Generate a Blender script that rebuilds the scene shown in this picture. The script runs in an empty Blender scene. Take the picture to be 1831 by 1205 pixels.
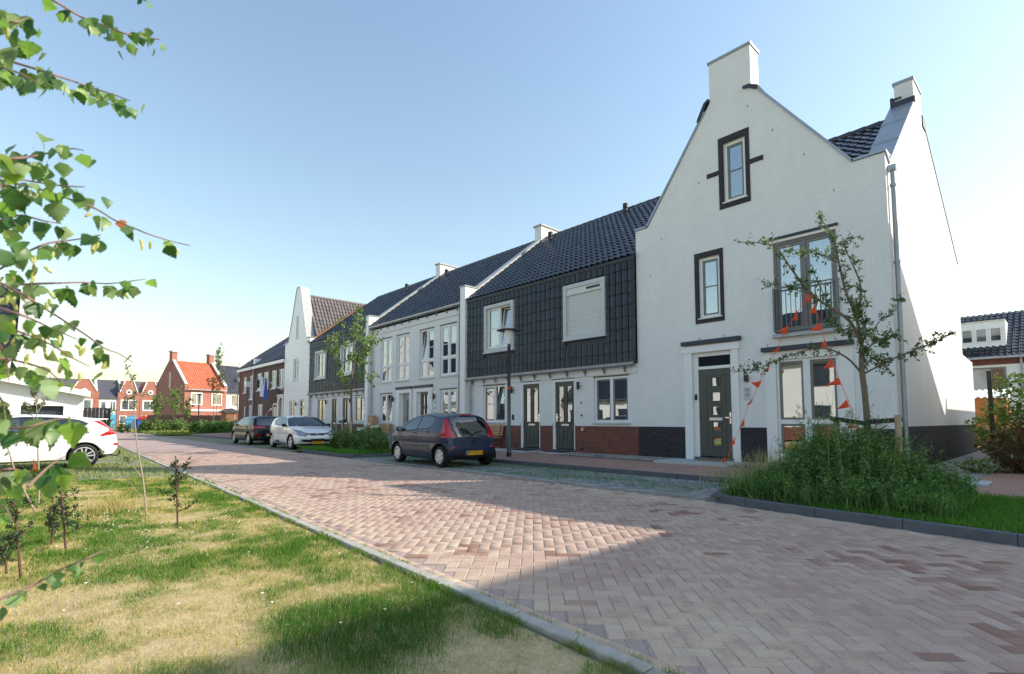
import bpy, bmesh, math, random
import numpy as np
from mathutils import Vector, Matrix, Euler
random.seed(7); RNG = np.random.default_rng(7)
S = bpy.context.scene
COL = S.collection
PI = math.pi

# ------------------------------------------------------------------ camera
FPX = 935.0; W0 = 1831.0
PITCH = math.atan(64 / FPX); YAW = math.radians(42.7227)
CAMH = 1.25
FWD = Vector((-math.cos(YAW) * math.cos(PITCH), math.sin(YAW) * math.cos(PITCH), math.sin(PITCH)))
RGT = Vector((math.sin(YAW), math.cos(YAW), 0))
UPV = RGT.cross(FWD)
cam_data = bpy.data.cameras.new('camera'); cam = bpy.data.objects.new('camera', cam_data); COL.objects.link(cam)
cam_data.sensor_width = 36; cam_data.lens = FPX / W0 * 36
cam_data.shift_y = (689 - 602.5) / W0
cam_data.clip_start = 0.05; cam_data.clip_end = 2000
cam.matrix_world = Matrix(((RGT.x, UPV.x, -FWD.x, 0), (RGT.y, UPV.y, -FWD.y, 0), (RGT.z, UPV.z, -FWD.z, CAMH), (0, 0, 0, 1)))
cam_data.dof.use_dof = True; cam_data.dof.focus_distance = 13.0; cam_data.dof.aperture_fstop = 5.0
S.camera = cam

# ------------------------------------------------------------------ sky and sun
SUNL = Vector((-1.05, -1.12, -1.0)).normalized()          # direction the light travels
SUN_EL = math.asin(-SUNL.z); SUN_AZ = math.atan2(-SUNL.x, -SUNL.y)
world = bpy.data.worlds.new('World'); S.world = world; world.use_nodes = True
wn = world.node_tree
sky = wn.nodes.new('ShaderNodeTexSky'); sky.sky_type = 'NISHITA'; sky.sun_disc = False
sky.sun_elevation = SUN_EL; sky.sun_rotation = SUN_AZ
sky.altitude = 0; sky.air_density = 1.6; sky.dust_density = 1.0; sky.ozone_density = 1.3
wn.links.new(sky.outputs[0], wn.nodes['Background'].inputs[0])
wn.nodes['Background'].inputs[1].default_value = 0.091
sun_d = bpy.data.lights.new('sun', 'SUN'); sun_d.energy = 2.5; sun_d.angle = math.radians(0.53); sun_d.color = (1.0, 0.91, 0.78)
sun = bpy.data.objects.new('sun', sun_d); COL.objects.link(sun)
sun.rotation_euler = SUNL.to_track_quat('-Z', 'Y').to_euler(); sun.location = (30, 30, 40)
S.view_settings.view_transform = 'Standard'; S.view_settings.look = 'None'
S.view_settings.gamma = 1.0; S.view_settings.use_curve_mapping = False
S.view_settings.exposure = 1.38
S.render.engine = 'CYCLES'
try:
    S.cycles.use_denoising = True
    S.cycles.max_bounces = 8; S.cycles.transparent_max_bounces = 12
    S.cycles.sample_clamp_indirect = 6
except Exception: pass

# ------------------------------------------------------------------ pixel tool used to turn measured picture points into metres
def ray(px, py): return FWD + RGT * ((px - 915.5) / FPX) - UPV * ((py - 689.0) / FPX)
def at_depth(px, py, d): return Vector((0, 0, CAMH)) + ray(px, py) * d
def at_y(px, py, Y):
    r = ray(px, py); return Vector((0, 0, CAMH)) + r * (Y / r.y)
def at_z(px, py, Z):
    r = ray(px, py); return Vector((0, 0, CAMH)) + r * ((Z - CAMH) / r.z)
def project(p):
    d = Vector(p) - Vector((0, 0, CAMH)); z = d.dot(FWD)
    return (915.5 + FPX * d.dot(RGT) / z, 689 - FPX * d.dot(UPV) / z, z) if z > 0.05 else (-9e9, -9e9, z)

# ------------------------------------------------------------------ materials
def srgb(r, g, b):
    f = lambda c: (c / 255 / 12.92) if c <= 10 else ((c / 255 + 0.055) / 1.055) ** 2.4
    return (f(r), f(g), f(b), 1)
class NT:
    def __init__(s, name):
        s.m = bpy.data.materials.new(name); s.m.use_nodes = True; s.t = s.m.node_tree
        s.b = s.t.nodes['Principled BSDF']; s.out = s.t.nodes['Material Output']
    def n(s, typ, **kw):
        nd = s.t.nodes.new('ShaderNode' + typ)
        for k, v in kw.items():
            if k in nd.inputs: s.put(nd, k, v)
            elif hasattr(nd, k): setattr(nd, k, v)
        return nd
    def put(s, nd, k, v):
        if hasattr(v, 'is_output') or isinstance(v, bpy.types.NodeSocket): s.t.links.new(v, nd.inputs[k])
        else: nd.inputs[k].default_value = v
    def link(s, a, b): s.t.links.new(a, b)
    def mix(s, fac, a, b, mode='MIX'):
        nd = s.t.nodes.new('ShaderNodeMix'); nd.data_type = 'RGBA'; nd.blend_type = mode
        for i, v in ((0, fac), (6, a), (7, b)):
            if isinstance(v, bpy.types.NodeSocket): s.t.links.new(v, nd.inputs[i])
            else: nd.inputs[i].default_value = v
        return nd.outputs[2]
    def math(s, op, a, b=0.0, clamp=False):
        nd = s.t.nodes.new('ShaderNodeMath'); nd.operation = op; nd.use_clamp = clamp
        for i, v in ((0, a), (1, b)):
            if isinstance(v, bpy.types.NodeSocket): s.t.links.new(v, nd.inputs[i])
            else: nd.inputs[i].default_value = v
        return nd.outputs[0]
    def ramp(s, fac, stops, interp='LINEAR'):
        nd = s.t.nodes.new('ShaderNodeValToRGB'); s.t.links.new(fac, nd.inputs[0]); cr = nd.color_ramp; cr.interpolation = interp
        while len(cr.elements) > 2: cr.elements.remove(cr.elements[-1])
        for i, (p, c) in enumerate(stops):
            e = cr.elements[i] if i < 2 else cr.elements.new(p)
            e.position = p; e.color = c if hasattr(c, '__len__') else (c, c, c, 1)
        return nd.outputs[0]
    def noise(s, vec, scale, detail=4.0, rough=0.55, out=0):
        nd = s.t.nodes.new('ShaderNodeTexNoise')
        if vec is not None: s.t.links.new(vec, nd.inputs['Vector'])
        nd.inputs['Scale'].default_value = scale; nd.inputs['Detail'].default_value = detail; nd.inputs['Roughness'].default_value = rough
        return nd.outputs[out]
    def pos(s): return s.t.nodes.new('ShaderNodeNewGeometry').outputs['Position']
    def uvw(s, sx=1, sy=1, sz=1):
        nd = s.t.nodes.new('ShaderNodeMapping'); nd.inputs['Scale'].default_value = (sx, sy, sz); s.t.links.new(s.pos(), nd.inputs[0]); return nd.outputs[0]
    def bump(s, h, strength=0.3, dist=0.01):
        nd = s.t.nodes.new('ShaderNodeBump'); nd.inputs['Strength'].default_value = strength; nd.inputs['Distance'].default_value = dist
        s.t.links.new(h, nd.inputs['Height']); s.t.links.new(nd.outputs[0], s.b.inputs['Normal']); return nd
    def base(s, v): s.put(s.b, 'Base Color', v)
    def rough(s, v): s.put(s.b, 'Roughness', v)
M = {}
def plain(name, col, rough=0.5, metal=0.0, var=0.12, scale=6.0, spec=0.5, bump=0.0, bscale=60, coat=0.0):
    """a procedural material: a colour with soft grain, stains and fine relief"""
    k = NT(name); p = k.pos()
    n1 = k.noise(p, scale, 5); n2 = k.noise(p, scale * 9, 3)
    f = k.math('ADD', k.math('MULTIPLY', n1, 0.65), k.math('MULTIPLY', n2, 0.35))
    lo = tuple(c * (1 - var) for c in col[:3]) + (1,); hi = tuple(min(1, c * (1 + var)) for c in col[:3]) + (1,)
    k.base(k.ramp(f, [(0.3, lo), (0.7, hi)]))
    k.rough(k.ramp(n2, [(0.3, max(0.02, rough - 0.06)), (0.7, min(1, rough + 0.06))])); k.b.inputs['Metallic'].default_value = metal
    k.b.inputs['Specular IOR Level'].default_value = spec
    if coat: k.b.inputs['Coat Weight'].default_value = coat; k.b.inputs['Coat Roughness'].default_value = 0.03
    if bump: k.bump(k.noise(p, bscale, 3), bump, 0.004)
    M[name] = k.m; return k.m
def brickmat(name, c1, c2, mortar, bw=0.22, bh=0.0625, ms=0.012, rough=0.75, bump=0.5, blotch=0.1, msm=0.3, streak=0.022):
    k = NT(name); p = k.pos()
    sp = k.n('SeparateXYZ'); k.link(p, sp.inputs[0])
    u = k.math('ADD', sp.outputs[0], sp.outputs[1]); cb = k.n('CombineXYZ'); k.link(u, cb.inputs[0]); k.link(sp.outputs[2], cb.inputs[1])
    br = k.n('TexBrick'); k.link(cb.outputs[0], br.inputs['Vector']); br.inputs['Scale'].default_value = 1.0
    br.inputs['Brick Width'].default_value = bw; br.inputs['Row Height'].default_value = bh; br.inputs['Mortar Size'].default_value = ms
    br.inputs['Mortar Smooth'].default_value = msm; br.inputs['Bias'].default_value = 0.0
    br.inputs['Color1'].default_value = c1; br.inputs['Color2'].default_value = c2; br.inputs['Mortar'].default_value = mortar
    n1 = k.noise(p, 1.3, 5); n2 = k.noise(p, 35, 3)
    col = k.mix(1.0, br.outputs[0], k.ramp(n1, [(0.3, 1 - blotch), (0.7, 1.0)]), 'MULTIPLY')
    col = k.mix(1.0, col, k.ramp(n2, [(0.3, 0.9), (0.7, 1.0)]), 'MULTIPLY')
    st = k.noise(k.uvw(3.0, 3.0, 0.3), 1.0, 4, 0.6); col = k.mix(1.0, col, k.ramp(st, [(0.36, 1 - streak), (0.56, 1.0)]), 'MULTIPLY')
    k.base(col); k.rough(rough)
    h = k.math('ADD', k.math('MULTIPLY', br.outputs['Fac'], -1.0), k.math('MULTIPLY', n2, 0.5))
    k.bump(h, bump, 0.008); M[name] = k.m; return k.m
brickmat('white_brick', (0.82, 0.82, 0.81, 1), (0.85, 0.85, 0.84, 1), (0.785, 0.785, 0.775, 1), bump=0.32, blotch=0.05, ms=0.010)
brickmat('dark_brick', srgb(50, 46, 52), srgb(66, 62, 70), srgb(38, 36, 40), blotch=0.25)
brickmat('red_brick', srgb(150, 78, 60), srgb(114, 60, 52), srgb(112, 94, 86), blotch=0.25, ms=0.009)
brickmat('brown_brick', srgb(104, 66, 57), srgb(86, 56, 52), srgb(84, 72, 68), blotch=0.2, ms=0.01)
brickmat('coral_brick', srgb(180, 108, 88), srgb(162, 96, 80), srgb(164, 136, 122), blotch=0.15, ms=0.008)
plain('white_paint', (0.80, 0.80, 0.79), 0.42, var=0.03)
plain('cream_paint', (0.70, 0.68, 0.62), 0.45, var=0.04)
plain('grey_frame', srgb(118, 118, 116), 0.4, var=0.05)
plain('grey_trim', srgb(190, 193, 194), 0.45, var=0.05)
plain('door_green', srgb(72, 77, 72), 0.38, var=0.06)
plain('door_grey', srgb(150, 152, 150), 0.4, var=0.05)
plain('zinc', srgb(152, 158, 164), 0.38, metal=0.55, var=0.14, scale=3)
plain('lead', srgb(50, 56, 68), 0.5, metal=0.1, var=0.2)
plain('black_metal', srgb(34, 36, 40), 0.45, var=0.15)
plain('black_plastic', srgb(26, 27, 29), 0.5, var=0.15)
plain('chrome', (0.75, 0.75, 0.76), 0.15, metal=1.0, var=0.05)
plain('steel', (0.6, 0.61, 0.62), 0.35, metal=0.9, var=0.1)
plain('pole_grey', srgb(86, 94, 102), 0.4, metal=0.2, var=0.1)
plain('kerb_dark', srgb(88, 92, 98), 0.8, var=0.22, scale=5, bump=0.3)
plain('concrete', srgb(168, 164, 156), 0.85, var=0.2, scale=7, bump=0.4, bscale=120)
plain('slab', srgb(176, 178, 178), 0.8, var=0.1, scale=4, bump=0.2)
plain('wood', srgb(190, 150, 112), 0.6, var=0.2, scale=12)
plain('stake_wood', srgb(168, 140, 112), 0.75, var=0.2, scale=14, bump=0.3)
plain('shed_wood', srgb(176, 112, 62), 0.7, var=0.18, scale=8)
plain('fence_brown', srgb(122, 92, 76), 0.8, var=0.2, scale=6)
plain('bark', srgb(112, 98, 84), 0.85, var=0.28, scale=22, bump=0.8, bscale=50)
plain('twig', srgb(134, 106, 94), 0.7, var=0.2, scale=30)
plain('sapling_bark', srgb(150, 136, 120), 0.8, var=0.2, scale=30)
plain('twig_dark', srgb(98, 70, 58), 0.7, var=0.2, scale=30)
plain('orange_flag', srgb(232, 84, 40), 0.7, var=0.06)
plain('rubber', srgb(24, 24, 25), 0.75, var=0.2, scale=20)
plain('wheel_arch', srgb(14, 14, 15), 0.9, var=0.1)
plain('plate_yellow', srgb(240, 176, 20), 0.4, var=0.05)
plain('plate_blue', srgb(40, 80, 170), 0.4, var=0.05)
plain('ink', srgb(18, 18, 18), 0.5, var=0.05)
plain('red_lens', srgb(176, 20, 24), 0.12, var=0.25, scale=30, coat=0.5)
plain('pale_lens', srgb(150, 156, 162), 0.12, metal=0.4, var=0.45, scale=22, coat=0.8)
plain('curtain', (0.72, 0.72, 0.70), 0.85, var=0.06)
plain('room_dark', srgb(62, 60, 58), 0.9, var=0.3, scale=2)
plain('shutter_white', srgb(206, 208, 206), 0.5, var=0.03)
plain('mat_fibre', srgb(140, 110, 80), 0.95, var=0.25, scale=40, bump=0.6)
plain('blue_paint', srgb(78, 164, 205), 0.5, var=0.1)
plain('red_paint', srgb(190, 36, 44), 0.5, var=0.1)
plain('flag_blue', srgb(36, 84, 170), 0.7, var=0.1)
plain('flag_white', srgb(225, 225, 225), 0.7, var=0.05)
plain('pot_grey', srgb(150, 150, 148), 0.7, var=0.1)
plain('lamp_white', (0.78, 0.79, 0.80), 0.3, var=0.04)
plain('car_dark', srgb(26, 42, 66), 0.3, metal=0.0, var=0.04, spec=0.25, coat=0.45)
plain('car_white', (0.80, 0.80, 0.80), 0.3, var=0.02, coat=1.0)
plain('car_black', srgb(14, 15, 19), 0.35, metal=0.0, var=0.05, spec=0.25, coat=0.4)
plain('rim_silver', (0.62, 0.63, 0.65), 0.32, metal=0.7, var=0.06)
plain('rim_dark', srgb(40, 41, 44), 0.4, metal=0.4, var=0.1)

def glassmat(name, refl, tint):
    k = NT(name); t = k.t; p = k.pos()
    gl = k.n('BsdfGlossy'); gl.inputs['Roughness'].default_value = 0.0; gl.inputs['Color'].default_value = (0.95, 0.97, 1, 1)
    bp = k.n('Bump'); bp.inputs['Strength'].default_value = 0.03; bp.inputs['Distance'].default_value = 0.05
    k.link(k.noise(p, 1.7, 1), bp.inputs['Height']); k.link(bp.outputs[0], gl.inputs['Normal'])
    tr = k.n('BsdfTransparent'); tr.inputs['Color'].default_value = tint
    fr = k.n('LayerWeight'); fr.inputs['Blend'].default_value = 0.35
    fac = k.math('ADD', k.math('MULTIPLY', fr.outputs['Fresnel'], 0.7), refl, True)
    mx = k.n('MixShader'); k.link(fac, mx.inputs[0]); k.link(tr.outputs[0], mx.inputs[1]); k.link(gl.outputs[0], mx.inputs[2])
    k.link(mx.outputs[0], k.out.inputs['Surface']); M[name] = k.m
glassmat('glass', 0.30, (0.55, 0.6, 0.6, 1))
glassmat('car_glass', 0.10, (0.22, 0.27, 0.27, 1))
glassmat('tinted_glass', 0.12, (0.05, 0.055, 0.06, 1))

def tilemat(name, c, rough=0.38, var=0.25):
    k = NT(name); p = k.pos(); oi = k.n('ObjectInfo'); at = k.n('Attribute'); at.attribute_name = 'rnd'
    r = k.math('FRACT', k.math('ADD', oi.outputs['Random'], at.outputs['Fac']))
    n = k.noise(p, 3.0, 4)
    f = k.math('ADD', k.math('MULTIPLY', r, 0.6), k.math('MULTIPLY', n, 0.4))
    k.base(k.ramp(f, [(0.1, tuple(x * (1 - var) for x in c[:3]) + (1,)), (0.9, tuple(x * (1 + var) for x in c[:3]) + (1,))]))
    k.rough(k.ramp(n, [(0.3, rough - 0.08), (0.7, rough + 0.1)])); M[name] = k.m
tilemat('tile_dark', srgb(34, 38, 47), 0.31, 0.45); tilemat('tile_grey', srgb(104, 98, 96), 0.55); tilemat('tile_orange', srgb(198, 110, 80), 0.65, 0.18)
tilemat('tile_slate', srgb(74, 74, 82), 0.5)

def paver(name, stops, sand=0.55, sandcol=srgb(178, 164, 146), dark=None):
    k = NT(name); p = k.pos(); oi = k.n('ObjectInfo'); at = k.n('Attribute'); at.attribute_name = 'rnd'
    r = k.math('FRACT', k.math('ADD', oi.outputs['Random'], at.outputs['Fac']))
    col = k.ramp(r, stops)
    if dark is not None:
        dk = k.math('MULTIPLY', k.ramp(k.noise(p, 1.15, 2), [(0.585, 0.0), (0.60, 0.85)]), k.ramp(r, [(0.40, 0.0), (0.41, 1.0)])); col = k.mix(dk, col, dark)
    fine = k.noise(p, 70, 4, 0.7); mid = k.noise(p, 7, 4)
    col = k.mix(1.0, col, k.ramp(fine, [(0.3, 0.86), (0.7, 1.06)]), 'MULTIPLY')
    col = k.mix(1.0, col, k.ramp(mid, [(0.3, 0.88), (0.7, 1.05)]), 'MULTIPLY')
    big = k.noise(p, 0.55, 3); grit = k.noise(p, 120, 3, 0.8)
    s = k.math('MULTIPLY', k.ramp(big, [(0.50, 0.0), (0.68, 1.0)]), k.ramp(k.math('ADD', k.math('MULTIPLY', grit, 0.62), k.math('MULTIPLY', mid, 0.38)), [(0.49, 0.0), (0.57, 1.0)]))
    sp = k.n('SeparateXYZ'); k.link(p, sp.inputs[0])
    mr = k.n('MapRange'); k.link(sp.outputs[1], mr.inputs[0]); mr.inputs[1].default_value = 3.5; mr.inputs[2].default_value = 2.6
    mr2 = k.n('MapRange'); k.link(sp.outputs[1], mr2.inputs[0]); mr2.inputs[1].default_value = 6.7; mr2.inputs[2].default_value = 7.6
    e = k.math('MAXIMUM', mr.outputs[0], mr2.outputs[0])
    e = k.math('MULTIPLY', e, k.ramp(k.math('ADD', k.math('MULTIPLY', grit, 0.62), k.math('MULTIPLY', k.noise(p, 2.6, 5), 0.38)), [(0.47, 0.0), (0.56, 1.0)]))
    dv = k.n('VectorMath', operation='DISTANCE'); k.link(p, dv.inputs[0]); dv.inputs[1].default_value = (-1.55, 2.95, 0)
    pm = k.n('MapRange'); k.link(dv.outputs['Value'], pm.inputs[0]); pm.inputs[1].default_value = 1.15; pm.inputs[2].default_value = 0.25
    pf = k.math('MULTIPLY', pm.outputs[0], k.ramp(k.math('ADD', k.math('MULTIPLY', grit, 0.62), k.math('MULTIPLY', mid, 0.38)), [(0.44, 0.0), (0.53, 1.0)]))
    s = k.math('MULTIPLY', k.math('MAXIMUM', k.math('MAXIMUM', s, e), pf), sand)
    col = k.mix(s, col, sandcol); k.base(col); k.rough(0.85)
    k.bump(fine, 0.25, 0.004); M[name] = k.m
paver('road_brick', [(0.0, srgb(170, 142, 127)), (0.3, srgb(177, 150, 135)), (0.7, srgb(182, 156, 141)), (1.0, srgb(189, 165, 150))], 0.75, srgb(204, 184, 156))
paver('road_brick_dark', [(0.0, srgb(138, 102, 88)), (0.5, srgb(156, 122, 108)), (1.0, srgb(170, 140, 126))], 0.4, srgb(204, 184, 156))
paver('grey_paver', [(0.0, srgb(120, 124, 126)), (0.5, srgb(140, 143, 143)), (1.0, srgb(158, 158, 154))], 0.4)
paver('dark_paver', [(0.0, srgb(112, 117, 122)), (0.5, srgb(128, 133, 136)), (1.0, srgb(146, 149, 148))], 0.35)

def soil(name, a, b, c, s1=1.2):
    k = NT(name); p = k.pos(); n1 = k.noise(p, s1, 6, 0.65); n2 = k.noise(p, 45, 4, 0.7)
    col = k.ramp(k.math('ADD', k.math('MULTIPLY', n1, 0.75), k.math('MULTIPLY', n2, 0.25)), [(0.32, a), (0.5, b), (0.68, c)])
    k.base(k.mix(1.0, col, k.ramp(n2, [(0.25, 0.75), (0.75, 1.1)]), 'MULTIPLY')); k.rough(0.95); k.b.inputs['Specular IOR Level'].default_value = 0.2
    k.bump(n2, 0.6, 0.02); M[name] = k.m
soil('dry_soil', srgb(150, 140, 94), srgb(186, 166, 124), srgb(206, 186, 150), 3.5)
soil('far_ground', srgb(120, 124, 84), srgb(140, 138, 100), srgb(158, 146, 112), 0.15)
soil('joint_sand', srgb(128, 118, 108), srgb(146, 134, 122), srgb(168, 154, 140), 2)
soil('dark_soil', srgb(92, 84, 62), srgb(112, 100, 76), srgb(128, 112, 86), 2)

def foliage(name, stops, trans=0.35, rough=0.5, single=False):
    """leaf: diffuse + translucent, hue set by a per-leaf random number"""
    k = NT(name); oi = k.n('ObjectInfo'); at = k.n('Attribute'); at.attribute_name = 'rnd'
    r = oi.outputs['Random'] if single else at.outputs['Fac']
    n = k.noise(k.pos(), 25, 2)
    r = k.math('ADD', k.math('MULTIPLY', r, 0.85), k.math('MULTIPLY', n, 0.15))
    c = k.ramp(r, stops); k.base(c); k.rough(rough); k.b.inputs['Specular IOR Level'].default_value = 0.35
    tl = k.n('BsdfTranslucent'); k.link(k.mix(1.0, c, (1.5, 1.6, 0.6, 1), 'MULTIPLY'), tl.inputs['Color'])
    mx = k.n('MixShader'); mx.inputs[0].default_value = trans; k.link(k.b.outputs[0], mx.inputs[1]); k.link(tl.outputs[0], mx.inputs[2])
    k.link(mx.outputs[0], k.out.inputs['Surface']); M[name] = k.m
foliage('birch_leaf', [(0.0, srgb(42, 76, 42)), (0.25, srgb(66, 104, 54)), (0.45, srgb(132, 156, 112)), (0.6, srgb(92, 132, 60)), (0.78, srgb(156, 172, 128)), (0.86, srgb(116, 156, 62)), (1.0, srgb(164, 188, 78))], 0.36, 0.4, True)
foliage('brown_leaf', [(0.0, srgb(150, 76, 44)), (1.0, srgb(186, 110, 64))], 0.3, 0.5, True)
foliage('catkin', [(0.0, srgb(178, 182, 104)), (1.0, srgb(204, 202, 138))], 0.3, 0.7, True)
foliage('tree_leaf', [(0.0, srgb(48, 68, 44)), (0.45, srgb(76, 98, 60)), (0.8, srgb(116, 134, 90)), (1.0, srgb(156, 166, 128))], 0.3)
foliage('bright_leaf', [(0.0, srgb(74, 104, 56)), (0.5, srgb(104, 130, 74)), (1.0, srgb(150, 166, 108))], 0.3)
foliage('weed_leaf', [(0.0, srgb(50, 88, 44)), (0.45, srgb(84, 124, 64)), (0.78, srgb(126, 154, 94)), (1.0, srgb(168, 178, 128))], 0.35)
foliage('straw', [(0.0, srgb(160, 150, 96)), (0.5, srgb(188, 172, 118)), (1.0, srgb(206, 192, 146))], 0.3)
foliage('grass', [(0.0, srgb(52, 98, 28)), (0.35, srgb(88, 130, 42)), (0.6, srgb(142, 148, 78)), (0.8, srgb(184, 168, 112)), (1.0, srgb(206, 188, 142))], 0.35)
foliage('lawn', [(0.0, srgb(62, 112, 40)), (0.6, srgb(86, 134, 50)), (1.0, srgb(128, 150, 76))], 0.4)
foliage('daisy', [(0.0, (0.75, 0.75, 0.7, 1)), (1.0, (0.85, 0.85, 0.8, 1))], 0.2)
foliage('holly_leaf', [(0.0, srgb(34, 58, 36)), (0.6, srgb(52, 80, 48)), (1.0, srgb(90, 116, 70))], 0.15, 0.3)
foliage('red_leaf', [(0.0, srgb(58, 66, 44)), (0.35, srgb(84, 76, 56)), (0.6, srgb(130, 76, 62)), (0.75, srgb(88, 106, 62)), (1.0, srgb(110, 124, 80))], 0.25)

# ------------------------------------------------------------------ geometry helpers
LOCALROOT = set()
def top_of(o):
    while o.parent: o = o.parent
    return o
def tag(o, label=None, cat=None, group=None, kind=None):
    if label: o['label'] = label
    if cat: o['category'] = cat
    if group: o['group'] = group
    if kind: o['kind'] = kind
    return o
def thing(name, label, cat, loc=(0, 0, 0), group=None, rotz=0.0, scale=1.0, local=False):
    o = bpy.data.objects.new(name, None); COL.objects.link(o); o.location = loc; o.rotation_euler = (0, 0, rotz); o.scale = (scale,) * 3
    o.empty_display_size = 0.2
    if local: LOCALROOT.add(o.name)
    return tag(o, label, cat, group)
def mats_of(mats):
    return [M[m] if isinstance(m, str) else m for m in ([mats] if not isinstance(mats, (list, tuple)) else mats)]
def link_mesh(name, me, parent=None, kind=None):
    o = bpy.data.objects.new(name, me); COL.objects.link(o)
    if parent is not None: o.parent = parent
    if kind: o['kind'] = kind
    return o
def set_rnd(me, rnd):
    a = me.attributes.new('rnd', 'FLOAT', 'FACE'); a.data.foreach_set('value', np.asarray(rnd, np.float32))
class MB:
    def __init__(s): s.v = []; s.f = []; s.m = []; s.r = []; s.mi = 0; s.rv = 0.0
    def add(s, pts, faces):
        b = len(s.v); s.v += [tuple(p) for p in pts]
        for f in faces: s.f.append(tuple(i + b for i in f)); s.m.append(s.mi); s.r.append(s.rv)
        return s
    def poly(s, pts): return s.add(pts, [tuple(range(len(pts)))])
    def box(s, x0, x1, y0, y1, z0, z1):
        if x0 > x1: x0, x1 = x1, x0
        if y0 > y1: y0, y1 = y1, y0
        if z0 > z1: z0, z1 = z1, z0
        return s.add([(x0, y0, z0), (x1, y0, z0), (x1, y1, z0), (x0, y1, z0), (x0, y0, z1), (x1, y0, z1), (x1, y1, z1), (x0, y1, z1)],
                     [(3, 2, 1, 0), (4, 5, 6, 7), (0, 1, 5, 4), (1, 2, 6, 5), (2, 3, 7, 6), (3, 0, 4, 7)])
    def bbox(s, x0, x1, y0, y1, z0, z1, c=0.01):
        """box with chamfered vertical and top edges"""
        xs = [(x0, y0 + c), (x0 + c, y0), (x1 - c, y0), (x1, y0 + c), (x1, y1 - c), (x1 - c, y1), (x0 + c, y1), (x0, y1 - c)]
        xi = [(x0 + c, y0 + c), (x0 + c, y0 + c), (x1 - c, y0 + c), (x1 - c, y0 + c), (x1 - c, y1 - c), (x1 - c, y1 - c), (x0 + c, y1 - c), (x0 + c, y1 - c)]
        P = [(x, y, z0) for x, y in xs] + [(x, y, z1 - c) for x, y in xs] + [(x, y, z1) for x, y in xi]
        F = [tuple(range(7, -1, -1))]
        for k in range(8): F.append((k, (k + 1) % 8, 8 + (k + 1) % 8, 8 + k)); F.append((8 + k, 8 + (k + 1) % 8, 16 + (k + 1) % 8, 16 + k))
        F.append(tuple(range(16, 24))); return s.add(P, F)
    def prism(s, pts2, a0, a1, axis='y'):
        """extrude a 2-D outline: axis y -> (x,z), axis x -> (y,z), axis z -> (x,y)"""
        if axis == 'y': T = lambda p, a: (p[0], a, p[1])
        elif axis == 'x': T = lambda p, a: (a, p[0], p[1])
        else: T = lambda p, a: (p[0], p[1], a)
        n = len(pts2); P = [T(p, a0) for p in pts2] + [T(p, a1) for p in pts2]
        return s.add(P, [tuple(range(n)), tuple(range(2 * n - 1, n - 1, -1))] + [(i, i + n, (i + 1) % n + n, (i + 1) % n) for i in range(n)])
    def tube(s, pts, rad, seg=8, cap=True):
        pts = [Vector(p) for p in pts]; n = len(pts)
        if not hasattr(rad, '__len__'): rad = [rad] * n
        b = len(s.v); up = Vector((0.13, 0.21, 0.97)); prev = None
        for i, p in enumerate(pts):
            d = (pts[min(i + 1, n - 1)] - pts[max(i - 1, 0)])
            d = d.normalized() if d.length > 1e-9 else Vector((0, 0, 1))
            a = d.cross(up if abs(d.dot(up)) < 0.98 else Vector((1, 0, 0))).normalized() if prev is None else (prev - d * prev.dot(d)).normalized()
            prev = a; c = d.cross(a)
            for k in range(seg):
                t = 2 * PI * k / seg; s.v.append(tuple(p + (a * math.cos(t) + c * math.sin(t)) * rad[i]))
        for i in range(n - 1):
            for k in range(seg):
                s.f.append((b + i * seg + k, b + i * seg + (k + 1) % seg, b + (i + 1) * seg + (k + 1) % seg, b + (i + 1) * seg + k)); s.m.append(s.mi); s.r.append(s.rv)
        if cap:
            s.f.append(tuple(b + k for k in range(seg - 1, -1, -1))); s.f.append(tuple(b + (n - 1) * seg + k for k in range(seg)))
            s.m += [s.mi] * 2; s.r += [s.rv] * 2
        return s
    def lathe(s, c, prof, seg=20, axis='z'):
        """surface of revolution, prof = [(r,h)...] about c"""
        P = []
        for r, h in prof:
            for k in range(seg):
                t = 2 * PI * k / seg; a, b_ = r * math.cos(t), r * math.sin(t)
                P.append((c[0] + a, c[1] + b_, c[2] + h) if axis == 'z' else ((c[0] + a, c[1] + h, c[2] + b_) if axis == 'y' else (c[0] + h, c[1] + a, c[2] + b_)))
        F = []
        for i in range(len(prof) - 1):
            for k in range(seg): F.append((i * seg + k, i * seg + (k + 1) % seg, (i + 1) * seg + (k + 1) % seg, (i + 1) * seg + k))
        return s.add(P, F)
    def ball(s, c, rx, ry, rz, nu=10, nv=6):
        P = [(c[0], c[1], c[2] - rz)]; F = []
        for i in range(1, nv):
            a = -PI / 2 + PI * i / nv
            for k in range(nu): t = 2 * PI * k / nu; P.append((c[0] + rx * math.cos(a) * math.cos(t), c[1] + ry * math.cos(a) * math.sin(t), c[2] + rz * math.sin(a)))
        P.append((c[0], c[1], c[2] + rz)); L = len(P) - 1
        for k in range(nu): F.append((0, 1 + (k + 1) % nu, 1 + k)); F.append((L, L - nu + k, L - nu + (k + 1) % nu))
        for i in range(nv - 2):
            for k in range(nu): F.append((1 + i * nu + k, 1 + i * nu + (k + 1) % nu, 1 + (i + 1) * nu + (k + 1) % nu, 1 + (i + 1) * nu + k))
        return s.add(P, F)
    def ring(s, x0, x1, z0, z1, w, y0, y1):
        """rectangular frame standing in the xz plane"""
        s.box(x0, x0 + w, y0, y1, z0, z1); s.box(x1 - w, x1, y0, y1, z0, z1); s.box(x0 + w, x1 - w, y0, y1, z0, z0 + w); s.box(x0 + w, x1 - w, y0, y1, z1 - w, z1); return s
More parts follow.
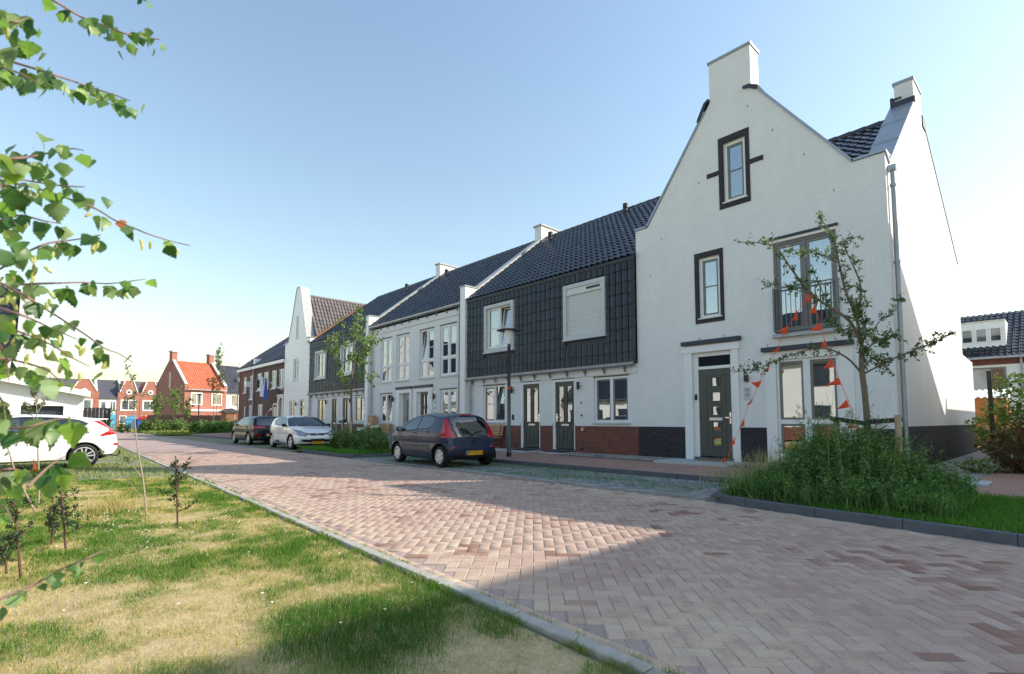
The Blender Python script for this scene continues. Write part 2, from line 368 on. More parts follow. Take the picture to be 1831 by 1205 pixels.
    def build(s, name, mats, parent=None, smooth=False, kind=None, label=None, rnd=False):
        off = Vector((0, 0, 0))
        if parent is not None:
            t = top_of(parent)
            if t.name not in LOCALROOT: off = t.location
        me = bpy.data.meshes.new(name)
        me.from_pydata([(p[0] - off[0], p[1] - off[1], p[2] - off[2]) for p in s.v], [], s.f)
        for m in mats_of(mats): me.materials.append(m)
        if any(s.m): me.polygons.foreach_set('material_index', s.m)
        if smooth: me.polygons.foreach_set('use_smooth', [True] * len(s.f))
        if rnd: set_rnd(me, s.r)
        me.update()
        o = link_mesh(name, me, parent, kind)
        if label: o['label'] = label
        return o
def np_mesh(name, V, F, mats, parent=None, rnd=None, kind=None, smooth=False, midx=None):
    V = np.asarray(V, np.float32); F = np.asarray(F, np.int32); k = F.shape[1]
    if parent is not None and top_of(parent).name not in LOCALROOT: V = V - np.array(top_of(parent).location, np.float32)
    me = bpy.data.meshes.new(name); me.vertices.add(len(V)); me.vertices.foreach_set('co', V.ravel())
    me.loops.add(F.size); me.loops.foreach_set('vertex_index', F.ravel()); me.polygons.add(len(F))
    me.polygons.foreach_set('loop_start', np.arange(0, F.size, k, dtype=np.int32))
    try: me.polygons.foreach_set('loop_total', np.full(len(F), k, np.int32))
    except Exception: pass
    for m in mats_of(mats): me.materials.append(m)
    if midx is not None: me.polygons.foreach_set('material_index', np.asarray(midx, np.int32))
    if smooth: me.polygons.foreach_set('use_smooth', np.ones(len(F), bool))
    if rnd is not None: set_rnd(me, rnd)
    me.update(calc_edges=True); me.validate()
    return link_mesh(name, me, parent, kind)
def clip_rect(poly, x0, x1, z0, z1):
    def cut(pl, ins, inter):
        out = []
        for i in range(len(pl)):
            a, b = pl[i - 1], pl[i]; ia, ib = ins(a), ins(b)
            if ib:
                if not ia: out.append(inter(a, b))
                out.append(b)
            elif ia: out.append(inter(a, b))
        return out
    lx = lambda X: (lambda a, b: (X, a[1] + (b[1] - a[1]) * (X - a[0]) / (b[0] - a[0])))
    lz = lambda Z: (lambda a, b: (a[0] + (b[0] - a[0]) * (Z - a[1]) / (b[1] - a[1]), Z))
    for ins, it in ((lambda p: p[0] >= x0 - 1e-9, lx(x0)), (lambda p: p[0] <= x1 + 1e-9, lx(x1)), (lambda p: p[1] >= z0 - 1e-9, lz(z0)), (lambda p: p[1] <= z1 + 1e-9, lz(z1))):
        if not poly: return []
        poly = cut(poly, ins, it)
    out = []
    for p in poly:
        if not out or abs(p[0] - out[-1][0]) + abs(p[1] - out[-1][1]) > 1e-6: out.append(p)
    if len(out) > 1 and abs(out[0][0] - out[-1][0]) + abs(out[0][1] - out[-1][1]) < 1e-6: out.pop()
    return out
def wall(mb, axis, c, outline, holes=(), reveal=0.12, into=1, thick=0.0):
    """plane wall with rectangular openings; outline and holes in (x,z) for axis y or (y,z) for axis x"""
    xs = sorted({round(v, 4) for h in holes for v in h[:2]} | {min(p[0] for p in outline), max(p[0] for p in outline)})
    zs = sorted({round(v, 4) for h in holes for v in h[2:]} | {min(p[1] for p in outline), max(p[1] for p in outline)})
    T = (lambda p, d=0: (p[0], c + d, p[1])) if axis == 'y' else (lambda p, d=0: (c + d, p[0], p[1]))
    for i in range(len(xs) - 1):
        for j in range(len(zs) - 1):
            mx, mz = (xs[i] + xs[i + 1]) / 2, (zs[j] + zs[j + 1]) / 2
            if any(h[0] < mx < h[1] and h[2] < mz < h[3] for h in holes): continue
            pl = clip_rect(list(outline), xs[i], xs[i + 1], zs[j], zs[j + 1])
            if len(pl) >= 3: mb.poly([T(p) for p in pl])
    d = reveal * into
    for x0, x1, z0, z1 in holes:
        for a, b in (((x0, z0), (x1, z0)), ((x1, z0), (x1, z1)), ((x1, z1), (x0, z1)), ((x0, z1), (x0, z0))): mb.poly([T(a), T(b), T(b, d), T(a, d)])
    if thick:
        n = len(outline); mb.poly([T(p, thick * into) for p in outline])
        for i in range(n):
            a, b = outline[i], outline[(i + 1) % n]; mb.poly([T(a), T(b), T(b, thick * into), T(a, thick * into)])
    return mb
def rect(x0, x1, z0, z1): return [(x0, z0), (x1, z0), (x1, z1), (x0, z1)]

# ------------------------------------------------------------------ windows, doors, tiles
def window(root, x0, x1, z0, z1, y, frame='white_paint', sash='grey_frame', fw=0.07, mull=0.10, cols=2, sw=0.045, bars=(0.5,), transoms=(), curtain=None, sill=None, glass='glass', open_col=None, face=1):
    """a window in a wall facing -y: frame, sashes, panes, glazing bars, curtain, sill"""
    b = MB().ring(x0, x1, z0, z1, fw, y, y + 0.09)
    cw = (x1 - x0 - 2 * fw - mull * (cols - 1)) / cols
    zz = [z0 + fw] + sorted(transoms) + [z1 - fw]; rows = []
    for k in range(len(zz) - 1): rows.append((zz[k] + (mull * 0.35 if k else 0), zz[k + 1] - (mull * 0.35 if k < len(zz) - 2 else 0)))
    for k in range(1, cols): xm = x0 + fw + k * cw + (k - 1) * mull; b.box(xm, xm + mull, y - 0.004, y + 0.085, z0 + fw, z1 - fw)
    for t in transoms: b.box(x0 + fw, x1 - fw, y - 0.002, y + 0.08, t - mull * 0.35, t + mull * 0.35)
    w = b.build('window', frame, root)
    for c in range(cols):
        a0 = x0 + fw + c * (cw + mull); a1 = a0 + cw
        for ri, (r0, r1) in enumerate(rows):
            tilt = 0.0
            s = MB().ring(a0 + 0.002, a1 - 0.002, r0 + 0.002, r1 - 0.002, sw, y + 0.02, y + 0.075)
            if ri == len(rows) - 1:
                for f in bars: zb = r0 + (r1 - r0) * f; s.box(a0 + sw, a1 - sw, y + 0.025, y + 0.06, zb - 0.014, zb + 0.014)
            p = MB().box(a0 + sw - 0.006, a1 - sw + 0.006, y + 0.042, y + 0.052, r0 + sw - 0.006, r1 - sw + 0.006)
            if open_col == (c, ri):            # tilted inwards at the top
                for q in (s, p): q.v = [(X, Y + 0.16 * (Z - r0) / (r1 - r0) * 1.0, Z) for X, Y, Z in q.v]
            s.build('sash', sash, w); p.build('pane', glass, w)
    if curtain:
        n = 28; P = []; F = []
        spans = {'full': [(x0 + 0.05, x1 - 0.05)], 'sides': [(x0 + 0.05, x0 + 0.05 + (x1 - x0) * 0.24), (x1 - 0.05 - (x1 - x0) * 0.24, x1 - 0.05)], 'left': [(x0 + 0.05, x0 + (x1 - x0) * 0.45)], 'right': [(x0 + (x1 - x0) * 0.55, x1 - 0.05)]}
        if curtain == 'blind':
            MB().box(x0 + 0.06, x1 - 0.06, y + 0.16, y + 0.165, z0 + (z1 - z0) * 0.35, z1 - 0.04).build('blind', 'curtain', w)
        else:
            c = MB()
            for (c0, c1) in spans[curtain]:
                m = max(8, int((c1 - c0) / 0.03)); P = []
                for i in range(m + 1):
                    X = c0 + (c1 - c0) * i / m; Y = y + 0.21 + 0.03 * math.sin(i * 1.35) + 0.012 * math.sin(i * 0.47)
                    P += [(X, Y, z0 + 0.03), (X, Y, z1 - 0.03)]
                c.add(P, [(2 * i, 2 * i + 2, 2 * i + 3, 2 * i + 1) for i in range(m)])
            c.build('curtain', 'curtain', w, smooth=True)
    if sill: MB().box(x0 - 0.05, x1 + 0.05, y - sill[0], y + 0.05, z0 - sill[1] - 0.002, z0 - 0.002).build('sill', sill[2] if len(sill) > 2 else 'grey_trim', w)
    return w
_TP = [(0.0, -0.006), (0.05, 0.022), (0.2, 0.042), (0.36, 0.040), (0.56, 0.018), (0.80, 0.010), (1.0, -0.004)]
_HP = [(0.0, -0.03), (0.03, 0.004), (0.12, 0.032), (0.28, 0.040), (0.46, 0.026), (0.88, 0.018), (0.925, -0.03)]
def tile_geo(w, l, h=1.0):
    n = len(_TP); P = []; up = 0.034 if h >= 1 else 0.030; _T = _TP if h >= 1 else _HP; h = h * 1.45 if h >= 1 else 1.0
    for v, lift in ((-0.03, up), (l, 0.0)):
        for u, z in _T: P.append((u * w * 1.005, v, z * h + lift))
    for d in (0.0, -0.024):
        for u, z in _T: P.append((u * w * 1.005, -0.03, z * h + up + d * 1.2))
    F = [(i, i + 1, n + i + 1, n + i) for i in range(n - 1)] + [(3 * n + i, 3 * n + i + 1, 2 * n + i + 1, 2 * n + i) for i in range(n - 1)]
    return P, F
_tile_meshes = {}
def tiles(parent, O, U, V, ncol, nrow, w, l, mat, name='roof_tile', mask=None, single=0, h=1.0):
    """tiles laid from O along U (eave) and V (up the slope); the first `single` (nearest) are objects of their own"""
    U = Vector(U).normalized(); V = Vector(V).normalized(); N = U.cross(V).normalized(); O = Vector(O)
    cells = []
    for r in range(nrow):
        for c in range(ncol):
            p = O + U * (c * w) + V * (r * l)
            if mask and not mask(p + U * w * 0.5 + V * l * 0.5): continue
            cells.append(p)
    off = top_of(parent).location if top_of(parent).name not in LOCALROOT else Vector((0, 0, 0))
    cells.sort(key=lambda p: p.length)
    if single:
        key = (w, l, mat, h)
        if key not in _tile_meshes:
            P, F = tile_geo(w, l, h); me = bpy.data.meshes.new(name); me.from_pydata(P, [], F); me.materials.append(M[mat]); me.polygons.foreach_set('use_smooth', [True] * len(F)); _tile_meshes[key] = me
        R = Matrix((U, V, N)).transposed().to_4x4()
        for p in cells[:single]:
            o = bpy.data.objects.new(name, _tile_meshes[key]); COL.objects.link(o); o.parent = parent
            j = Matrix.Translation((random.gauss(0, 0.0015), random.gauss(0, 0.004), random.uniform(0, 0.004))) @ Matrix.Rotation(random.gauss(0, 0.004), 4, 'Z')
            o.matrix_basis = Matrix.Translation(p - off) @ R @ j
    rest = cells[single:]
    if rest:
        P, F = tile_geo(w, l, h); P = np.array(P); F = np.array(F); n = len(rest)
        B = np.array([U, V, N]); L = P @ B
        jit = RNG.normal(0, 0.003, (n, 3)); base = np.array([tuple(q) for q in rest]) + jit
        VV = (base[:, None, :] + L[None]).reshape(-1, 3); FF = (np.arange(n)[:, None, None] * len(P) + F[None]).reshape(-1, 4)
        np_mesh(name + 's', VV, FF, mat, parent, rnd=np.repeat(RNG.random(n), len(F)), kind='stuff', smooth=True)

# ------------------------------------------------------------------ the terrace
FY = 13.5            # facade plane
def text_part(txt, size, loc, mat, parent, name='lettering', rot=(PI / 2, 0, 0), depth=0.004):
    cu = bpy.data.curves.new(name, 'FONT'); cu.body = txt; cu.size = size; cu.extrude = depth; cu.align_x = 'CENTER'; cu.align_y = 'CENTER'; cu.resolution_u = 3
    tmp = bpy.data.objects.new('tmp', cu); COL.objects.link(tmp)
    dg = bpy.context.evaluated_depsgraph_get(); me = bpy.data.meshes.new_from_object(tmp.evaluated_get(dg)); COL.objects.unlink(tmp); bpy.data.objects.remove(tmp)
    me.materials.clear(); me.materials.append(M[mat]); me.name = name
    R = Euler(rot).to_matrix().to_4x4(); off = Vector((0, 0, 0))
    if top_of(parent).name not in LOCALROOT: off = top_of(parent).location
    me.transform(Matrix.Translation(Vector(loc) - off) @ R)
    return link_mesh(name, me, parent)
def coping(mb, axis, pts, a0, a1, h=0.06):
    """strip of given thickness following a polyline in (x,z) extruded a0..a1 along the other axis"""
    for (p, q) in zip(pts[:-1], pts[1:]):
        d = Vector((q[0] - p[0], q[1] - p[1])); n = Vector((-d.y, d.x)).normalized()
        if n.y < 0: n = -n
        n *= h
        mb.prism([p, q, (q[0] + n.x, q[1] + n.y), (p[0] + n.x, p[1] + n.y)], a0, a1, axis)
    return mb
def downpipe(root, x, y, z0, z1, r=0.04, hopper=False, mat='zinc'):
    m = MB().tube([(x, y, z0), (x, y, z1)], r, 12)
    for z in (z0 + 0.35, z0 + (z1 - z0) * 0.36, z0 + (z1 - z0) * 0.68, z1 - 0.35):
        m.lathe((x, y, z), [(r * 0.9, -0.03), (r * 1.35, -0.03), (r * 1.35, 0.03), (r * 0.9, 0.03)], 12)
    if hopper: m.box(x - 0.075, x + 0.075, y - 0.07, y + 0.07, z1 - 0.02, z1 + 0.1)
    return m.build('downpipe', mat, root, smooth=False)
def wall_lamp(root, x, z, y=FY):
    m = MB().box(x - 0.015, x + 0.015, y - 0.075, y, z - 0.02, z + 0.02).lathe((x, y - 0.09, z - 0.12), [(0.001, 0), (0.045, 0), (0.045, 0.26), (0.001, 0.26)], 12)
    m.lathe((x + 0.02, y, z), [(0.05, -0.02), (0.05, 0.0)], 12)
    return m.build('wall_lamp', 'black_metal', root)
def glazed_door(root, x0, x1, z0, z1, y, col='door_green', handle_right=True):
    w = x1 - x0
    f = MB(); f.box(x0 - 0.10, x0, y - 0.05, y + 0.09, z0 - 0.03, z1 + 0.08); f.box(x1, x1 + 0.05, y - 0.05, y + 0.09, z0 - 0.03, z1 + 0.08); f.box(x0, x1, y - 0.05, y + 0.09, z1, z1 + 0.08)
    fr = f.build('door_frame', 'white_paint', root)
    d = MB(); g = [(x0 + w * .14, x0 + w * .42), (x0 + w * .58, x0 + w * .86)]; zg0 = z0 + 0.92; zg1 = z1 - 0.16
    wall(d, 'y', y + 0.01, rect(x0, x1, z0, z1), [(a, b, zg0, zg1) for a, b in g], 0.035, 1, 0.0)
    for a, b in g:
        d.ring(a - 0.02, b + 0.02, zg0 - 0.02, zg1 + 0.02, 0.02, y - 0.004, y + 0.012); d.ring(a, b, z0 + 0.14, z0 + 0.66, 0.022, y - 0.004, y + 0.012); d.box(a + 0.05, b - 0.05, y + 0.001, y + 0.011, z0 + 0.19, z0 + 0.61)
    d.box(x0, x1, y - 0.012, y + 0.03, z0, z0 + 0.1)
    o = d.build('door', col, root)
    for a, b in g: MB().box(a - 0.004, b + 0.004, y + 0.03, y + 0.036, zg0 - 0.004, zg1 + 0.004).build('pane', 'glass', o)
    MB().box(x0 + w * .3, x1 - w * .3, y - 0.012, y + 0.012, z0 + 0.78, z0 + 0.85).build('letter_slot', 'steel', o)
    hx = x1 - 0.06 if handle_right else x0 + 0.06
    MB().box(hx - 0.02, hx + 0.02, y - 0.01, y + 0.012, z0 + 0.92, z0 + 1.2).box(hx - (0.11 if handle_right else 0.0), hx + (0.0 if handle_right else 0.11), y - 0.055, y - 0.035, z0 + 1.06, z0 + 1.085).box(hx - 0.012, hx + 0.012, y - 0.05, y, z0 + 1.055, z0 + 1.09).build('handle', 'chrome', o)
    MB().box(x0 - 0.1, x1 + 0.05, y - 0.1, y + 0.05, z0 - 0.07, z0 - 0.03).build('threshold', 'kerb_dark', root)
    return o
def slabroof(root, x0, x1, prof, name='roof', mat='tile_dark', th=0.06):
    """solid roof slab under the tiles; prof = [(y,z) eave, ridge, eave]"""
    b = MB(); up = [(p[0], p[1]) for p in prof]; lo = [(p[0], p[1] - th) for p in reversed(prof)]
    b.prism(up + lo, x0, x1, 'x'); return b.build(name, mat, root)
RY, RZ = 18.2, 10.12      # ridge of the row
EY, EZ = 13.36, 6.30
SL = Vector((0, RY - EY, RZ - EZ)).normalized(); SLEN = math.hypot(RY - EY, RZ - EZ)
def ridge_caps(roof, x0, x1, y, z, w=0.36, mat='tile_dark'):
    n = max(1, int((x1 - x0) / w)); w = (x1 - x0) / n; m = MB()
    for k in range(n):
        m.tube([(x0 + k * w, y, z + 0.0), (x0 + (k + 1) * w + 0.02, y, z + 0.012)], [0.105, 0.115], 10)
    m.build('ridge_tile', mat, roof)
def vent_pipe(root, x, y, z, h=0.55, r=0.09):
    MB().lathe((x, y, z), [(r, 0), (r, h * 0.62), (r * 1.3, h * 0.62), (r * 1.3, h), (0.001, h)], 14).build('vent_pipe', 'black_metal', root)
def shell(root, x0, x1, zt=6.2, yb=23.0, side=None):
    """back wall, inner wall and floor that close a house"""
    MB().box(x0, x1, yb - 0.1, yb, 0.1, zt).build('back_wall', 'white_brick', root)
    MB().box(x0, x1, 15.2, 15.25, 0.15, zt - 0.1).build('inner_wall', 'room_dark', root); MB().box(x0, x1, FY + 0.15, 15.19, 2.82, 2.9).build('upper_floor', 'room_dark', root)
def gutter(root, x0, x1, z, y, mat='zinc', brackets=True, step=0.75):
    m = MB(); m.prism([(y - 0.16, z + 0.05), (y - 0.15, z - 0.03), (y - 0.10, z - 0.07), (y, z - 0.07), (y, z - 0.05), (y - 0.09, z - 0.05), (y - 0.13, z - 0.02), (y - 0.14, z + 0.05)], x0, x1, 'x')
    g = m.build('gutter', mat, root)
    if brackets:
        n = max(2, int(round((x1 - x0) / step)))
        for k in range(n):
            xb = x0 + (k + 0.5) * (x1 - x0) / n
            MB().box(xb - 0.012, xb + 0.012, y - 0.12, y + 0.02, z - 0.10, z - 0.072).box(xb - 0.012, xb + 0.012, y - 0.02, y + 0.02, z - 0.24, z - 0.10).prism([(y - 0.11, z - 0.10), (y - 0.02, z - 0.22), (y - 0.02, z - 0.19), (y - 0.08, z - 0.10)], xb - 0.008, xb + 0.008, 'x').build('gutter_bracket', 'grey_frame', g)
    return g

def tiled_house(label, x0, x1, door, win, upper, single, hr=True, shutter=False, lampx=None, number=None, curtain=None, openc=None, upcurtain=None):
    root = thing('terraced_house', label, 'house', ((x0 + x1) / 2, FY, 0.2), 'tile-hung houses of the white terrace')
    wz0 = 1.09
    # ground floor: white wall over a red brick base
    holes = [(door[0] - 0.1, door[1] + 0.05, 0.27, 2.7), (win[0], win[1], 1.2, 2.67)]
    b = MB(); wall(b, 'y', FY, rect(x0, x1, wz0, 2.72), [(h[0], h[1], max(h[2], wz0), h[3]) for h in holes], 0.12)
    b.box(x0 + 0.002, x1 - 0.002, FY - 0.04, FY + 0.1, 2.72, 3.0)
    b.build('wall', 'white_brick', root)
    p = MB(); wall(p, 'y', FY - 0.012, rect(x0, x1, 0.05, wz0), [(door[0] - 0.1, door[1] + 0.05, 0.0, wz0 + .1)], 0.1, 1)
    p.poly([(x0, FY - 0.012, wz0), (x1, FY - 0.012, wz0), (x1, FY, wz0), (x0, FY, wz0)]); pl = p.build('plinth', 'red_brick', root)
    glazed_door(root, door[0], door[1], 0.31, 2.61, FY + 0.05, handle_right=hr)
    MB().box(door[0] - 0.12, door[1] + 0.06, FY - 0.006, FY + 0.03, 2.697, 2.72).box(win[0] - 0.02, win[1] + 0.02, FY - 0.006, FY + 0.03, 2.672, 2.70).build('lintel_joint', 'lead', root)
    window(root, win[0] + .01, win[1] - .01, 1.21, 2.66, FY + 0.045, cols=2, bars=(0.5,), curtain=curtain, sill=(0.1, 0.05, 'grey_trim'), open_col=openc)
    gutter(root, x0 + 0.01, x1 - 0.01, 2.99, 13.42)
    # tile-hung upper floor
    u0, u1, v0, v1 = upper
    c = MB(); wall(c, 'y', 13.44, rect(x0, x1, 3.0, 6.34), [(u0 + 0.06, u1 - 0.06, v0 + 0.06, v1 - 0.06)], 0.14)
    clad = c.build('tile_cladding', 'lead', root)
    tw = (x1 - x0) / round((x1 - x0) / 0.23); nc = round((x1 - x0) / tw)
    tiles(clad, (x0, 13.425, 3.04), (1, 0, 0), (0, 0, 1), nc, 9, tw, 0.366, 'tile_dark', 'hung_tile', lambda q: not (u0 - 0.05 < q.x < u1 + 0.02 and v0 - 0.1 < q.z < v1 + 0.08), min(single, 300), 0.8)
    fr = MB().ring(u0, u1, v0, v1, 0.13, 13.30, 13.46); fr.box(u0 - 0.02, u1 + 0.02, 13.27, 13.42, v0 - 0.05, v0 - 0.002)
    sur = fr.build('window_surround', 'grey_trim', root)
    if shutter:
        s = MB().box(u0 + 0.133, u1 - 0.133, 13.33, 13.47, v1 - 0.36, v1 - 0.133); s.build('shutter_box', 'shutter_white', sur)
        t = MB(); n = 22; z0 = v0 + 0.135; z1 = v1 - 0.362
        for k in range(n):
            a = z0 + (z1 - z0) * k / n; e = z0 + (z1 - z0) * (k + 1) / n
            t.prism([(13.385, a + 0.003), (13.378, (a + e) / 2), (13.385, e - 0.003), (13.40, e), (13.40, a)], u0 + 0.17, u1 - 0.17, 'x')
        t.box(u0 + 0.133, u0 + 0.17, 13.36, 13.42, z0, z1); t.box(u1 - 0.17, u1 - 0.133, 13.36, 13.42, z0, z1)
        t.build('roller_shutter', 'shutter_white', sur)
        MB().box(u1 - 0.75, u1 - 0.2, 13.318, 13.332, v1 - 0.27, v1 - 0.20).build('solar_panel', 'black_plastic', sur)
    else:
        window(root, u0 + 0.13, u1 - 0.13, v0 + 0.13, v1 - 0.13, 13.40, cols=2, sash='white_paint', fw=0.05, mull=0.07, bars=(0.5,), curtain=upcurtain, open_col=openc)
    # roof
    roof = slabroof(root, x0, x1, [(EY, EZ + 0.02), (RY, RZ), (23.05, 6.3)])
    tiles(roof, (x0, EY, EZ + 0.03), (1, 0, 0), SL, nc, 17, tw, SLEN / 17.2, 'tile_dark', 'roof_tile', None, single)
    k = MB()
    for i in range(nc): k.add([(x0 + (i + u) * tw, 13.425 - z * 0.9 - d, 6.2 + h) for d, h in ((0.03, 0.0), (0.055, 0.10), (0.02, 0.17)) for u, z in _TP], [(r * 7 + j, r * 7 + j + 1, (r + 1) * 7 + j + 1, (r + 1) * 7 + j) for r in range(2) for j in range(6)])
    k.build('kink_tiles', 'tile_dark', clad, smooth=True)
    ridge_caps(roof, x0, x1, RY, RZ + 0.02)
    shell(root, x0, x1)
    if lampx: wall_lamp(root, lampx, 2.42)
    if number:
        text_part(number, 0.13, (lampx + 0.08, FY - 0.006, 1.86), 'grey_frame', root, 'house_number')
        MB().lathe((lampx + 0.08, FY, 1.44), [(0.001, -0.03), (0.03, -0.025), (0.035, 0.0)], 10, 'y').build('doorbell', 'black_plastic', root)
    return root
A1 = tiled_house('tile-hung house with a closed white roller shutter beside the tall gabled corner house', -12.95, -9.0, (-12.41, -11.54), (-10.69, -9.33), (-11.83, -10.07, 4.0, 5.87), 300, hr=False, shutter=True, lampx=-11.29, number='21', curtain='sides')
A2 = tiled_house('tile-hung house behind the street lamp with a bench under its window', -17.28, -12.95, (-14.03, -13.17), (-16.33, -15.0), (-16.08, -14.35, 3.98, 5.86), 300, hr=True, lampx=-14.55, curtain='right', openc=(1, 0))
MB().box(-11.16, -11.06, FY - 0.1, FY - 0.01, 0.93, 1.03).build('outdoor_tap', 'steel', A1)
MB().box(-14.6, -14.5, FY - 0.03, FY - 0.0, 1.3, 1.5).build('doorbell', 'black_plastic', A2)
for xx, o in ((-11.2, A1), (-14.35, A2)): MB().box(xx - 0.08, xx + 0.08, FY - 0.016, FY - 0.01, 0.3, 0.36).build('air_brick', 'black_plastic', o)
C2 = tiled_house('tile-hung house behind the leafy street tree, next to the white flat-fronted pair', -30.0, -26.12, (-29.28, -28.5), (-27.72, -26.5), (-29.3, -27.6, 3.9, 5.7), 0, hr=False, lampx=-28.15, curtain='sides', upcurtain='full')
C1 = tiled_house('tile-hung house between the narrow white gable and the leafy street tree', -34.1, -30.0, (-30.78, -30.05), (-32.95, -31.78), (-33.0, -31.35, 3.9, 5.68), 0, hr=True, lampx=-31.45, upcurtain='sides', curtain='left')

def parapet(root, x0, x1, ytop=17.85, chim=True):
    """white party-wall parapet with coping and chimney"""
    zt = lambda y: RZ + 0.15 - (RY - y) * (RZ - EZ) / (RY - EY)
    b = MB(); b.prism([(13.28, 5.9), (13.28, 6.93), (13.95, 6.93), (ytop, zt(ytop)), (RY, RZ + 0.1), (22.9, 6.4), (22.9, 5.9)], x0, x1, 'x'); b.box(x0, x1, 13.28, 13.5, 0.15, 5.9)
    w = b.build('party_parapet', 'white_paint', root)
    c = MB().box(x0 - 0.03, x1 + 0.03, 13.25, 13.98, 6.932, 6.98); coping(c, 'x', [(13.99, 6.99), (ytop, zt(ytop) + 0.02)], x0 - 0.03, x1 + 0.03, 0.045); c.build('coping', 'slab', w)
    if chim:
        ch = MB().box(x0 - 0.05, x1 + 0.05, ytop, ytop + 1.5, 9.4, 10.72).build('chimney', 'white_brick', root)
        MB().box(x0 - 0.11, x1 + 0.11, ytop - 0.06, ytop + 1.56, 10.722, 10.8).build('chimney_cap', 'slab', ch)
parapet(A2, -17.63, -17.28)
vent_pipe(A2, -16.4, 17.6, 9.55); vent_pipe(A1, -12.4, 17.9, 9.8, 0.5)

def white_house(label, x0, x1, ups, lows, door, style, mirror):
    root = thing('terraced_house', label, 'house', ((x0 + x1) / 2, FY, 0.2), 'white flat-fronted houses of the terrace')
    holes = [(a, b, 3.25, 5.55) for a, b in ups] + [(a, b, 0.62, 2.66) for a, b in lows] + [(door[0] - 0.12, door[1] + 0.1, 0.27, 2.66)]
    b = MB(); wall(b, 'y', FY, rect(x0, x1, 0.05, 6.1), holes, 0.13); b.box(x0 + .002, x1 - .002, FY - 0.05, FY + 0.1, 5.86, 6.12); b.build('wall', 'white_brick', root)
    for i, (a, c) in enumerate(ups): window(root, a + .01, c - .01, 3.26, 5.54, FY + 0.05, cols=2, bars=(0.42,), transoms=(4.08,), sash='white_paint', curtain=[None, 'blind', 'full', 'sides'][(i + mirror * 2) % 4], sill=(0.1, 0.06, 'grey_trim'), open_col=(0, 1) if (i == 0 and mirror) else None)
    for a, c in lows: window(root, a + .01, c - .01, 0.63, 2.65, FY + 0.05, cols=2, bars=(0.5,), transoms=(1.2,), sash='white_paint', curtain=[None, 'right'][mirror], open_col=None if mirror else (1, 1))
    for a, c in ups: MB().box(a - .04, c + .04, FY - 0.008, FY + 0.02, 5.552, 5.59).build('lintel_joint', 'lead', root)
    for a, c in lows: MB().box(a - .04, c + .04, FY - 0.008, FY + 0.02, 2.662, 2.70).build('lintel_joint', 'lead', root)
    d0, d1 = door
    dl = MB(); g = [(d0 + .28, d0 + .40)] if style else [(d0 + .13, d0 + .30), (d1 - .30, d1 - .13)]
    zz = (1.0, 2.3) if style else (0.6, 2.45)
    wall(dl, 'y', FY + 0.11, rect(d0, d1, .31, 2.6), [(a, c, zz[0], zz[1]) for a, c in g], 0.03)
    for a, c in g: dl.ring(a - .02, c + .02, zz[0] - .02, zz[1] + .02, .02, FY + .1, FY + .115)
    do = dl.build('door', 'door_grey' if style else 'door_green', root)
    for a, c in g: MB().box(a, c, FY + .135, FY + .14, zz[0], zz[1]).build('pane', 'glass', do)
    MB().box(d0 + .2, d1 - .2, FY + .09, FY + .112, .92, .99).build('letter_slot', 'steel', do)
    f = MB(); f.box(d0 - .12, d0, FY + .03, FY + .2, .27, 2.66); f.box(d1, d1 + .1, FY + .03, FY + .2, .27, 2.66); f.box(d0, d1, FY + .03, FY + .2, 2.6, 2.66); f.build('door_frame', 'white_paint', root)
    s = MB(); e0, e1 = (d0 - .5, d1 + .27) if style else (d0 - .43, d1 + .42)
    s.box(e0, d0 - .16, FY - .07, FY - .002, .2, 2.62); s.box(d1 + .12, e1, FY - .07, FY - .002, .2, 2.62); s.box(e0, e1, FY - .075, FY - .002, 2.622, 2.80); s.build('door_surround', 'white_paint', root)
    MB().box(e0, e1, FY - .1, FY - .002, 2.802, 2.93).build('flashing', 'lead', root)
    roof = slabroof(root, x0, x1, [(EY - .05, EZ - .02), (RY, RZ), (23.05, 6.3)])
    nc = round((x1 - x0) / .23); tw = (x1 - x0) / nc
    tiles(roof, (x0, EY - .05, EZ + 0.0), (1, 0, 0), SL, nc, 17, tw, SLEN / 17.0, 'tile_dark', 'roof_tile', None, 0)
    ridge_caps(roof, x0, x1, RY, RZ + 0.02); gutter(root, x0 + .01, x1 - .01, 6.27, 13.42)
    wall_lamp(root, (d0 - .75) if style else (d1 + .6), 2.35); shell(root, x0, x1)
    return root
B1 = white_house('white flat-fronted house with a pale grey slit-window door and a small bench', -26.12 + .34, -21.55, [(-24.84, -23.7), (-23.21, -22.01)], [(-24.82, -23.59)], (-22.62, -21.94), 1, 0)
B2 = white_house('white flat-fronted house with a dark glazed door beside a tall parapet', -21.55, -17.63, [(-21.08, -19.89), (-19.41, -18.17)], [(-19.37, -18.14)], (-21.05, -20.35), 0, 1)
parapet(B1, -26.12, -25.78)
vent_pipe(B1, -24.7, 17.6, 9.55); vent_pipe(C2, -28.6, 17.3, 9.4)
downpipe(B2, -17.85, 13.4, 0.3, 6.15, 0.035); downpipe(B1, -25.6, 13.4, 0.3, 6.15, 0.035); downpipe(A2, -17.05, 13.4, 0.3, 2.9, 0.04); downpipe(C1, -33.9, 13.4, .3, 2.9, .04)

